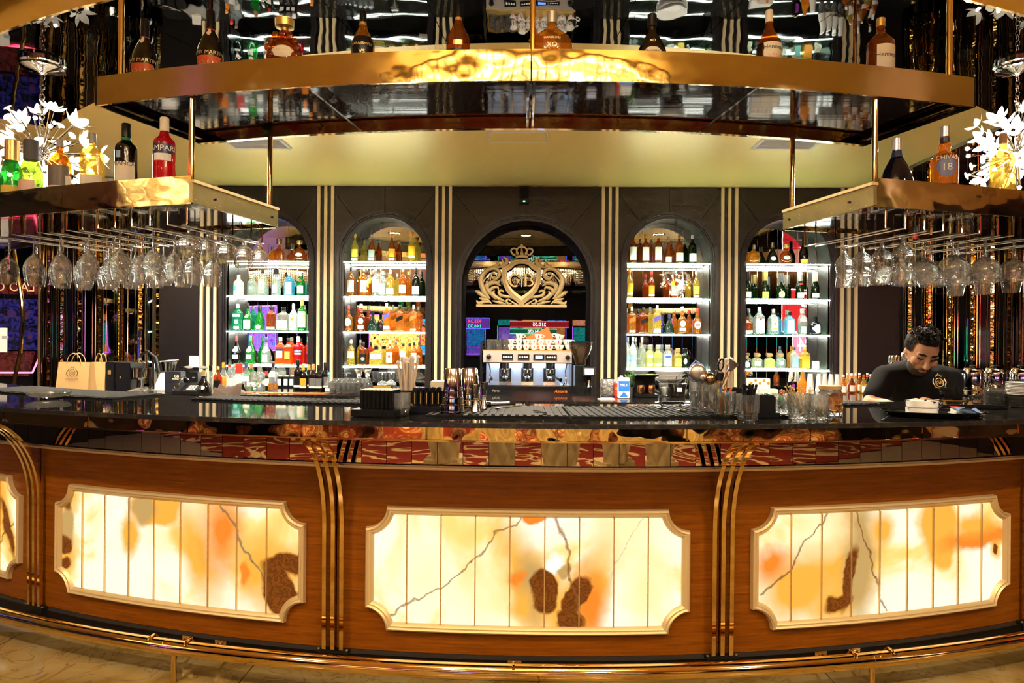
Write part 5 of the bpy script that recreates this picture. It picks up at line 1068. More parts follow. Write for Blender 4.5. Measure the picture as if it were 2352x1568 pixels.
# bottle cluster on the back counter
def cb(px, yb, yt, kind, W, gl, lab, cap, words, capr=1.1, txt=None, neck=None):
    q = BCt(px, yb); H = (yb-yt)*q.y/F
    return bottle(words, kind, H, W, gl, lab, cap, (q.x, q.y+.04, BZ+.0008), 'loose bottles on the back counter', capr=capr, txt=txt, neck=neck)
cb(463, 903, 851, 'bell', .15, DRK, [M3(C_,.16,.34,30,'oval')], G, 'dark bell-shaped cognac decanter beside the telephone')
cb(480, 888, 839, 'bell', .13, CLR, None, K, 'clear bell-shaped decanter behind the dark cognac decanter')
cb(496, 900, 841, 'whisky', .085, AMBD, [M3(K,.1,.45,56)], G, 'dark brown bottle with black label beside the telephone')
cb(509, 894, 832, 'sarj', .105, CLR, [M3(ORANGE,.10,.48,58),M3(W_,.02,.09,58)], ORANGE, 'clear bottle with large orange label and cap')
cb(523, 890, 837, 'syrup', .10, CLR, [M3(W_,.06,.42,56)], RED, 'clear bottle with white label and red cap behind the towel')
cb(534, 888, 839, 'syrup', .09, CLR, [M3(W_,.06,.40,56)], BROWN, 'clear bottle with white label and cork cap')
cb(545, 903, 834, 'champ', .105, FRST, [M3(C_,.08,.46,52)], RED, 'frosted white bottle with red cap beside the brown towel')
cb(561, 903, 833, 'whisky', .105, CLR, [M3(W_,.40,.58,54),M3(GREEN,.60,.64,54)], NAVY, 'clear bottle with green topped white label')
cb(573, 893, 834, 'wine', .09, GRN, [M3(W_,.1,.3,46)], BROWN, 'slim green bottle behind the tulip glass')
cb(592, 896, 840, 'square', .11, CLR, [M3(W_,.14,.34,30)], SILV, 'clear square bottle beside the tulip glass')
cb(608, 892, 852, 'flask', .11, DGRN, [M3(W_,.16,.56,42,'point')], RED, 'dark green flask with diamond label on the back counter')
cb(624, 897, 834, 'whisky', .10, CLR, [M3(C_,.50,.72,44),M3(AMB,.02,.26,170)], K, 'half-empty whisky bottle with black cap and note')
for k, px in enumerate((641, 656, 669)):
    t, q = box_thing('tea_box', f'small black tin with white label, {ORD[k]} beside the half-empty whisky', 'tin', px, 889, .062, .06, .115, BLKG, BZ, group='black tins on the back counter'); MB().box((0,-.0312,.055), (.042,.001,.07)).ob('label', W_, t, False)
    MB().lathe([(.024,.1155),(.024,.128),(.01,.13)], 14).ob('lid', SILV, t)
WN = [(681,903,826,K,C_), (693,903,837,ORANGE,ORANGE), (706,898,837,K,ORANGE), (716,903,836,DGREY,BROWN), (729,903,838,DGREY,BLKP), (744,902,832,DGREY,BLKP)]
for k, (px, yb, yt, lm, cm_) in enumerate(WN): cb(px, yb, yt, 'wine', .082, DRK, [M3(lm,.24,.52,60),M3(C_,.18,.24,60)], cm_ if cm_ is not C_ else DGRN, f'red wine bottle, {ORD[k]} of six from the tin boxes', neck=(BROWN,.97,1.0) if k == 0 else None)
cb(752, 905, 855, 'syrup', .065, CLR, [M3(W_,.12,.26,60)], CYAN, 'small water bottle with bright blue cap')
# glassware on the back counter
ST = MB().lathe([(.0,.004),(.026,0),(.028,.004),(.033,.115),(.0318,.115),(.025,.010),(0,.009)], 14, cap=False).mesh('glass_body', CLEAR)
RM = MB().tube([(.0325*math.cos(a), .0325*math.sin(a), .115) for a in [2*math.pi*k/16 for k in range(16)]], .0014, 5, closed=True).mesh('rim', CLEAR2)
k = 0
for r in range(4):
    for c in range(7):
        q = BCt(764+c*12+r*3, 905-r*4)
        t = thing('highball_glass', f'highball glass, {ORD[c]} from the water bottle, {ORD[r]} row back', 'glass', (q.x, q.y, BZ+.001), 0., 'highball glasses on the back counter'); obj('glass_body', ST, t); obj('rim', RM, t)
for k, (px, yb, yt) in enumerate(((823, 905, 848), (843, 903, 850))):
    q = BCt(px, yb); H = (yb-yt)*q.y/F; t = thing('carafe', ['glass carafe with slanted lip, nearer the water bottle', 'glass carafe with slanted lip, nearer the straws'][k], 'carafe', (q.x, q.y+.02, BZ+.001), 0., 'glass carafes')
    MB().lathe(bend([(.0,.003),(.058,0),(.062,.03),(.05,.09),(.02,.14),(.018,.16),(.04,.24),(.046,H)], 2), 20, cap=False).ob('carafe_body', CLEAR, t); MB().tube([(.046*math.cos(a), .046*math.sin(a), H+.012*math.cos(a)) for a in [2*math.pi*k/16 for k in range(16)]], .0016, 5, closed=True).ob('lip', CLEAR2, t)
CO = glass_mesh('coupe')
for k, (px, yb) in enumerate(((793,900),(876,898),(896,896))):
    q = BCt(px, yb); t = thing('champagne_coupe', f'inverted champagne coupe, {ORD[k]} from the water bottle', 'glass', (q.x, q.y+.05, BZ+.001), 0., 'inverted coupes')
    MB().lathe([(r, .19-z) for r, z in CO[::-1]], 20, cap=False).ob('bowl_and_stem', CLEAR, t); MB().lathe([(.042,.188),(.04,.191),(.01,.192)], 20).ob('foot', WHITE if False else CLEAR2, t)
q = BCt(583, 906); t = thing('tulip_glass', 'stemmed tulip glass at the counter edge before the bottles', 'glass', (q.x, q.y+.02, BZ+.001)); tg = glass_mesh('tulip'); MB().lathe([(r*1.6, z*1.45) for r, z in tg[4:]], 18, cap=False).ob('bowl', CLEAR, t); MB().lathe([(r*1.2, z*1.45) for r, z in tg[:5]], 18, cap=False).ob('foot', CLEAR2, t)
def tw(u, v):
    base = .04+.05*math.sin(u*7+v*3)*.5+.03*math.sin(v*9+u*4)
    return base if v > .35 else base-(.35-v)*.55
q = BCt(527, 907); cloth_drop('bar_towel', 'crumpled brown towel hanging over the back counter edge', TOWEL, (q.x, q.y+.01, BZ+.02), 18, 16, tw, .26, .24)
q = BCt(640, 903)
bm = MB().box((0,0,.004), (1.9,.06,.007)).ob('bar_liner', mat('orange_liner', (.75,.20,.05), .6), None, False, loc=(q.x+.55, q.y+.01, BZ+.0005), label='long orange patterned shelf liner along the back counter edge', cat='liner')
for k in range(14): MB().box((-.9+k*.135,-.012,.0078), (.05,.02,.0006)).ob('white_patch', W_, bm, False)
# right of the machine
def sheet(px, py, w_, d, lab, m=W_, z=BZ, rz=.2):
    q = PZ(px, py, z); t = thing('paper_napkin', lab, 'napkin', (q.x, q.y+d/2, z), rz); MB().box((0,0,.004), (w_,d,.006)).ob('sheet', m, t, False); MB().box((.01,.01,.010), (w_*.8,d*.7,.004), .15).ob('fold', m, t, False); return t
sheet(1394, 918, .14, .10, 'white paper napkin lying beside the grinder')
q = BCt(1400, 911); t = thing('foil_pouch', 'crumpled silver foil pouch beside the milk carton', 'pouch', (q.x, q.y+.08, BZ+.001))
MB().lathe([(.0,0),(.075,0),(.085,.02),(.088,.10),(.080,.15),(.070,.17),(.066,.165)], 11, flat=.6, cap=False).ob('pouch_body', mat('crumpled_foil', (.5,.5,.5), .3, .8, bump=(30., .8, .02, (1,1,1))), t, True, .3); MB().box((0,0,.165), (.11,.02,.02)).ob('folded_top', BLKP, t, False)
t, q = box_thing('tea_carton', 'small red tea carton behind the milk carton', 'box', 1417, 911, .05, .08, .13, RED, BZ); MB().box((0,-.041,.08), (.03,.002,.03)).ob('label', ORANGE, t, False)
t, q = box_thing('milk_carton', 'blue and white milk carton on the back counter', 'carton', 1433, 915, .105, .08, .195, WHITEP, BZ)
MB().box((0,-.0406,.115), (.1,.001,.10)).ob('blue_print', mat('milk_blue', (.03,.16,.62), .4), t, False); fwd(text_mb('MILK', .024), .0, -.0416, .115).ob('lettering', WHITE, t, False)
MB().lathe([(.016,.195),(.016,.212),(.012,.214)], 12, (-.02,0,0)).ob('cap', WHITE, t); MB().prism([(-.04,.0),(.04,.0),(0,.05)], -.0416, -.0410).xf(Matrix.Translation((0,0,.015))).ob('blue_wedge', mat('milk_blue'), t, False)
q = BCt(1451, 912); t = thing('herb_pot', 'leafy mint plant in a dark cup behind the milk carton', 'plant', (q.x, q.y+.1, BZ+.001)); MB().lathe([(.03,0),(.04,.09),(.042,.09),(.0,.085)], 16, cap=False).ob('cup', DGREY, t)
lf = mat('mint_leaf', (.10,.24,.06), .5)
for k in range(26):
    a, z, r = random.random()*6.28, .10+.17*random.random(), .012+.045*random.random(); vs, fs = petal(.045, .016)
    M = Matrix.Translation((r*math.cos(a), r*math.sin(a), z)) @ Matrix.Rotation(a, 4, 'Z') @ Matrix.Rotation(random.uniform(-.9,.3), 4, 'Y'); MB().add([M @ Vector(v) for v in vs], fs).ob('leaf', lf, t)
for k in range(5): MB().tube([(0,0,.08),(.02*math.cos(k*1.3),.02*math.sin(k*1.3),.18),(.04*math.cos(k*1.3),.04*math.sin(k*1.3),.27)], .0025, 5).ob('stalk', lf, t)
q = BCt(1487, 914); t = thing('coffee_maker', 'black two-burner stand with copper coffee pots', 'coffee maker', (q.x, q.y+.12, BZ+.001))
rbox(.21, .22, .035, BLKP, 'base', t); rbox(.20, .10, .19, BLKP, 'back', t, at=(0,.07,.03)); rbox(.22, .23, .016, BLKG, 'top', t, at=(0,0,.205))
for s in (-1, 1):
    c = MB().lathe([(.036,.038),(.040,.05),(.036,.10),(.032,.118),(.034,.122)], 18, (s*.05,-.05,0)).ob('copper_pot', mat('copper', (.80,.42,.18), .2, 1.), t); MB().box((s*.05+.012,-.092,.075), (.014,.03,.05)).ob('handle', BLKP, c, False)
q = BCt(1528, 911); t = thing('sugar_jar', 'cut glass jar of sugar cubes with spoon', 'jar', (q.x, q.y+.06, BZ+.001)); MB().lathe([(.038,0),(.044,.01),(.052,.06),(.048,.10),(.055,.13),(.052,.13)], 14).ob('jar_body', CLEAR2, t, True, .2); MB().lathe([(.036,.01),(.046,.06),(.042,.085),(.0,.095)], 12, cap=False).ob('sugar', WHITE, t); MB().tube([(.0,0,.08),(.05,0,.17)], .003, 6).ob('spoon', STEEL, t)
q = BCt(1561, 913); t = thing('storage_jar', 'wide dark glass jar with white label and spoons', 'jar', (q.x, q.y+.1, BZ+.001)); MB().lathe([(.065,0),(.075,.01),(.088,.10),(.092,.13),(.088,.13)], 22).ob('jar_body', glassy('smoked_jar', (.35,.32,.28), (.05,.04,.03), .55, .6), t); MB().box((0,-.088,.075), (.05,.004,.04)).ob('label', W_, t, False)
for s in (-1, 1): MB().tube([(s*.02,0,.06),(s*.05+.04,0,.20)], .003, 6).ob('spoon', STEEL, t)
for k in range(3):
    q = BCt(1548, 905); t = thing('white_bowl', ['large white bowl at the bottom of its stack behind the jars', 'large white bowl in the middle of its stack behind the jars', 'white lidded bowl topping its stack behind the jars'][k], 'bowl', (q.x, q.y+.24, BZ+.09+k*.036), 0., 'stacked white bowls')
    MB().lathe([(.06,0),(.10,.015),(.155,.055),(.16,.065),(.152,.064),(.09,.02)], 26).ob('bowl_body', WHITE, t); MB().lathe([(.16,.063),(.162,.066),(.155,.067)], 26, cap=False).ob('rim', WHITE, t)
q = BCt(1548, 905); t = thing('bowl_stand', 'dark wooden stand beneath the stacked white bowls', 'stand', (q.x, q.y+.24, BZ+.001)); rbox(.2, .2, .086, BLKP, 'stand_block', t); rbox(.24, .24, .006, BLKP, 'stand_foot', t)
def cupstack(px, yb, yt, w_, label):
    q = BCt(px, yb); s = q.y/F; H = (yb-yt)*s; R = w_*s/2; t = thing('paper_cup_stack', label, 'paper cups', (q.x, q.y+.08, BZ+.001), 0., 'stacks of white paper cups')
    n = max(4, int(H/.022))
    for k in range(n): z = k*(H-.10)/n; f = 1-.28*k/n; MB().lathe([(R*f*1.03,z),(R*f,z+.004),(R*f*.74,z+.098),(R*f*.72,z+.1)], 14).ob('paper_cup', WHITEP, t)
cupstack(1868, 905, 857, 19, 'stack of white paper cups with red coffee logo beside the champagne niche')
for k, px in enumerate((1888, 1902, 1916, 1931)): cupstack(px, 897, 858, 16, f'stack of plain white paper cups, {ORD[k]} beside the logo stack')
SYC = [AMB, GLD, AMBD, CLR, AMB, GLD, DRK, AMB, CLR, AMBD]
for k, (px, yb, yt) in enumerate([(1941,905,861),(1950,900,857),(1960,903,858),(1969,898,858),(1978,901,857),(1988,905,861),(1996,899,857),(2004,903,860)]):
    cb(px, yb, yt, 'syrup', .075, SYC[k], [M3(W_,.08,.40,52),M3(ORANGE,.78,.84,170)], WHITE if k != 5 else RED, f'syrup bottle with white label, {ORD[k]} from the paper cups')
cb(1846, 903, 853, 'syrup', .10, glassy('orange_juice', (.95,.45,.05), (.9,.36,.02), .85, .3), None, ORANGE, 'bright orange liqueur bottle behind the dried flower glass')
cb(1823, 900, 866, 'square', .085, DRK, [M3(PURP,.2,.5,20)], GFOIL, 'dark bottle with gold cap beside the orange bottle')
t, q = box_thing('card_sign', 'small printed card on the lowest champagne niche shelf', 'card', 1873, 846, .075, .03, .095, W_, SHZ[3]); t.location = (PY(1873, 846, WY+.1).x, WY+.1, SHZ[3]+.001)
for k in range(5): MB().box((0,-.0155,.02+k*.015), (.055,.001,.006)).ob('print_line', BROWN, t, False)
t, q = box_thing('tissue_box', 'pale box with leaf pattern standing in the champagne niche', 'box', 1766, 905, .20, .12, .05, CREAMP, BZ); MB().lathe([(.03,.05),(.03,.052)], 16).ob('slot', GREY, t)
t, q = box_thing('leaflet_holder', 'white carton with red stickers behind the black straws', 'box', 1745, 904, .22, .1, .16, W_, BZ)
for k in range(5): MB().lathe([(.014,0),(.014,.002)], 12).xf(Matrix.Translation((-.09+k*.045,-.051,.11+.03*(k % 2))) @ Matrix.Rotation(R_(90), 4, 'X')).ob('red_sticker', ORANGE, t)
# ------------------------------------------------------------------ ON THE BAR TOP
CZ = 1.1
def mat_arc(t0, t1, R0, R1, label):
    t = thing('bar_mat', label, 'bar mat', group='black rubber bar mats')
    arcbox(R0, R1, CZ+.0005, CZ+.008, R_(t0), R_(t1), 20).ob('mat_base', BLKR, t, False)
    n = int((t1-t0)/360*2*math.pi*5.95/.028)
    for k in range(n): a = R_(t0+(t1-t0)*(k+.5)/n); c = A((R0+R1)/2, a, CZ+.0095); MB().box(c, (.014, R1-R0-.02, .004), a).ob('rib', BLKR, t, False)
mat_arc(-3.6, 1.4, 5.86, 6.26, 'ribbed black rubber bar mat under the shakers')
mat_arc(1.5, 4.9, 5.86, 6.26, 'ribbed black rubber bar mat between the bar spoon and bottle stoppers')
mat_arc(5.0, 9.4, 5.84, 6.24, 'black rubber bar mat under the glasses of straws and tools')
mat_arc(-15.8, -9.6, 5.68, 5.86, 'black rubber bar mat below the telephone')
mat_arc(-9.5, -4.9, 5.68, 5.86, 'black rubber bar mat below the wine bottles')
mat_arc(11.5, 17.0, 5.68, 5.82, 'black rubber bar mat in front of the bartender')
mat_arc(-30, -19, 5.70, 6.0, 'black rubber bar mat before the paper bags')
def holder(px, py, nx, ny, label, pitch, hh, gold):
    q = PZ(px, py, CZ); t = thing('stick_holder', label, 'holder', (q.x, q.y+ny*pitch/2+.01, CZ+.001), -.18 if px < 900 else .02, 'black stick holders on the bar')
    w_, d = nx*pitch+.02, ny*pitch+.02
    rbox(w_+.03, d+.03, .028, BLKP, 'tray', t)
    for i_ in range(nx):
        for j in range(ny):
            x, y = (i_-(nx-1)/2)*pitch, (j-(ny-1)/2)*pitch
            o = rbox(pitch*.86, pitch*.80, hh, BLKG, 'stick', t, .003, (x, y, .028))
            if gold and j == 0: MB().box((x, y-pitch*.41, .028+hh*.42), (pitch*.16, .001, hh*.62)).ob('gold_print', GFOIL, t, False)
            elif not gold: MB().box((x, y, .0285+hh), (pitch*.6, pitch*.5, .003)).ob('white_tip', W_, t, False)
holder(866, 958, 8, 6, 'black holder packed with white-tipped black sticks before the gold card', .0165, .072, False)
holder(978, 949, 5, 3, 'black holder of lighters with gold print beside the shakers', .0235, .072, True)
q = PZ(878, 948, CZ); t = thing('card_stand', 'gold card on a black stand behind the black sticks', 'card stand', (q.x+(q.x-CAM.x)*.12/q.y, q.y+.12, CZ+.001), -.05)
h_ = PY(878, 884, q.y+.12).z-CZ
MB().box((0,0,h_-.045), (.082,.006,.085), M=Matrix.Rotation(-.3, 3, 'X')).ob('backboard', BLKP, t, False); MB().box((-.003,-.005,h_-.045), (.074,.004,.082), M=Matrix.Rotation(-.3, 3, 'X')).ob('gold_card', mat('mustard_card', (.55,.34,.04), .45), t, False); MB().tube([(0,.01,0),(0,.01,h_-.06)], .006, 8).ob('stem', BLKP, t); rbox(.08, .06, .008, BLKP, 'foot', t)
tumbler(920, 955, 45, 53, 'empty fluted crystal tumbler between the black stick holders')
def straws(px, yb, yt, n, w_, label, cols, r=.003, lean=.12, z=CZ, hpx=None, wrapr=False, glass=None, dy=0., group='bunches of straws'):
    q = PZ(px, yb, z); s = (q.y+dy)/F; H = (yb-yt)*s; t = thing('straw_bunch', label, 'straws', (q.x+(q.x-CAM.x)*dy/q.y, q.y+dy, z+.006), 0., group)
    rnd = random.Random(px)
    for k in range(n):
        a = rnd.random()*6.28; rr = w_*s/2*math.sqrt(rnd.random())*.62; b = rnd.uniform(-lean, lean); c = rnd.uniform(-lean, lean); L = H*rnd.uniform(.86, 1.)
        x, y = rr*math.cos(a), rr*math.sin(a)
        x2 = max(-w_*s*.75, min(w_*s*.75, x+b*L)); p2 = (x2, y+c*L*.4, L)
        m = cols[k % len(cols)]
        o = MB().tube([(x*.7, y*.7, 0), (x, y, L*.35), p2], r, 7).ob('straw', m, t)
        if wrapr: MB().ball((p2[0], p2[1], L+.002), r*1.3, 6, 4, (1.3,.5,1.)).ob('paper_tip', W_, o)
    return t
# beige wrapped straws with holder and napkins (at the back of the bar)
PAP = mat('straw_paper', (.62,.49,.38), .7)
q = PZ(970, 940, CZ); t = thing('bar_caddy', 'black bar caddy holding cream napkins and wrapped straws', 'caddy', (q.x, q.y+.22, CZ+.001)); cq = t.location.copy()
rbox(.36, .14, .012, BLKP, 'floor', t)
for y in (-.07, .07): rbox(.36, .006, .055, BLKP, 'side', t, .001, (0, y, .012))
for x in (-.18, -.02, .18): rbox(.006, .14, .06, BLKP, 'divider', t, .001, (x, 0, .012))
for k in range(16): MB().box((.085, 0, .018+k*.0058), (.145+random.uniform(-.004,.004), .12, .005), random.uniform(-.02,.02)).ob('napkin', CREAMP, t, False)
straws(940, 935, 836, 20, 52, 'bunch of paper-wrapped straws behind the empty tumbler', [PAP], .006, .10, wrapr=True, dy=.24).location = (cq.x-.10, cq.y, CZ+.014)
def shakers(px, yb, yt, label, k):
    q = PZ(px, yb, CZ); s = q.y/F; H = (yb-yt)*s; t = thing('shaker_tin', label, 'cocktail shaker', (q.x, q.y, CZ+.012), 0., 'stacked cocktail shaker tins')
    R = 27*s
    for j in range(3):
        z = j*H*.155; h = H*.69; MB().lathe([(R*(1.-.07*j),z),(R*(1.01-.07*j),z+.004),(R*(.72-.02*j),z+h-.004),(R*(.66-.02*j),z+h)], 26).ob('tin', mat('mirror_steel_tin', (.80,.72,.62), .09, 1.), t); 
        MB().tube([(R*(1.01-.07*j)*math.cos(a), R*(1.01-.07*j)*math.sin(a), z+.003) for a in [2*math.pi*i_/24 for i_ in range(24)]], .0028, 6, closed=True).ob('rim', STEEL, t)
shakers(1040, 953, 852, 'taller front stack of upturned steel shaker tins', 0)
shakers(1078, 940, 851, 'rear stack of upturned steel shaker tins', 1)
for px, yb, yt, lab in ((1092, 951, 889, 'steel double jigger nearer the shaker tins'), (1111, 944, 884, 'steel double jigger farther from the shaker tins')):
    q = PZ(px, yb, CZ); s = q.y/F; H = (yb-yt)*s; t = thing('jigger', lab, 'jigger', (q.x, q.y, CZ+.012), 0., 'steel jiggers')
    MB().lathe([(.0185,0),(.007,H*.42),(.0065,H*.45)], 18, cap=False).ob('lower_cone', STEEL, t); MB().lathe([(.0065,H*.45),(.009,H*.50),(.018,H),(.0168,H),(.006,H*.5)], 18, cap=False).ob('upper_cone', STEEL, t); MB().tube([(.009*math.cos(a), .009*math.sin(a), H*.46) for a in [2*math.pi*i_/14 for i_ in range(14)]], .0022, 6, closed=True).ob('waist_ring', STEEL, t)
q = PZ(1138, 941, CZ); t = thing('muddler', 'short steel muddler with black head lying on the bar mat', 'muddler', (q.x, q.y, CZ+.024), .3); MB().tube([(-.03,0,0),(.0,0,0),(.06,0,.002)], [.011,.009,.0085], 12).ob('shaft', STEEL, t); MB().tube([(-.042,0,0),(-.022,0,0)], .013, 12).ob('head', BLKP, t)
q = PZ(1170, 944, CZ); t = thing('bar_spoon', 'long steel bar spoon lying on the bar mat', 'spoon', (q.x, q.y, CZ+.016), .75); MB().tube([(-.05,0,0),(.05,0,.003)], .0025, 6).ob('stem', STEEL, t); MB().ball((-.062,0,0), .013, 10, 6, (1.3,.8,.3)).ob('bowl', STEEL, t); MB().box((.055,0,.003), (.03,.008,.002)).ob('paddle', STEEL, t, False)
q = PZ(1240, 955, CZ); t = thing('ice_tongs', 'slim steel tongs lying across the mat joint', 'tongs', (q.x, q.y+.02, CZ+.013), 1.9)
for s_ in (-1, 1): MB().box((0,s_*.005,.0), (.11,.0025,.009), s_*.05).ob('arm', STEEL, t, False)
MB().box((-.055,0,0), (.012,.012,.009)).ob('hinge', STEEL, t, False)
for px, py, lab in ((1520, 944, 'steel bottle stopper on the mat, nearer the shakers'), (1566, 950, 'steel bottle stopper on the mat, nearer the tool glass')):
    q = PZ(px, py, CZ); t = thing('bottle_stopper', lab, 'stopper', (q.x, q.y, CZ+.012), .2, 'steel stoppers'); MB().lathe([(.020,0),(.021,.003),(.010,.006)], 16).ob('disc', STEEL, t); MB().tube([(.002,0,.004),(-.004,0,.016),(-.010,0,.028)], [.006,.005,.007], 8).ob('lever', STEEL, t)
q = PZ(1566, 937, CZ); t = thing('knife', 'black handled bar knife lying behind the stoppers', 'knife', (q.x, q.y+.05, CZ+.013)); rbox(.10, .018, .012, BLKP, 'handle', t, .003, (-.03,0,0)); MB().prism([(.02,0),(.12,0),(.02,.022)], -.001, .001).xf(Matrix.Rotation(R_(90), 4, 'X')).ob('blade', STEEL, t, False)
# tall crystal glasses with bar tools and straws
t1, q, R, H = tumbler(1608, 945, 48, 75, 'tall crystal glass of crushed foil behind the tool glass')
MB().lathe([(.0,.0),(R*.7,.0),(R*.8,H*.5),(0,H*.52)], 12, (0,0,H*.14)).ob('foil_filling', mat('crumpled_foil'), t1, True, .2)
t2, q, R, H = tumbler(1629, 951, 55, 72, 'crystal glass crowded with strainers and bar tools')
def tool(label, build, x, y, tilt, z=.02):
    t = thing('bar_tool', label, 'bar tool', (q.x+x, q.y+y, CZ+z), 0., 'bar tools in the crystal glass'); build(t); t.rotation_euler = tilt
def strainer(t):
    MB().tube([(0,0,0),(0,0,.115)], .005, 8).ob('handle', STEEL, t); MB().ball((0,-.012,.15), .036, 16, 8, (1,.55,1)).ob('mesh_bowl', mat('strainer_mesh', (.55,.50,.45), .35, .9), t)
    MB().tube([(.038*math.cos(a), .0, .15+.038*math.sin(a)) for a in [2*math.pi*i_/20 for i_ in range(20)]], .003, 6, closed=True).ob('rim', STEEL, t); MB().tube([(-.02,0,.183),(0,0,.20),(.02,0,.183)], .003, 6).ob('hook', STEEL, t)
tool('large fine mesh strainer leaning out of the tool glass', strainer, -.03, .012, (0, -.12, 0))
def ballw(t): MB().tube([(0,0,0),(0,0,.10)], .006, 8).ob('handle', STEEL, t); MB().ball((0,0,.125), .026, 14, 9).ob('ball', mat('bronze_ball', (.55,.32,.14), .18, 1.), t)
tool('round bronze ice ball tool in the tool glass', ballw, -.004, -.012, (0, .02, 0))
def sph2(t): MB().tube([(0,0,0),(0,0,.11)], .005, 8).ob('handle', STEEL, t); MB().ball((0,0,.13), .020, 14, 9, (1,.8,1.1)).ob('scoop', STEELB, t); MB().tube([(.022*math.cos(a), 0, .13+.022*math.sin(a)) for a in [2*math.pi*i_/16 for i_ in range(16)]], .0035, 6, closed=True).ob('spring', STEEL, t)
tool('spring-edged steel strainer in the tool glass', sph2, -.024, -.004, (0, -.06, 0))
def mudd(t): MB().tube([(0,0,0),(0,0,.10),(.0,0,.125)], [.009,.010,.013], 10).ob('wooden_shaft', mat('brown_wood', (.36,.20,.10), .5), t); MB().tube([(0,0,.12),(0,0,.152)], .0165, 14).ob('black_head', BLKP, t)
tool('wooden muddler with black rubber head in the tool glass', mudd, .016, -.010, (0, .16, 0))
def peel(t): MB().tube([(0,0,0),(0,0,.16)], .0035, 8).ob('handle', STEEL, t); MB().tube([(.010*math.cos(a), 0, .185+.024*math.sin(a)) for a in [2*math.pi*i_/16 for i_ in range(16)]], .004, 6, closed=True).ob('loop', CHROME, t); MB().lathe([(.017,.155),(.018,.158),(.01,.161)], 14).ob('collar', STEEL, t)
tool('looped chrome peeler standing in the tool glass', peel, .012, .012, (0, .20, 0))
def tng(t): MB().tube([(0,0,0),(0,0,.16),(.006,0,.185)], [.003,.003,.006], 8).ob('stem', STEEL, t); MB().ball((.008,0,.192), .009, 8, 6, (.7,.5,1.4)).ob('tip', STEEL, t)
tool('slim steel bar spoon standing in the tool glass', tng, .02, .012, (0, .34, 0))
def perf(t):
    MB().tube([(0,0,0),(0,0,.165)], .003, 8).ob('stem', mat('copper'), t); MB().prism([(-.003,.165),(.003,.165),(.026,.205),(-.022,.215)], -.001, .001).ob('paddle', mat('copper'), t, False)
    for i_ in range(3):
        for j in range(4): MB().ball((-.012+j*.008, -.001, .195+i_*.006), .0018, 6, 4).ob('hole', BLKP, t)
tool('copper slotted paddle standing in the tool glass', perf, .026, .004, (0, .36, 0))
tumbler(1664, 958, 49, 58, 'crystal tumbler holding short coloured straws')
straws(1664, 955, 893, 20, 40, 'short straws in mixed bright colours', [BLUE, YELLOW, GREEN, ORANGE, RED, PURP, CYAN, YELLOW], .0030, .22, z=CZ+.006)
tumbler(1717, 965, 50, 59, 'crystal tumbler holding black straws')
straws(1717, 962, 884, 18, 40, 'short black straws in a crystal tumbler', [BLKP], .0036, .24, z=CZ+.006)
straws(1672, 935, 836, 22, 50, 'bunch of paper-wrapped straws behind the coloured straws', [PAP], .006, .07, wrapr=True, dy=.22)
q = PZ(1672, 935, CZ); t = thing('straw_box', 'black holder of the wrapped straws behind the coloured straws', 'holder', (q.x+(q.x-CAM.x)*.22/q.y, q.y+.22, CZ+.001)); rbox(.10, .10, .006, BLKP, 'floor', t)
for x, y, a, b in ((0,-.05,.10,.004),(0,.05,.10,.004),(-.05,0,.004,.10),(.05,0,.004,.10)): rbox(a, b, .07, BLKP, 'side', t, .001, (x,y,.004))
t, q = box_thing('ashtray_box', 'black box holder beside the black straws', 'holder', 1757, 960, .085, .10, .085, BLKP, CZ); rbox(.10, .11, .02, BLKP, 'tray', t, .003, (.01,0,0))
for k in range(4): rbox(.016, .08, .09, BLKG, 'insert', t, .002, (-.03+k*.02, 0, .0))
t3, q, R, H = tumbler(1794, 948, 46, 42, 'low crystal tumbler with blue picks behind the dried flowers')
for k in range(7): MB().tube([(.01*math.cos(k), .01*math.sin(k), .015), (.02*math.cos(k*2), .02*math.sin(k*2), .05)], .003, 5).ob('blue_pick', BLUE, t3)
b_ = PZ(1794, 948, CZ); t = thing('hot_sauce_bottle', 'tiny green bottle with red cap standing in the low tumbler', 'bottle', (b_.x, b_.y+.0, CZ+.013)); MB().lathe([(.010,0),(.011,.05),(.006,.06),(.006,.064)], 12).ob('body', GREEN, t); MB().lathe([(.0075,.064),(.0075,.078),(.006,.08)], 12).ob('cap', RED, t)
t4, q, R, H = tumbler(1835, 962, 50, 58, 'crystal tumbler of dried flower stems'); DRY = mat('dried_stem', (.55,.40,.16), .8)
for k in range(24):
    a = random.random()*6.28; r0 = R*.5*random.random(); tx = -R*random.uniform(.1,1.6) if k % 3 else R*random.uniform(0,1.2); L = H*random.uniform(1.0,1.28)
    MB().tube([(r0*math.cos(a)+R*.3, r0*math.sin(a), H*.13), (tx, R*.3*math.sin(a), L)], .0011, 4).ob('stem', DRY, t4); MB().ball((tx, R*.3*math.sin(a), L), .0042, 6, 4, (1,1,.8)).ob('flower_head', DRY, t4)
t5, q, R, H = tumbler(1879, 962, 46, 54, 'crystal tumbler of pale green sprigs'); SPR = mat('pale_sprig', (.50,.52,.25), .8)
for k in range(26): a = k*2.4; r0 = R*.7*math.sqrt(k/26); MB().tube([(r0*.6*math.cos(a), r0*.6*math.sin(a), H*.13), (r0*math.cos(a*1.1), r0*math.sin(a), H*random.uniform(.3,.6))], .0014, 4).ob('sprig', SPR, t5)
q = PZ(1914, 955, CZ); s = q.y/F; t = thing('dried_fruit_jar', 'glass jar of dried orange slices with wooden lid', 'jar', (q.x, q.y+.03, CZ+.001)); R, H = 27*s, 60*s
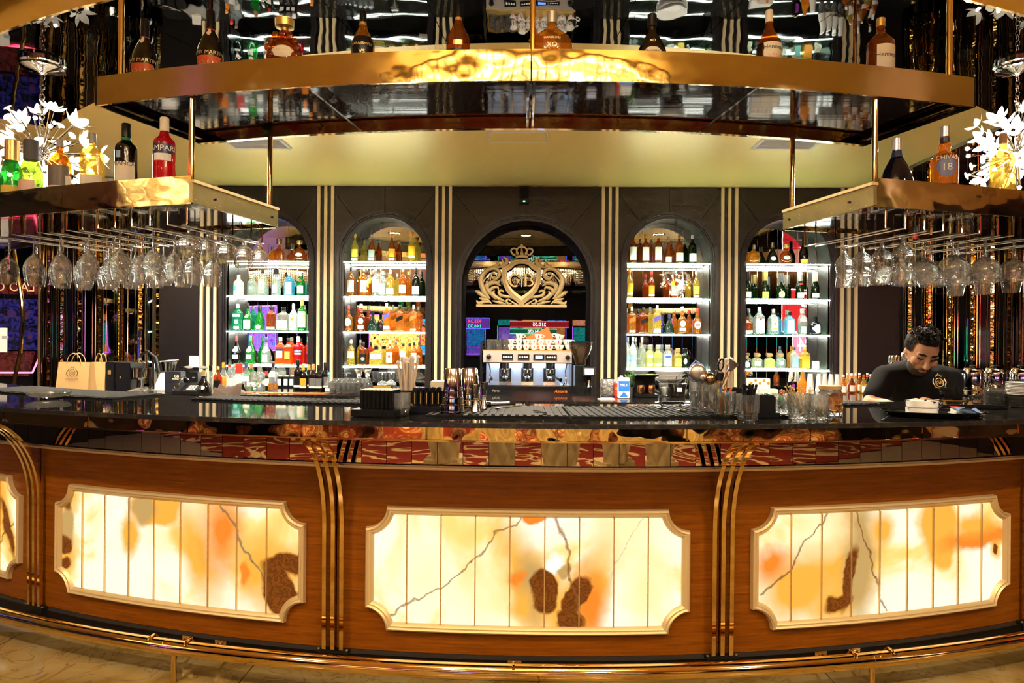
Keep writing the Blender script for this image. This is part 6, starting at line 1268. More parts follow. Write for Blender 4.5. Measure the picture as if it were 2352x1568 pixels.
MB().lathe([(0,.003),(R*.9,0),(R,.006),(R,H*.80),(R*.92,H*.9),(R*.84,H*.94),(R*.84,H)], 26, cap=False).ob('jar_body', CLEAR, t); MB().lathe([(R*.90,H*.98),(R*.92,H*1.0),(R*.92,H*1.12),(R*.88,H*1.13)], 26).ob('wooden_lid', mat('lid_wood', (.48,.29,.10), .5), t)
OS = mat('dried_orange', (.55,.17,.015), .6); OC = mat('orange_rim', (.80,.42,.08), .6)
for k in range(14):
    M = Matrix.Translation((random.uniform(-.5,.5)*R, random.uniform(-.75,.3)*R, .022+.052*random.random())) @ Matrix.Rotation(random.uniform(0.4,1.5), 4, 'X') @ Matrix.Rotation(random.uniform(-.9,.9), 4, 'Y')
    o = MB().lathe([(.001,-.001),(R*.42,-.001),(R*.42,.001),(.001,.001)], 16, cap=False).xf(M).ob('orange_slice', OS, t); MB().tube([(R*.45*math.cos(a), R*.45*math.sin(a), 0) for a in [2*math.pi*i_/16 for i_ in range(16)]], .0022, 5, closed=True).xf(M).ob('peel', OC, o)
# tray with ashtrays
q = PZ(2180, 962, CZ); tr = thing('serving_tray', 'oval black serving tray near the bartender', 'tray', (q.x, q.y+.10, CZ+.001)); TRX, TRY = .205, .12
def oval(r, z): return [(TRX*r*math.cos(a), TRY*r*math.sin(a), z) for a in [2*math.pi*k/36 for k in range(36)]]
lp = [oval(.80,.0),oval(.86,.002),oval(1.,.020),oval(1.02,.021),oval(.98,.016),oval(.84,.007)]
MB().add([v for l_ in lp for v in l_], [(i_*36+j, i_*36+(j+1) % 36, i_*36+36+(j+1) % 36, i_*36+36+j) for i_ in range(5) for j in range(36)]+[tuple(range(35,-1,-1)), tuple(5*36+j for j in range(36))]).ob('tray_body', BLKG, tr)
MB().tube(oval(1.012,.021), .0018, 6, closed=True).ob('rim', BLKG, tr)
tz = CZ+.0085
for k, lab in enumerate(('lower white ceramic ashtray on the serving tray', 'upper white ceramic ashtray stacked on another')):
    a = PZ(2112, 955, CZ); t = thing('ashtray', lab, 'ashtray', (a.x+.0, q.y+.09-.002*k, tz+k*.0285), .4*k, 'white ceramic ashtrays'); R = .058
    MB().lathe([(R*.9,0),(R*.98,.004),(R,.027),(R*.86,.027),(R*.82,.010),(.0,.009)], 30, cap=False).ob('dish', WHITE, t)
    for j in range(3): a_ = j*2.09+(-1.7 if k else -.9); MB().box((R*.93*math.cos(a_), R*.93*math.sin(a_), .0255), (.016,.007,.006), a_).ob('cigarette_rest', BLKR if k else GREY, t, False)
c_ = PZ(2215, 957, CZ); t = thing('side_plate', 'small white plate with blue cloth on the serving tray', 'plate', (c_.x, q.y+.075, tz)); MB().lathe([(0,.003),(.04,.0),(.062,.006),(.064,.008),(.04,.004)], 26, cap=False).ob('plate_body', WHITE, t); MB().tube([(.0635*math.cos(a), .0635*math.sin(a), .0075) for a in [2*math.pi*i_/26 for i_ in range(26)]], .0012, 5, closed=True).ob('rim', WHITE, t)
cloth_drop('wiping_cloth', 'folded pale blue wiping cloth on the small plate', mat('blue_check_cloth', (.16,.25,.42), .9), (c_.x+.01, q.y+.09, tz+.012), 10, 6, lambda u, v: .008+.010*math.sin(u*5+v*2), .10, .05)
t, qq = box_thing('cigarette_pack', 'small white pack with red edge behind the ashtrays', 'box', 2151, 946, .03, .05, .022, WHITE, CZ); t.location = (PZ(2151, 946, CZ).x, q.y+.135, tz+.002); rbox(.031, .051, .004, RED, 'red_edge', t, .001, (0,0,.022))
# beer tap, kettles, plates at the bartender side (stood on the bar's back edge)
q = PZ(2165, 940, CZ); kt = thing('beer_tap', 'chrome beer tap with black handle before the kettles', 'beer tap', (q.x+(q.x-CAM.x)*.25/q.y, q.y+.25, CZ+.001)); s = (q.y+.25)/F
def kz(py): return PY(2165, py, q.y+.25).z-CZ
MB().tube([(.12,0,kz(922)),(.05,0,kz(922)),(-.01,0,kz(922))], [.014,.010,.013], 12).ob('tap_arm', CHROME, kt); MB().tube([(0,0,kz(922)),(.004,-.015,kz(932)),(.002,-.02,kz(940))], [.012,.010,.008], 10).ob('nozzle', CHROME, kt); MB().tube([(0,0,kz(922)),(0,0,kz(906))], .010, 10).ob('collar', CHROME, kt); MB().tube([(0,0,kz(907)),(0,0,kz(898)),(0,0,kz(889))], [.009,.015,.014], 12).ob('black_handle', BLKG, kt); MB().lathe([(.035,0),(.03,.01),(.022,.02),(.022,kz(922)+.02)], 16, (.12,0,0)).ob('tap_column', CHROME, kt)
def kettle(px, yb, yt, w_, label, pot=True, Y=4.05):
    p0 = PY(px, yb, Y); s = Y/F; R = w_*s/2; H = (yb-yt)*s; t = thing('tea_urn', label, 'teapot', (p0.x, Y, p0.z), 0., 'polished steel teapots')
    MB().lathe([(R*.96,0),(R,.008),(R,H*.06),(R*.92,H*.08),(R*.96,H*.16),(R,H*.22),(R,H*.72),(R*.94,H*.80),(R*.86,H*.84),(R*.84,H*.9)], 30).ob('body', CHROME, t)
    MB().lathe([(R*.86,H*.9),(R*.80,H*.94),(R*.45,H*.985),(.01,H)], 24, cap=False).ob('lid', CHROME, t); MB().lathe([(.012,H),(.02,H*1.03),(.018,H*1.06),(.004,H*1.07)], 14).ob('knob', BLKP, t)
    if pot: MB().tube([(-R*.95,0,H*.78),(-R*1.7,0,H*.80),(-R*2.0,0,H*.60),(-R*2.05,0,H*.30)], [.010,.012,.012,.008], 10).ob('handle', BLKP, t)
    else: MB().tube([(0,-R*1.0,H*.76),(-R*.1,-R*1.5,H*.70),(-R*.08,-R*1.5,H*.38)], .010, 10).ob('handle', BLKP, t)
    return t, p0
for k, (px, lab) in enumerate(((2235, 'polished steel teapot with side handle, beside the bartender'), (2286, 'polished steel teapot with handle facing front'), (2345, 'polished steel teapot half hidden behind saucers'))):
    Y = 4.05 if k < 2 else 4.12; p1 = PY(px, 897, Y)
    kettle(px, 893, 843, 44, lab, k == 0, Y)
    b = thing('steel_urn', ['polished steel urn base under the side-handled teapot', 'polished steel urn base under the front-handled teapot', 'polished steel urn base behind the saucers'][k], 'urn', (p1.x, Y, .86), 0., 'steel urn bases'); Hb = PY(px, 893, Y).z-.86-.001
    MB().lathe([(.055,0),(.058,.01),(.056,Hb-.012),(.060,Hb-.006),(.052,Hb)], 28).ob('urn_body', CHROME, b); MB().lathe([(.057,.05),(.058,.055),(.057,.06)], 28, cap=False).ob('band', STEELB, b)
ws = thing('service_counter', 'low steel work counter behind the bar by the bartender', 'counter'); arcbox(5.2, 5.64, .82, .86, R_(28.6), R_(37), 10).ob('worktop', STEELB, ws, False); arcbox(5.22, 5.62, 0, .82, R_(28.6), R_(37), 10).ob('cabinet', BLKP, ws, False)
PLT = MB().lathe([(0,.003),(.035,0),(.058,.007),(.060,.009),(.036,.004)], 22, cap=False).mesh('plate_disc', CLEAR2); PLW = MB().lathe([(0,.003),(.035,0),(.058,.006),(.060,.008),(.036,.004)], 22, cap=False).mesh('plate_disc', WHITE)
PR = MB().tube([(.0598*math.cos(a), .0598*math.sin(a), .0085) for a in [2*math.pi*i_/22 for i_ in range(22)]], .0013, 5, closed=True)
PRg, PRw = PR.mesh('plate_rim', CLEAR2), PR.mesh('plate_rim', WHITE)
for st_, (px, yb, n, me, rm, dz, lab) in enumerate(((2293, 936, 12, PLT, PRg, .0062, 'glass saucer in the stack before the front-handled teapot'), (2345, 940, 8, PLT, PRg, .0062, 'glass saucer in the stack below the white saucers'))):
    q = PZ(px, yb, CZ)
    for k in range(n): t = thing('saucer', f'{ORD[k] if k < 12 else ["thirteenth","fourteenth"][k-12]} {lab}', 'saucer', (q.x+(q.x-CAM.x)*.10/q.y+random.uniform(-.002,.002), q.y+.10, CZ+.001+k*dz), 0., ['glass saucers before the teapot', 'glass saucers below the white ones'][st_]); obj('plate_disc', me, t); obj('plate_rim', rm, t)
q = PZ(2345, 940, CZ)
for k in range(9): t = thing('saucer', f'{ORD[k]} white saucer up, stacked on the glass saucers', 'saucer', (q.x+(q.x-CAM.x)*.10/q.y, q.y+.10, CZ+.001+8*.0062+.004+k*.0068), .3, 'white saucers'); obj('plate_disc', PLW, t); obj('plate_rim', PRw, t)
t, q = box_thing('bar_block', 'long black plastic rail tray behind the serving tray', 'tray', 2240, 940, .30, .035, .014, BLKP, CZ); rbox(.28, .02, .004, BLKR, 'insert', t, .001, (0,0,.014))
q = PY(2185, 905, 4.15); t = thing('ice_bucket_box', 'green tinted steel box behind the bartender tap', 'box', (q.x+.05, 3.98, .861)); rbox(.20, .14, q.z-.86-.002, mat('green_steel', (.30,.36,.30), .25, .9), 'body', t); rbox(.21, .15, .012, STEEL, 'lid', t, .003, (0,0,q.z-.86-.001)); MB().lathe([(.008,q.z-.85),(.012,q.z-.84),(.006,q.z-.83)], 10).ob('knob', STEEL, t)
for k, (px, yb, yt, w_) in enumerate(((2056, 850, 816, 26), (2080, 842, 809, 18))):
    p0 = PY(px, yb, 5.4); s = 5.4/F; t = thing('steel_canister', ['wide dotted steel canister behind the bartender', 'narrow dotted steel canister behind the bartender'][k], 'canister', (p0.x, 5.4, .92), 0., 'steel canisters'); H = PY(px, yt, 5.4).z-.92; R = w_*s/2
    MB().lathe([(R*.95,0),(R,.01),(R,H-.01),(R*.9,H)], 22).ob('body', CHROME, t); MB().lathe([(R*1.02,H-.05),(R*1.03,H-.045),(R*1.02,H-.04)], 22, cap=False).ob('band', STEELB, t)
isl = thing('service_trolley', 'dark service trolley behind the bartender', 'trolley', (PY(2068, 850, 5.4).x, 5.4, 0)); rbox(.6, .45, .04, STEELB, 'top', isl, .004, (0,0,.88)); rbox(.56, .42, .84, BLKP, 'cabinet', isl, .004, (0,0,.03)); rbox(.4,.3,.03, BLKR, 'foot', isl, .002)
# glass ashtray and cards at the far bag end of the bar
q = PZ(112, 916, CZ); t = thing('glass_ashtray', 'shallow glass ashtray on the bar before the paper bags', 'ashtray', (q.x, q.y, CZ+.009)); MB().lathe([(.055,0),(.085,.010),(.095,.022),(.088,.022),(.05,.006)], 24).ob('dish', CLEAR2, t); MB().tube([(.092*math.cos(a), .092*math.sin(a), .022) for a in [2*math.pi*i_/24 for i_ in range(24)]], .0025, 5, closed=True).ob('rim', CLEAR2, t)
# ------------------------------------------------------------------ BARTENDER
BY = 3.93
pe = thing('person', 'bartender in a black shirt bending over behind the bar, looking down', 'person', (PY(2105, 850, BY).x, BY, 0)); ox = pe.location.x
def J(px, py, Y): v = PY(px, py, Y); return Vector((v.x-ox, v.y-BY, v.z))
def limb(m, pts, rr, n=14):
    pts = [Vector(p_) for p_ in pts]; m.tube(pts, rr, n)
    for p_, r in zip(pts, rr): m.ball(p_, r, 12, 8)
def fused(name, mb, m, vox, parent, sm=6):
    o = mb.ob(name, m, parent); r = o.modifiers.new('fuse', 'REMESH'); r.mode = 'VOXEL'; r.voxel_size = vox; r.use_smooth_shade = True
    s = o.modifiers.new('soften', 'SMOOTH'); s.iterations = sm; s.factor = .5; return o
hip = Vector((.03, .28, .92)); chest = J(2108, 893, 4.02); nk = J(2108, 850, 3.96); hd = J(2117, 806, 3.86)
sl, sr = J(2035, 868, 3.98), J(2178, 872, 3.98); el, er = J(2000, 928, 3.88), J(2182, 935, 3.86); wl, wr = J(2068, 938, 3.76), J(2142, 930, 3.76); hl, hr = J(2096, 930, 3.71), J(2118, 925, 3.71)
b = MB()
limb(b, [hip, (hip+chest)/2, chest], [.155, .140, .150]); limb(b, [nk+Vector((0,.03,-.03)), nk, hd+Vector((0,.03,-.05))], [.062,.056,.054])
for s_, sh, e_, w_, h_ in ((-1, sl, el, wl, hl), (1, sr, er, wr, hr)):
    limb(b, [sh, e_], [.060,.046]); limb(b, [e_, (e_+w_)/2, w_], [.046,.041,.029])
    d = (h_-w_).normalized(); up = Vector((0,0,1)); sd = d.cross(up).normalized()
    limb(b, [w_, w_+d*.045, w_+d*.085], [.028,.034,.033])
    for k in range(4):
        r0 = w_+d*.085+sd*(k-1.5)*.018; L = (.062,.072,.068,.052)[k]
        limb(b, [r0, r0+d*L*.5-up*.008, r0+d*L*.85-up*.028], [.0095,.0085,.0075], 8)
    limb(b, [w_+d*.035-sd*s_*.028, w_+d*.065-sd*s_*.050-up*.01, w_+d*.095-sd*s_*.052-up*.022], [.012,.010,.0085], 8)
    lg = Vector((s_*.10, .28, .88)); limb(b, [lg, lg+Vector((0,-.03,-.42)), lg+Vector((0,.0,-.82))], [.09,.062,.045]); limb(b, [lg+Vector((0,.02,-.84)), lg+Vector((0,-.15,-.85))], [.042,.035])
# head: skull, jaw, brow, nose, lips, ears; turned down
hm = MB(); hm.ball((0,0,.01), .092, 20, 14, (.84,1.04,1.12)); hm.ball((0,-.030,-.055), .066, 16, 10, (.92,.95,1.05)); hm.ball((0,-.060,-.098), .028, 12, 8, (1.1,.8,.8))
for s_ in (-1, 1): hm.ball((s_*.034,-.083,.016), .020, 10, 7, (1.4,.55,.5)); hm.ball((s_*.045,-.066,-.028), .026, 10, 7); hm.ball((s_*.079,.008,-.012), .024, 10, 8, (.32,.7,1.15)); hm.ball((s_*.012,-.104,-.042), .010, 8, 6)
hm.tube([(0,-.088,.012),(0,-.104,-.018),(0,-.118,-.040)], [.010,.012,.0135], 10); hm.ball((0,-.114,-.041), .0135, 10, 7)
hm.ball((0,-.094,-.068), .019, 12, 6, (1.35,.5,.30)); hm.ball((0,-.092,-.079), .018, 12, 6, (1.2,.5,.34))
HM = Matrix.Translation(hd) @ Matrix.Rotation(R_(-10), 4, 'Z') @ Matrix.Rotation(R_(30), 4, 'X') @ Matrix.Rotation(R_(8), 4, 'Y')
b.add([HM @ Vector(v) for v in hm.v], hm.f)
fused('body', b, SKIN, .0055, pe, 4)
c = MB()
limb(c, [hip-Vector((0,0,.04)), (hip+chest)/2, chest, nk+Vector((0,.035,-.045))], [.168,.156,.166,.105]); limb(c, [sl, (sl+sr)/2+Vector((0,.04,.0)), sr], [.078,.118,.078])
for sh, e_ in ((sl, el), (sr, er)): limb(c, [sh, sh*.3+e_*.7], [.078,.066])
limb(c, [nk+Vector((0,.02,-.02)), nk+Vector((0,.015,.012))], [.074,.070])
for s_ in (-1, 1): lg = Vector((s_*.10, .28, .88)); limb(c, [lg, lg+Vector((0,-.03,-.42)), lg+Vector((0,.0,-.80))], [.105,.078,.062])
fused('black_shirt', c, CLOTH, .011, pe, 5)
h = MB(); h.ball((0,.014,.030), .098, 22, 14, (.90,1.04,1.02))
hv = []
for v in h.v: hv.append(v)
keep = [f for f in h.f if sum(h.v[i_][2] for i_ in f)/len(f) > (.066 if sum(h.v[i_][1] for i_ in f)/len(f) < -.045 else (-.0 if sum(h.v[i_][1] for i_ in f)/len(f) < .03 else -.055))]
used = sorted({i_ for f in keep for i_ in f}); mp_ = {o: n for n, o in enumerate(used)}
rnd = random.Random(3)
hh = MB().add([Vector(h.v[i_])*(1+rnd.uniform(-.02,.045)) for i_ in used], [tuple(mp_[i_] for i_ in f) for f in keep])
for k in range(60):
    a = rnd.uniform(0, 6.28); e_ = rnd.uniform(.35, 1.2); v0 = Vector((.088*math.cos(a)*math.cos(e_), .10*math.sin(a)*math.cos(e_)+.012, .035+.098*math.sin(e_)))
    if v0.y < -.035 and v0.z < .105: continue
    hh.tube([v0, v0*1.07+Vector((rnd.uniform(-.012,.012), -.012, .006)), v0*1.08+Vector((rnd.uniform(-.02,.02), -.03, -.004))], [.008,.006,.002], 5)
hh.xf(HM).ob('hair', HAIR, pe)
bd = MB(); bd.ball((0,-.036,-.072), .064, 18, 12, (.97,.90,.98)); keep = [f for f in bd.f if sum(bd.v[i_][2] for i_ in f)/len(f) < -.064 or abs(sum(bd.v[i_][0] for i_ in f)/len(f)) > .045]
MB().add(bd.v, keep).xf(HM).ob('beard', mat('dark_beard', (.03,.018,.012), .8), pe)
mu = MB(); mu.tube([(-.026,-.088,-.068),(-.012,-.107,-.058),(0,-.110,-.056),(.012,-.107,-.058),(.026,-.088,-.068)], [.004,.006,.0055,.006,.004], 8).xf(HM).ob('moustache', mat('dark_beard'), pe)
for s_ in (-1, 1):
    MB().tube([(s_*.052,-.079,.022),(s_*.034,-.096,.028),(s_*.014,-.098,.024)], [.003,.0055,.004], 7).xf(HM).ob('eyebrow', HAIR, pe)
    MB().tube([(s_*.050,-.078,-.002),(s_*.034,-.093,-.004),(s_*.018,-.092,-.002)], [.002,.0035,.002], 6).xf(HM).ob('closed_eyelid', HAIR, pe)
# gold crest on the shirt
cp_ = J(2158, 878, 3.83); em2 = MB()
em2.tube([(.022*math.cos(a), 0, .024*math.sin(a)) for a in [2*math.pi*k/18 for k in range(18)]], .0022, 5, closed=True)
for s_ in (-1, 1): em2.tube([(s_*.028,0,-.018),(s_*.036,0,.0),(s_*.030,0,.022)], .003, 5); em2.tube([(0,0,-.034),(s_*.03,0,-.026)], .003, 5)
for k in range(5): em2.ball(((k-2)*.007, 0, .036+.006*(2-abs(k-2))), .004, 6, 4)
tm = fwd(text_mb('GB', .020), 0, 0, -.010); em2.add(tm.v, tm.f)
em2.xf(Matrix.Translation(cp_) @ Matrix.Rotation(R_(-20), 4, 'X')).ob('shirt_crest', GOLD, pe, False)
# ------------------------------------------------------------------ CASINO BEYOND AND BEHIND THE CAMERA
def screen_mat(name, cols, sc_, st_):
    m = bpy.data.materials.new(name); m.use_nodes = True; N = NT(m); b = m.node_tree.nodes['Principled BSDF']
    tc = N.n('TexCoord'); n = N.n('TexNoise'); n.inputs['Scale'].default_value = sc_; n.inputs['Detail'].default_value = 2.; n.inputs['Distortion'].default_value = 1.2; N.l(tc.outputs['Object'], n.inputs['Vector'])
    k = len(cols); N.l(N.ramp(n.outputs['Fac'], [(.3+.4*i_/(k-1), c) for i_, c in enumerate(cols)]), b.inputs['Emission Color']); b.inputs['Emission Strength'].default_value = st_; b.inputs['Base Color'].default_value = (.02,.02,.02,1); b.inputs['Roughness'].default_value = .1
    return m
SC = [screen_mat('game_screen_blue', [(.01,.02,.25),(.05,.1,.9),(.0,.5,.6),(.0,.0,.02)], 16, 1.3), screen_mat('game_screen_red', [(.5,.01,.02),(.9,.08,.05),(.8,.4,.05),(.02,.0,.01)], 14, 1.4), screen_mat('game_screen_violet', [(.12,.01,.4),(.5,.05,.8),(.1,.2,.9),(.0,.0,.02)], 15, 1.3), screen_mat('game_screen_green', [(.0,.15,.06),(.02,.6,.25),(.0,.3,.5),(.01,.01,.0)], 17, 1.2), screen_mat('game_screen_gold', [(.3,.1,.01),(.9,.45,.06),(.95,.7,.2),(.02,.005,.0)], 9, 1.3)]
SC += [screen_mat('dim_screen_red', [(.0,.0,.0),(.10,.0,.0),(.35,.03,.02),(.02,.0,.05)], 14, .22), screen_mat('dim_screen_blue', [(.0,.0,.0),(.0,.0,.02),(.03,.04,.5),(.25,.05,.05)], 13, .16)]
NEO = {'red': mat('neon_red', (1,.1,.1), .5, emit=(1.,.06,.12), estr=5.), 'blue': mat('neon_blue', (.1,.1,1), .5, emit=(.12,.15,1.), estr=5.), 'green': mat('neon_green', (.1,1,.4), .5, emit=(.05,.9,.4), estr=4.), 'white': mat('neon_white', (1,1,1), .5, emit=(1,.95,.9), estr=5.), 'violet': mat('neon_violet', (.6,.1,1), .5, emit=(.5,.1,1.), estr=5.)}
def slot(x, y, rz, a, b_, neon, label, txt=None, sc_=1.):
    t = thing('slot_machine', label, 'slot machine', (x, y, 0), rz, 'slot machines'); t.scale = (sc_,)*3
    MB().prism([(-.30,0),(.30,0),(.30,1.95),(-.05,1.95),(-.12,1.15),(-.30,.95)], -.34, .34).xf(Matrix.Rotation(R_(90), 4, 'Z')).ob('cabinet', BLKG, t, False)
    MB().box((0,-.245,1.06), (.58,.012,.34), M=Matrix.Rotation(R_(-25), 3, 'X')).ob('game_screen', SC[a], t, False); MB().box((0,-.10,1.56), (.60,.014,.66), M=Matrix.Rotation(R_(-5), 3, 'X')).ob('upper_screen', SC[b_], t, False)
    MB().box((0,.02,2.05), (.66,.12,.20)).ob('topper', SC[a], t, False)
    for s_ in (-1, 1): MB().tube([(s_*.335,-.31,.95),(s_*.335,-.14,1.16),(s_*.335,-.07,1.93)], .010, 6).ob('neon_edge', NEO[neon], t)
    MB().tube([(-.335,-.31,.95),(.335,-.31,.95)], .010, 6).ob('neon_edge', NEO[neon], t)
    for k in range(6): MB().box((-.22+k*.085,-.27,.965), (.05,.04,.012), M=Matrix.Rotation(R_(-20), 3, 'X')).ob('button', NEO['white'] if k % 2 else NEO['blue'], t, False)
    if txt:
        tm_ = fwd(text_mb(txt, .11), 0, -.066, 1.99); tm_.v = [(-x_, y_, z_) for x_, y_, z_ in tm_.v]; tm_.ob('lettering', mat('dim_amber_sign', (.8,.4,.2), .5, emit=(1.,.5,.2), estr=.5), t, False)
    return t
# seen directly past the gold post
p_ = PY(30, 850, 8.6); slot(p_.x-.05, 8.75, .15, 5, 6, 'red', 'slot machine with red neon edge beyond the gold post, nearer the notice', 'LAO C')
p_ = PY(72, 850, 9.2); slot(p_.x+.25, 9.7, .05, 6, 5, 'red', 'slot machine with red neon edge half hidden behind the gold post')
q = PY(8, 785, 7.2); t = thing('paper_notice', 'white printed notice hanging at the edge of the photograph', 'notice', (q.x, 7.2, q.z)); MB().box((-.06,0,.02), (.20,.004,.26)).ob('sheet', W_, t, False); MB().box((.02,-.003,.05), (.07,.001,.03)).ob('print_mark', GREY, t, False); MB().tube([(0,.01,.14),(0,.01,3.19-q.z)], .002, 5).ob('cord', BLKP, t)
tb = thing('brass_arch_pipe', 'curved brass pipe rising beside the gold post', 'brass pipe', (0,0,0)); MB().tube([PY(36, 912, 6.4), PY(31, 880, 6.4), PY(47, 810, 6.4), PY(53, 740, 6.4), PY(50, 690, 6.4), PY(42, 640, 6.4), PY(30, 560, 6.4), PY(22, 480, 6.4), Vector((PY(20, 440, 6.4).x, 6.4, ZC))], .018, 10).ob('bent_pipe', BRASS, tb); MB().tube([PY(36, 912, 6.4), Vector((PY(36, 912, 6.4).x, 6.4, .0))], .018, 10).ob('lower_pipe', BRASS, tb)
# reflected room
for k, x in enumerate((-3.4, -2.55, -1.7, -.6, .25, 1.1, 2.0, 3.0)): slot(x, -7.2, math.pi, k % 5, (k*2+1) % 5, ['red', 'blue', 'violet', 'green'][k % 4], f'{ORD[k]} slot machine in the row mirrored in the central arch')
def sign(x, y, z, rz, w_, h, m, neon, lines, label):
    t = thing('casino_sign', label, 'sign', (x, y, z), rz, 'lit casino signs'); MB().box((0,.04,0), (w_,.08,h)).ob('sign_case', BLKG, t, False); MB().box((0,-.004,0), (w_-.04,.008,h-.04)).ob('lit_face', m, t, False)
    MB().tube([(-w_/2,-.01,-h/2),(w_/2,-.01,-h/2),(w_/2,-.01,h/2),(-w_/2,-.01,h/2)], .014, 6, closed=True).ob('neon_border', NEO[neon], t)
    for s_, zz, hh_, mm in lines: fwd(text_mb(s_, hh_), 0, -.012, zz).ob('lettering', mm, t, False)
    for dx in (-w_*.3, w_*.3): MB().tube([(dx,.04,h/2),(dx,.04,ZC-z)], .01, 6).ob('hanger', BLKP, t)
RS = mat('lit_red_panel', (.3,.02,.02), .4, emit=(.8,.03,.03), estr=.7); GS = mat('lit_green_panel', (.02,.2,.1), .4, emit=(.01,.4,.2), estr=.5); PS = mat('lit_pink_panel', (.3,.05,.1), .4, emit=(1.,.18,.25), estr=1.5); VS_ = mat('lit_violet_panel', (.1,.02,.2), .4, emit=(.35,.08,.8), estr=1.)
sign(.5, -6.7, 1.98, math.pi, 2.0, .20, RS, 'red', [('210.05', -.06, .12, NEO['white'])], 'long red lit sign with numbers mirrored in the central arch'); sign(.3, -6.75, 1.74, math.pi, 1.6, .16, GS, 'green', [('34.170', -.05, .10, NEO['white'])], 'green lit sign with numbers mirrored in the central arch')
sign(-1.7, -6.7, 2.0, math.pi, 1.0, .36, VS_, 'blue', [('935.34', .02, .12, NEO['red']), ('146.30', -.15, .12, NEO['green'])], 'blue lit jackpot panel mirrored in the central arch')
sign(7.6, -1.6, 2.25, math.pi-.45, 2.2, 1.1, RS, 'white', [('RED', .1, .4, NEO['white']), ('WILD', -.40, .25, PS)], 'big red lit panel mirrored in the champagne niche'); sign(7.8, -1.2, 1.35, math.pi-.45, 2.4, .62, PS, 'white', [('GEL 5,384', -.14, .34, NEO['white'])], 'pink lit jackpot panel mirrored in the champagne niche')
sign(-7.4, -2.0, 1.7, math.pi+.45, 1.6, 1.2, SC[2], 'violet', [], 'violet lit game panel mirrored in the gin niche'); sign(-4.4, -6.4, 1.6, math.pi+.2, 1.8, 1.3, SC[4], 'violet', [], 'gold lit picture panel mirrored in the niche by the straws')
sign(6.3, 1.6, 1.8, math.pi-1.1, 1.2, 1.6, SC[1], 'red', [('8', -.2, .5, NEO['white'])], 'red lit panel mirrored in the column by the bartender'); sign(-6.6, 1.8, 1.7, math.pi+1.1, 1.2, 1.6, SC[0], 'blue', [('E', .2, .3, NEO['white'])], 'blue lit panel mirrored in the column by the paper bags')
# big crystal chandelier above the guests (mirrored in the brass fascia)
bc2 = thing('ring_chandelier', 'wide oval crystal strand chandelier above the guest side', 'chandelier', (0, .55, 0))
def ovp(r, z, n=48): return [(1.35*r*math.cos(2*math.pi*k/n), .75*r*math.sin(2*math.pi*k/n), z) for k in range(n)]
for r in (1., .75, .45): MB().tube(ovp(r, 3.06), .02, 8, closed=True).ob('frame_ring', BRASS, bc2)
for r_ in (.87, .6, .3): MB().tube(ovp(r_, 3.03), .022, 8, closed=True).ob('light_ring', mat('chandelier_tube', (1,1,1), .5, emit=(1.,.80,.50), estr=4.), bc2)
bead = MB()
for k in range(5): bead.ball((0,0,-.03-.058*k), .013, 6, 4, (1,1,2.1))
BD = bead.mesh('crystal_strand', mat('crystal_bead', (.95,.85,.62), .06, .85))
for r_, n_ in ((1., 110), (.75, 84), (.45, 52)):
    for k in range(n_): a = 2*math.pi*k/n_; obj('crystal_strand', BD, bc2, (1.35*r_*math.cos(a), .75*r_*math.sin(a), 3.06))
for dx in (-1.0, 0, 1.0): MB().tube([(dx,0,3.06),(dx,0,ZC)], .008, 6).ob('suspension_rod', BRASS, bc2)
c2_ = copy_tree(bc2, None, (-6.3, -.5, 0), .9, 'second oval crystal strand chandelier, over the slot machines'); c2_['group'] = 'oval crystal chandeliers'; bc2['group'] = 'oval crystal chandeliers'
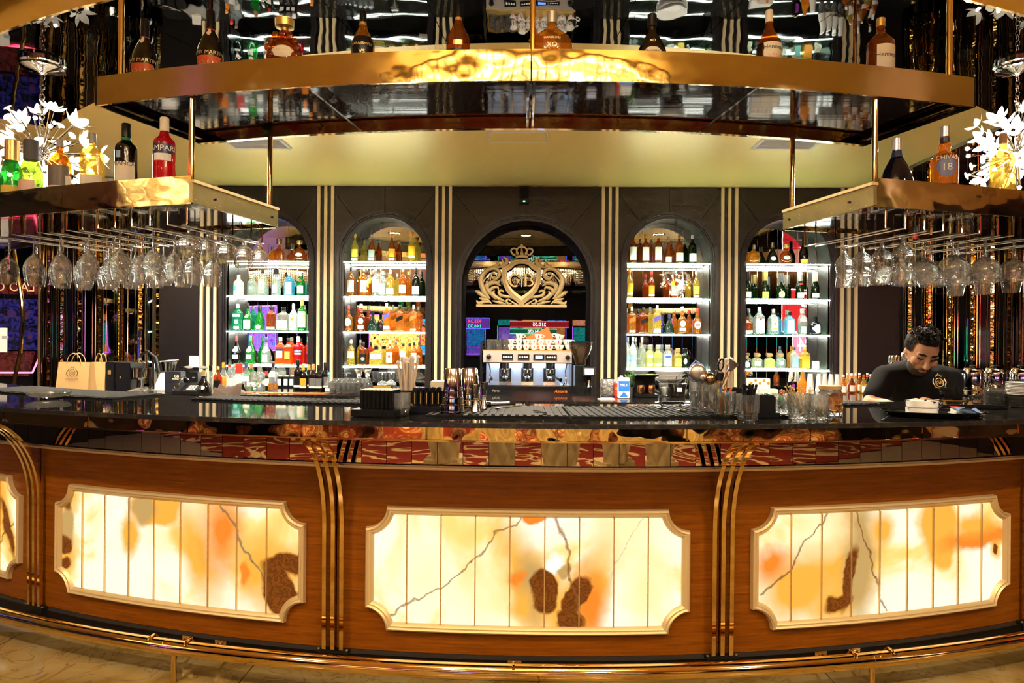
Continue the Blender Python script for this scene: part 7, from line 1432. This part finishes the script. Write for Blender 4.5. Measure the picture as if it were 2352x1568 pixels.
# quilted chairs in front of the bar, just below the picture, mirrored in the bronze tiles
QL = mat('cream_quilted_leather', (.72,.58,.36), .4)
def chair(x, y, rz, label):
    t = thing('bar_chair', label, 'chair', (x, y, .0), rz, 'cream quilted chairs'); t.scale = (.86, .86, .9)
    n, mq = 36, 26; vs = []
    for j in range(mq+1):
        v = j/mq; z = .50+.46*v; wd = .17+.09*v-.02*v*v
        for i_ in range(n+1):
            u = i_/n*2-1; a = u*1.15; q_ = .026*math.sqrt(abs(math.sin((u*2+v*2)*math.pi)*math.sin((u*2-v*2)*math.pi)))
            vs.append((wd*math.sin(a)/math.sin(1.15), .02+(.24)*(math.cos(a)-.45)+q_*1.2+.05*v, z))
    m = MB().add(vs, [(j*(n+1)+i_, j*(n+1)+i_+1, (j+1)*(n+1)+i_+1, (j+1)*(n+1)+i_) for j in range(mq) for i_ in range(n)])
    k0 = len(m.v); m.add([(x_*.93, y_-.035, z_) for x_, y_, z_ in vs], [tuple(reversed((j*(n+1)+i_, j*(n+1)+i_+1, (j+1)*(n+1)+i_+1, (j+1)*(n+1)+i_))) for j in range(mq) for i_ in range(n)])
    for i_ in range(n): m.f += [(i_, i_+1, k0+i_+1, k0+i_)[::-1], (mq*(n+1)+i_, mq*(n+1)+i_+1, k0+mq*(n+1)+i_+1, k0+mq*(n+1)+i_)]
    m.ob('quilted_back', QL, t)
    rbox(.44, .42, .11, QL, 'seat', t, .03, (0,-.08,.42))
    hdl = MB().tube([(-.04,.16,.80),(-.04,.185,.80),(.04,.185,.80),(.04,.16,.80)], .007, 6).ob('pull_handle', BRASS, t)
    for sx in (-1, 1):
        for sy in (-1, 1): MB().tube([(sx*.17,-.08+sy*.16,.43),(sx*.20,-.08+sy*.19,.016)], [.018,.012], 8).ob('leg', BLKP, t)
    MB().tube([(-.19,-.25,.18),(.19,-.25,.18),(.19,.09,.18),(-.19,.09,.18)], .008, 6, closed=True).ob('foot_ring', BRASS, t)
for k, (x, y, rz) in enumerate([(-.92,.25,.15),(-.28,.32,-.25),(.36,.42,.05),(.98,.22,-.3),(1.52,.30,.2)]): chair(x, y, rz, f'cream quilted chair, {ORD[k]} from the bag end, mirrored in the bronze tiles')

for m in bpy.data.materials:              # only the strips in the niches are sampled as lamps; other glowing faces light by being seen
    if m.name != 'led_strip': m.cycles.emission_sampling = 'NONE'
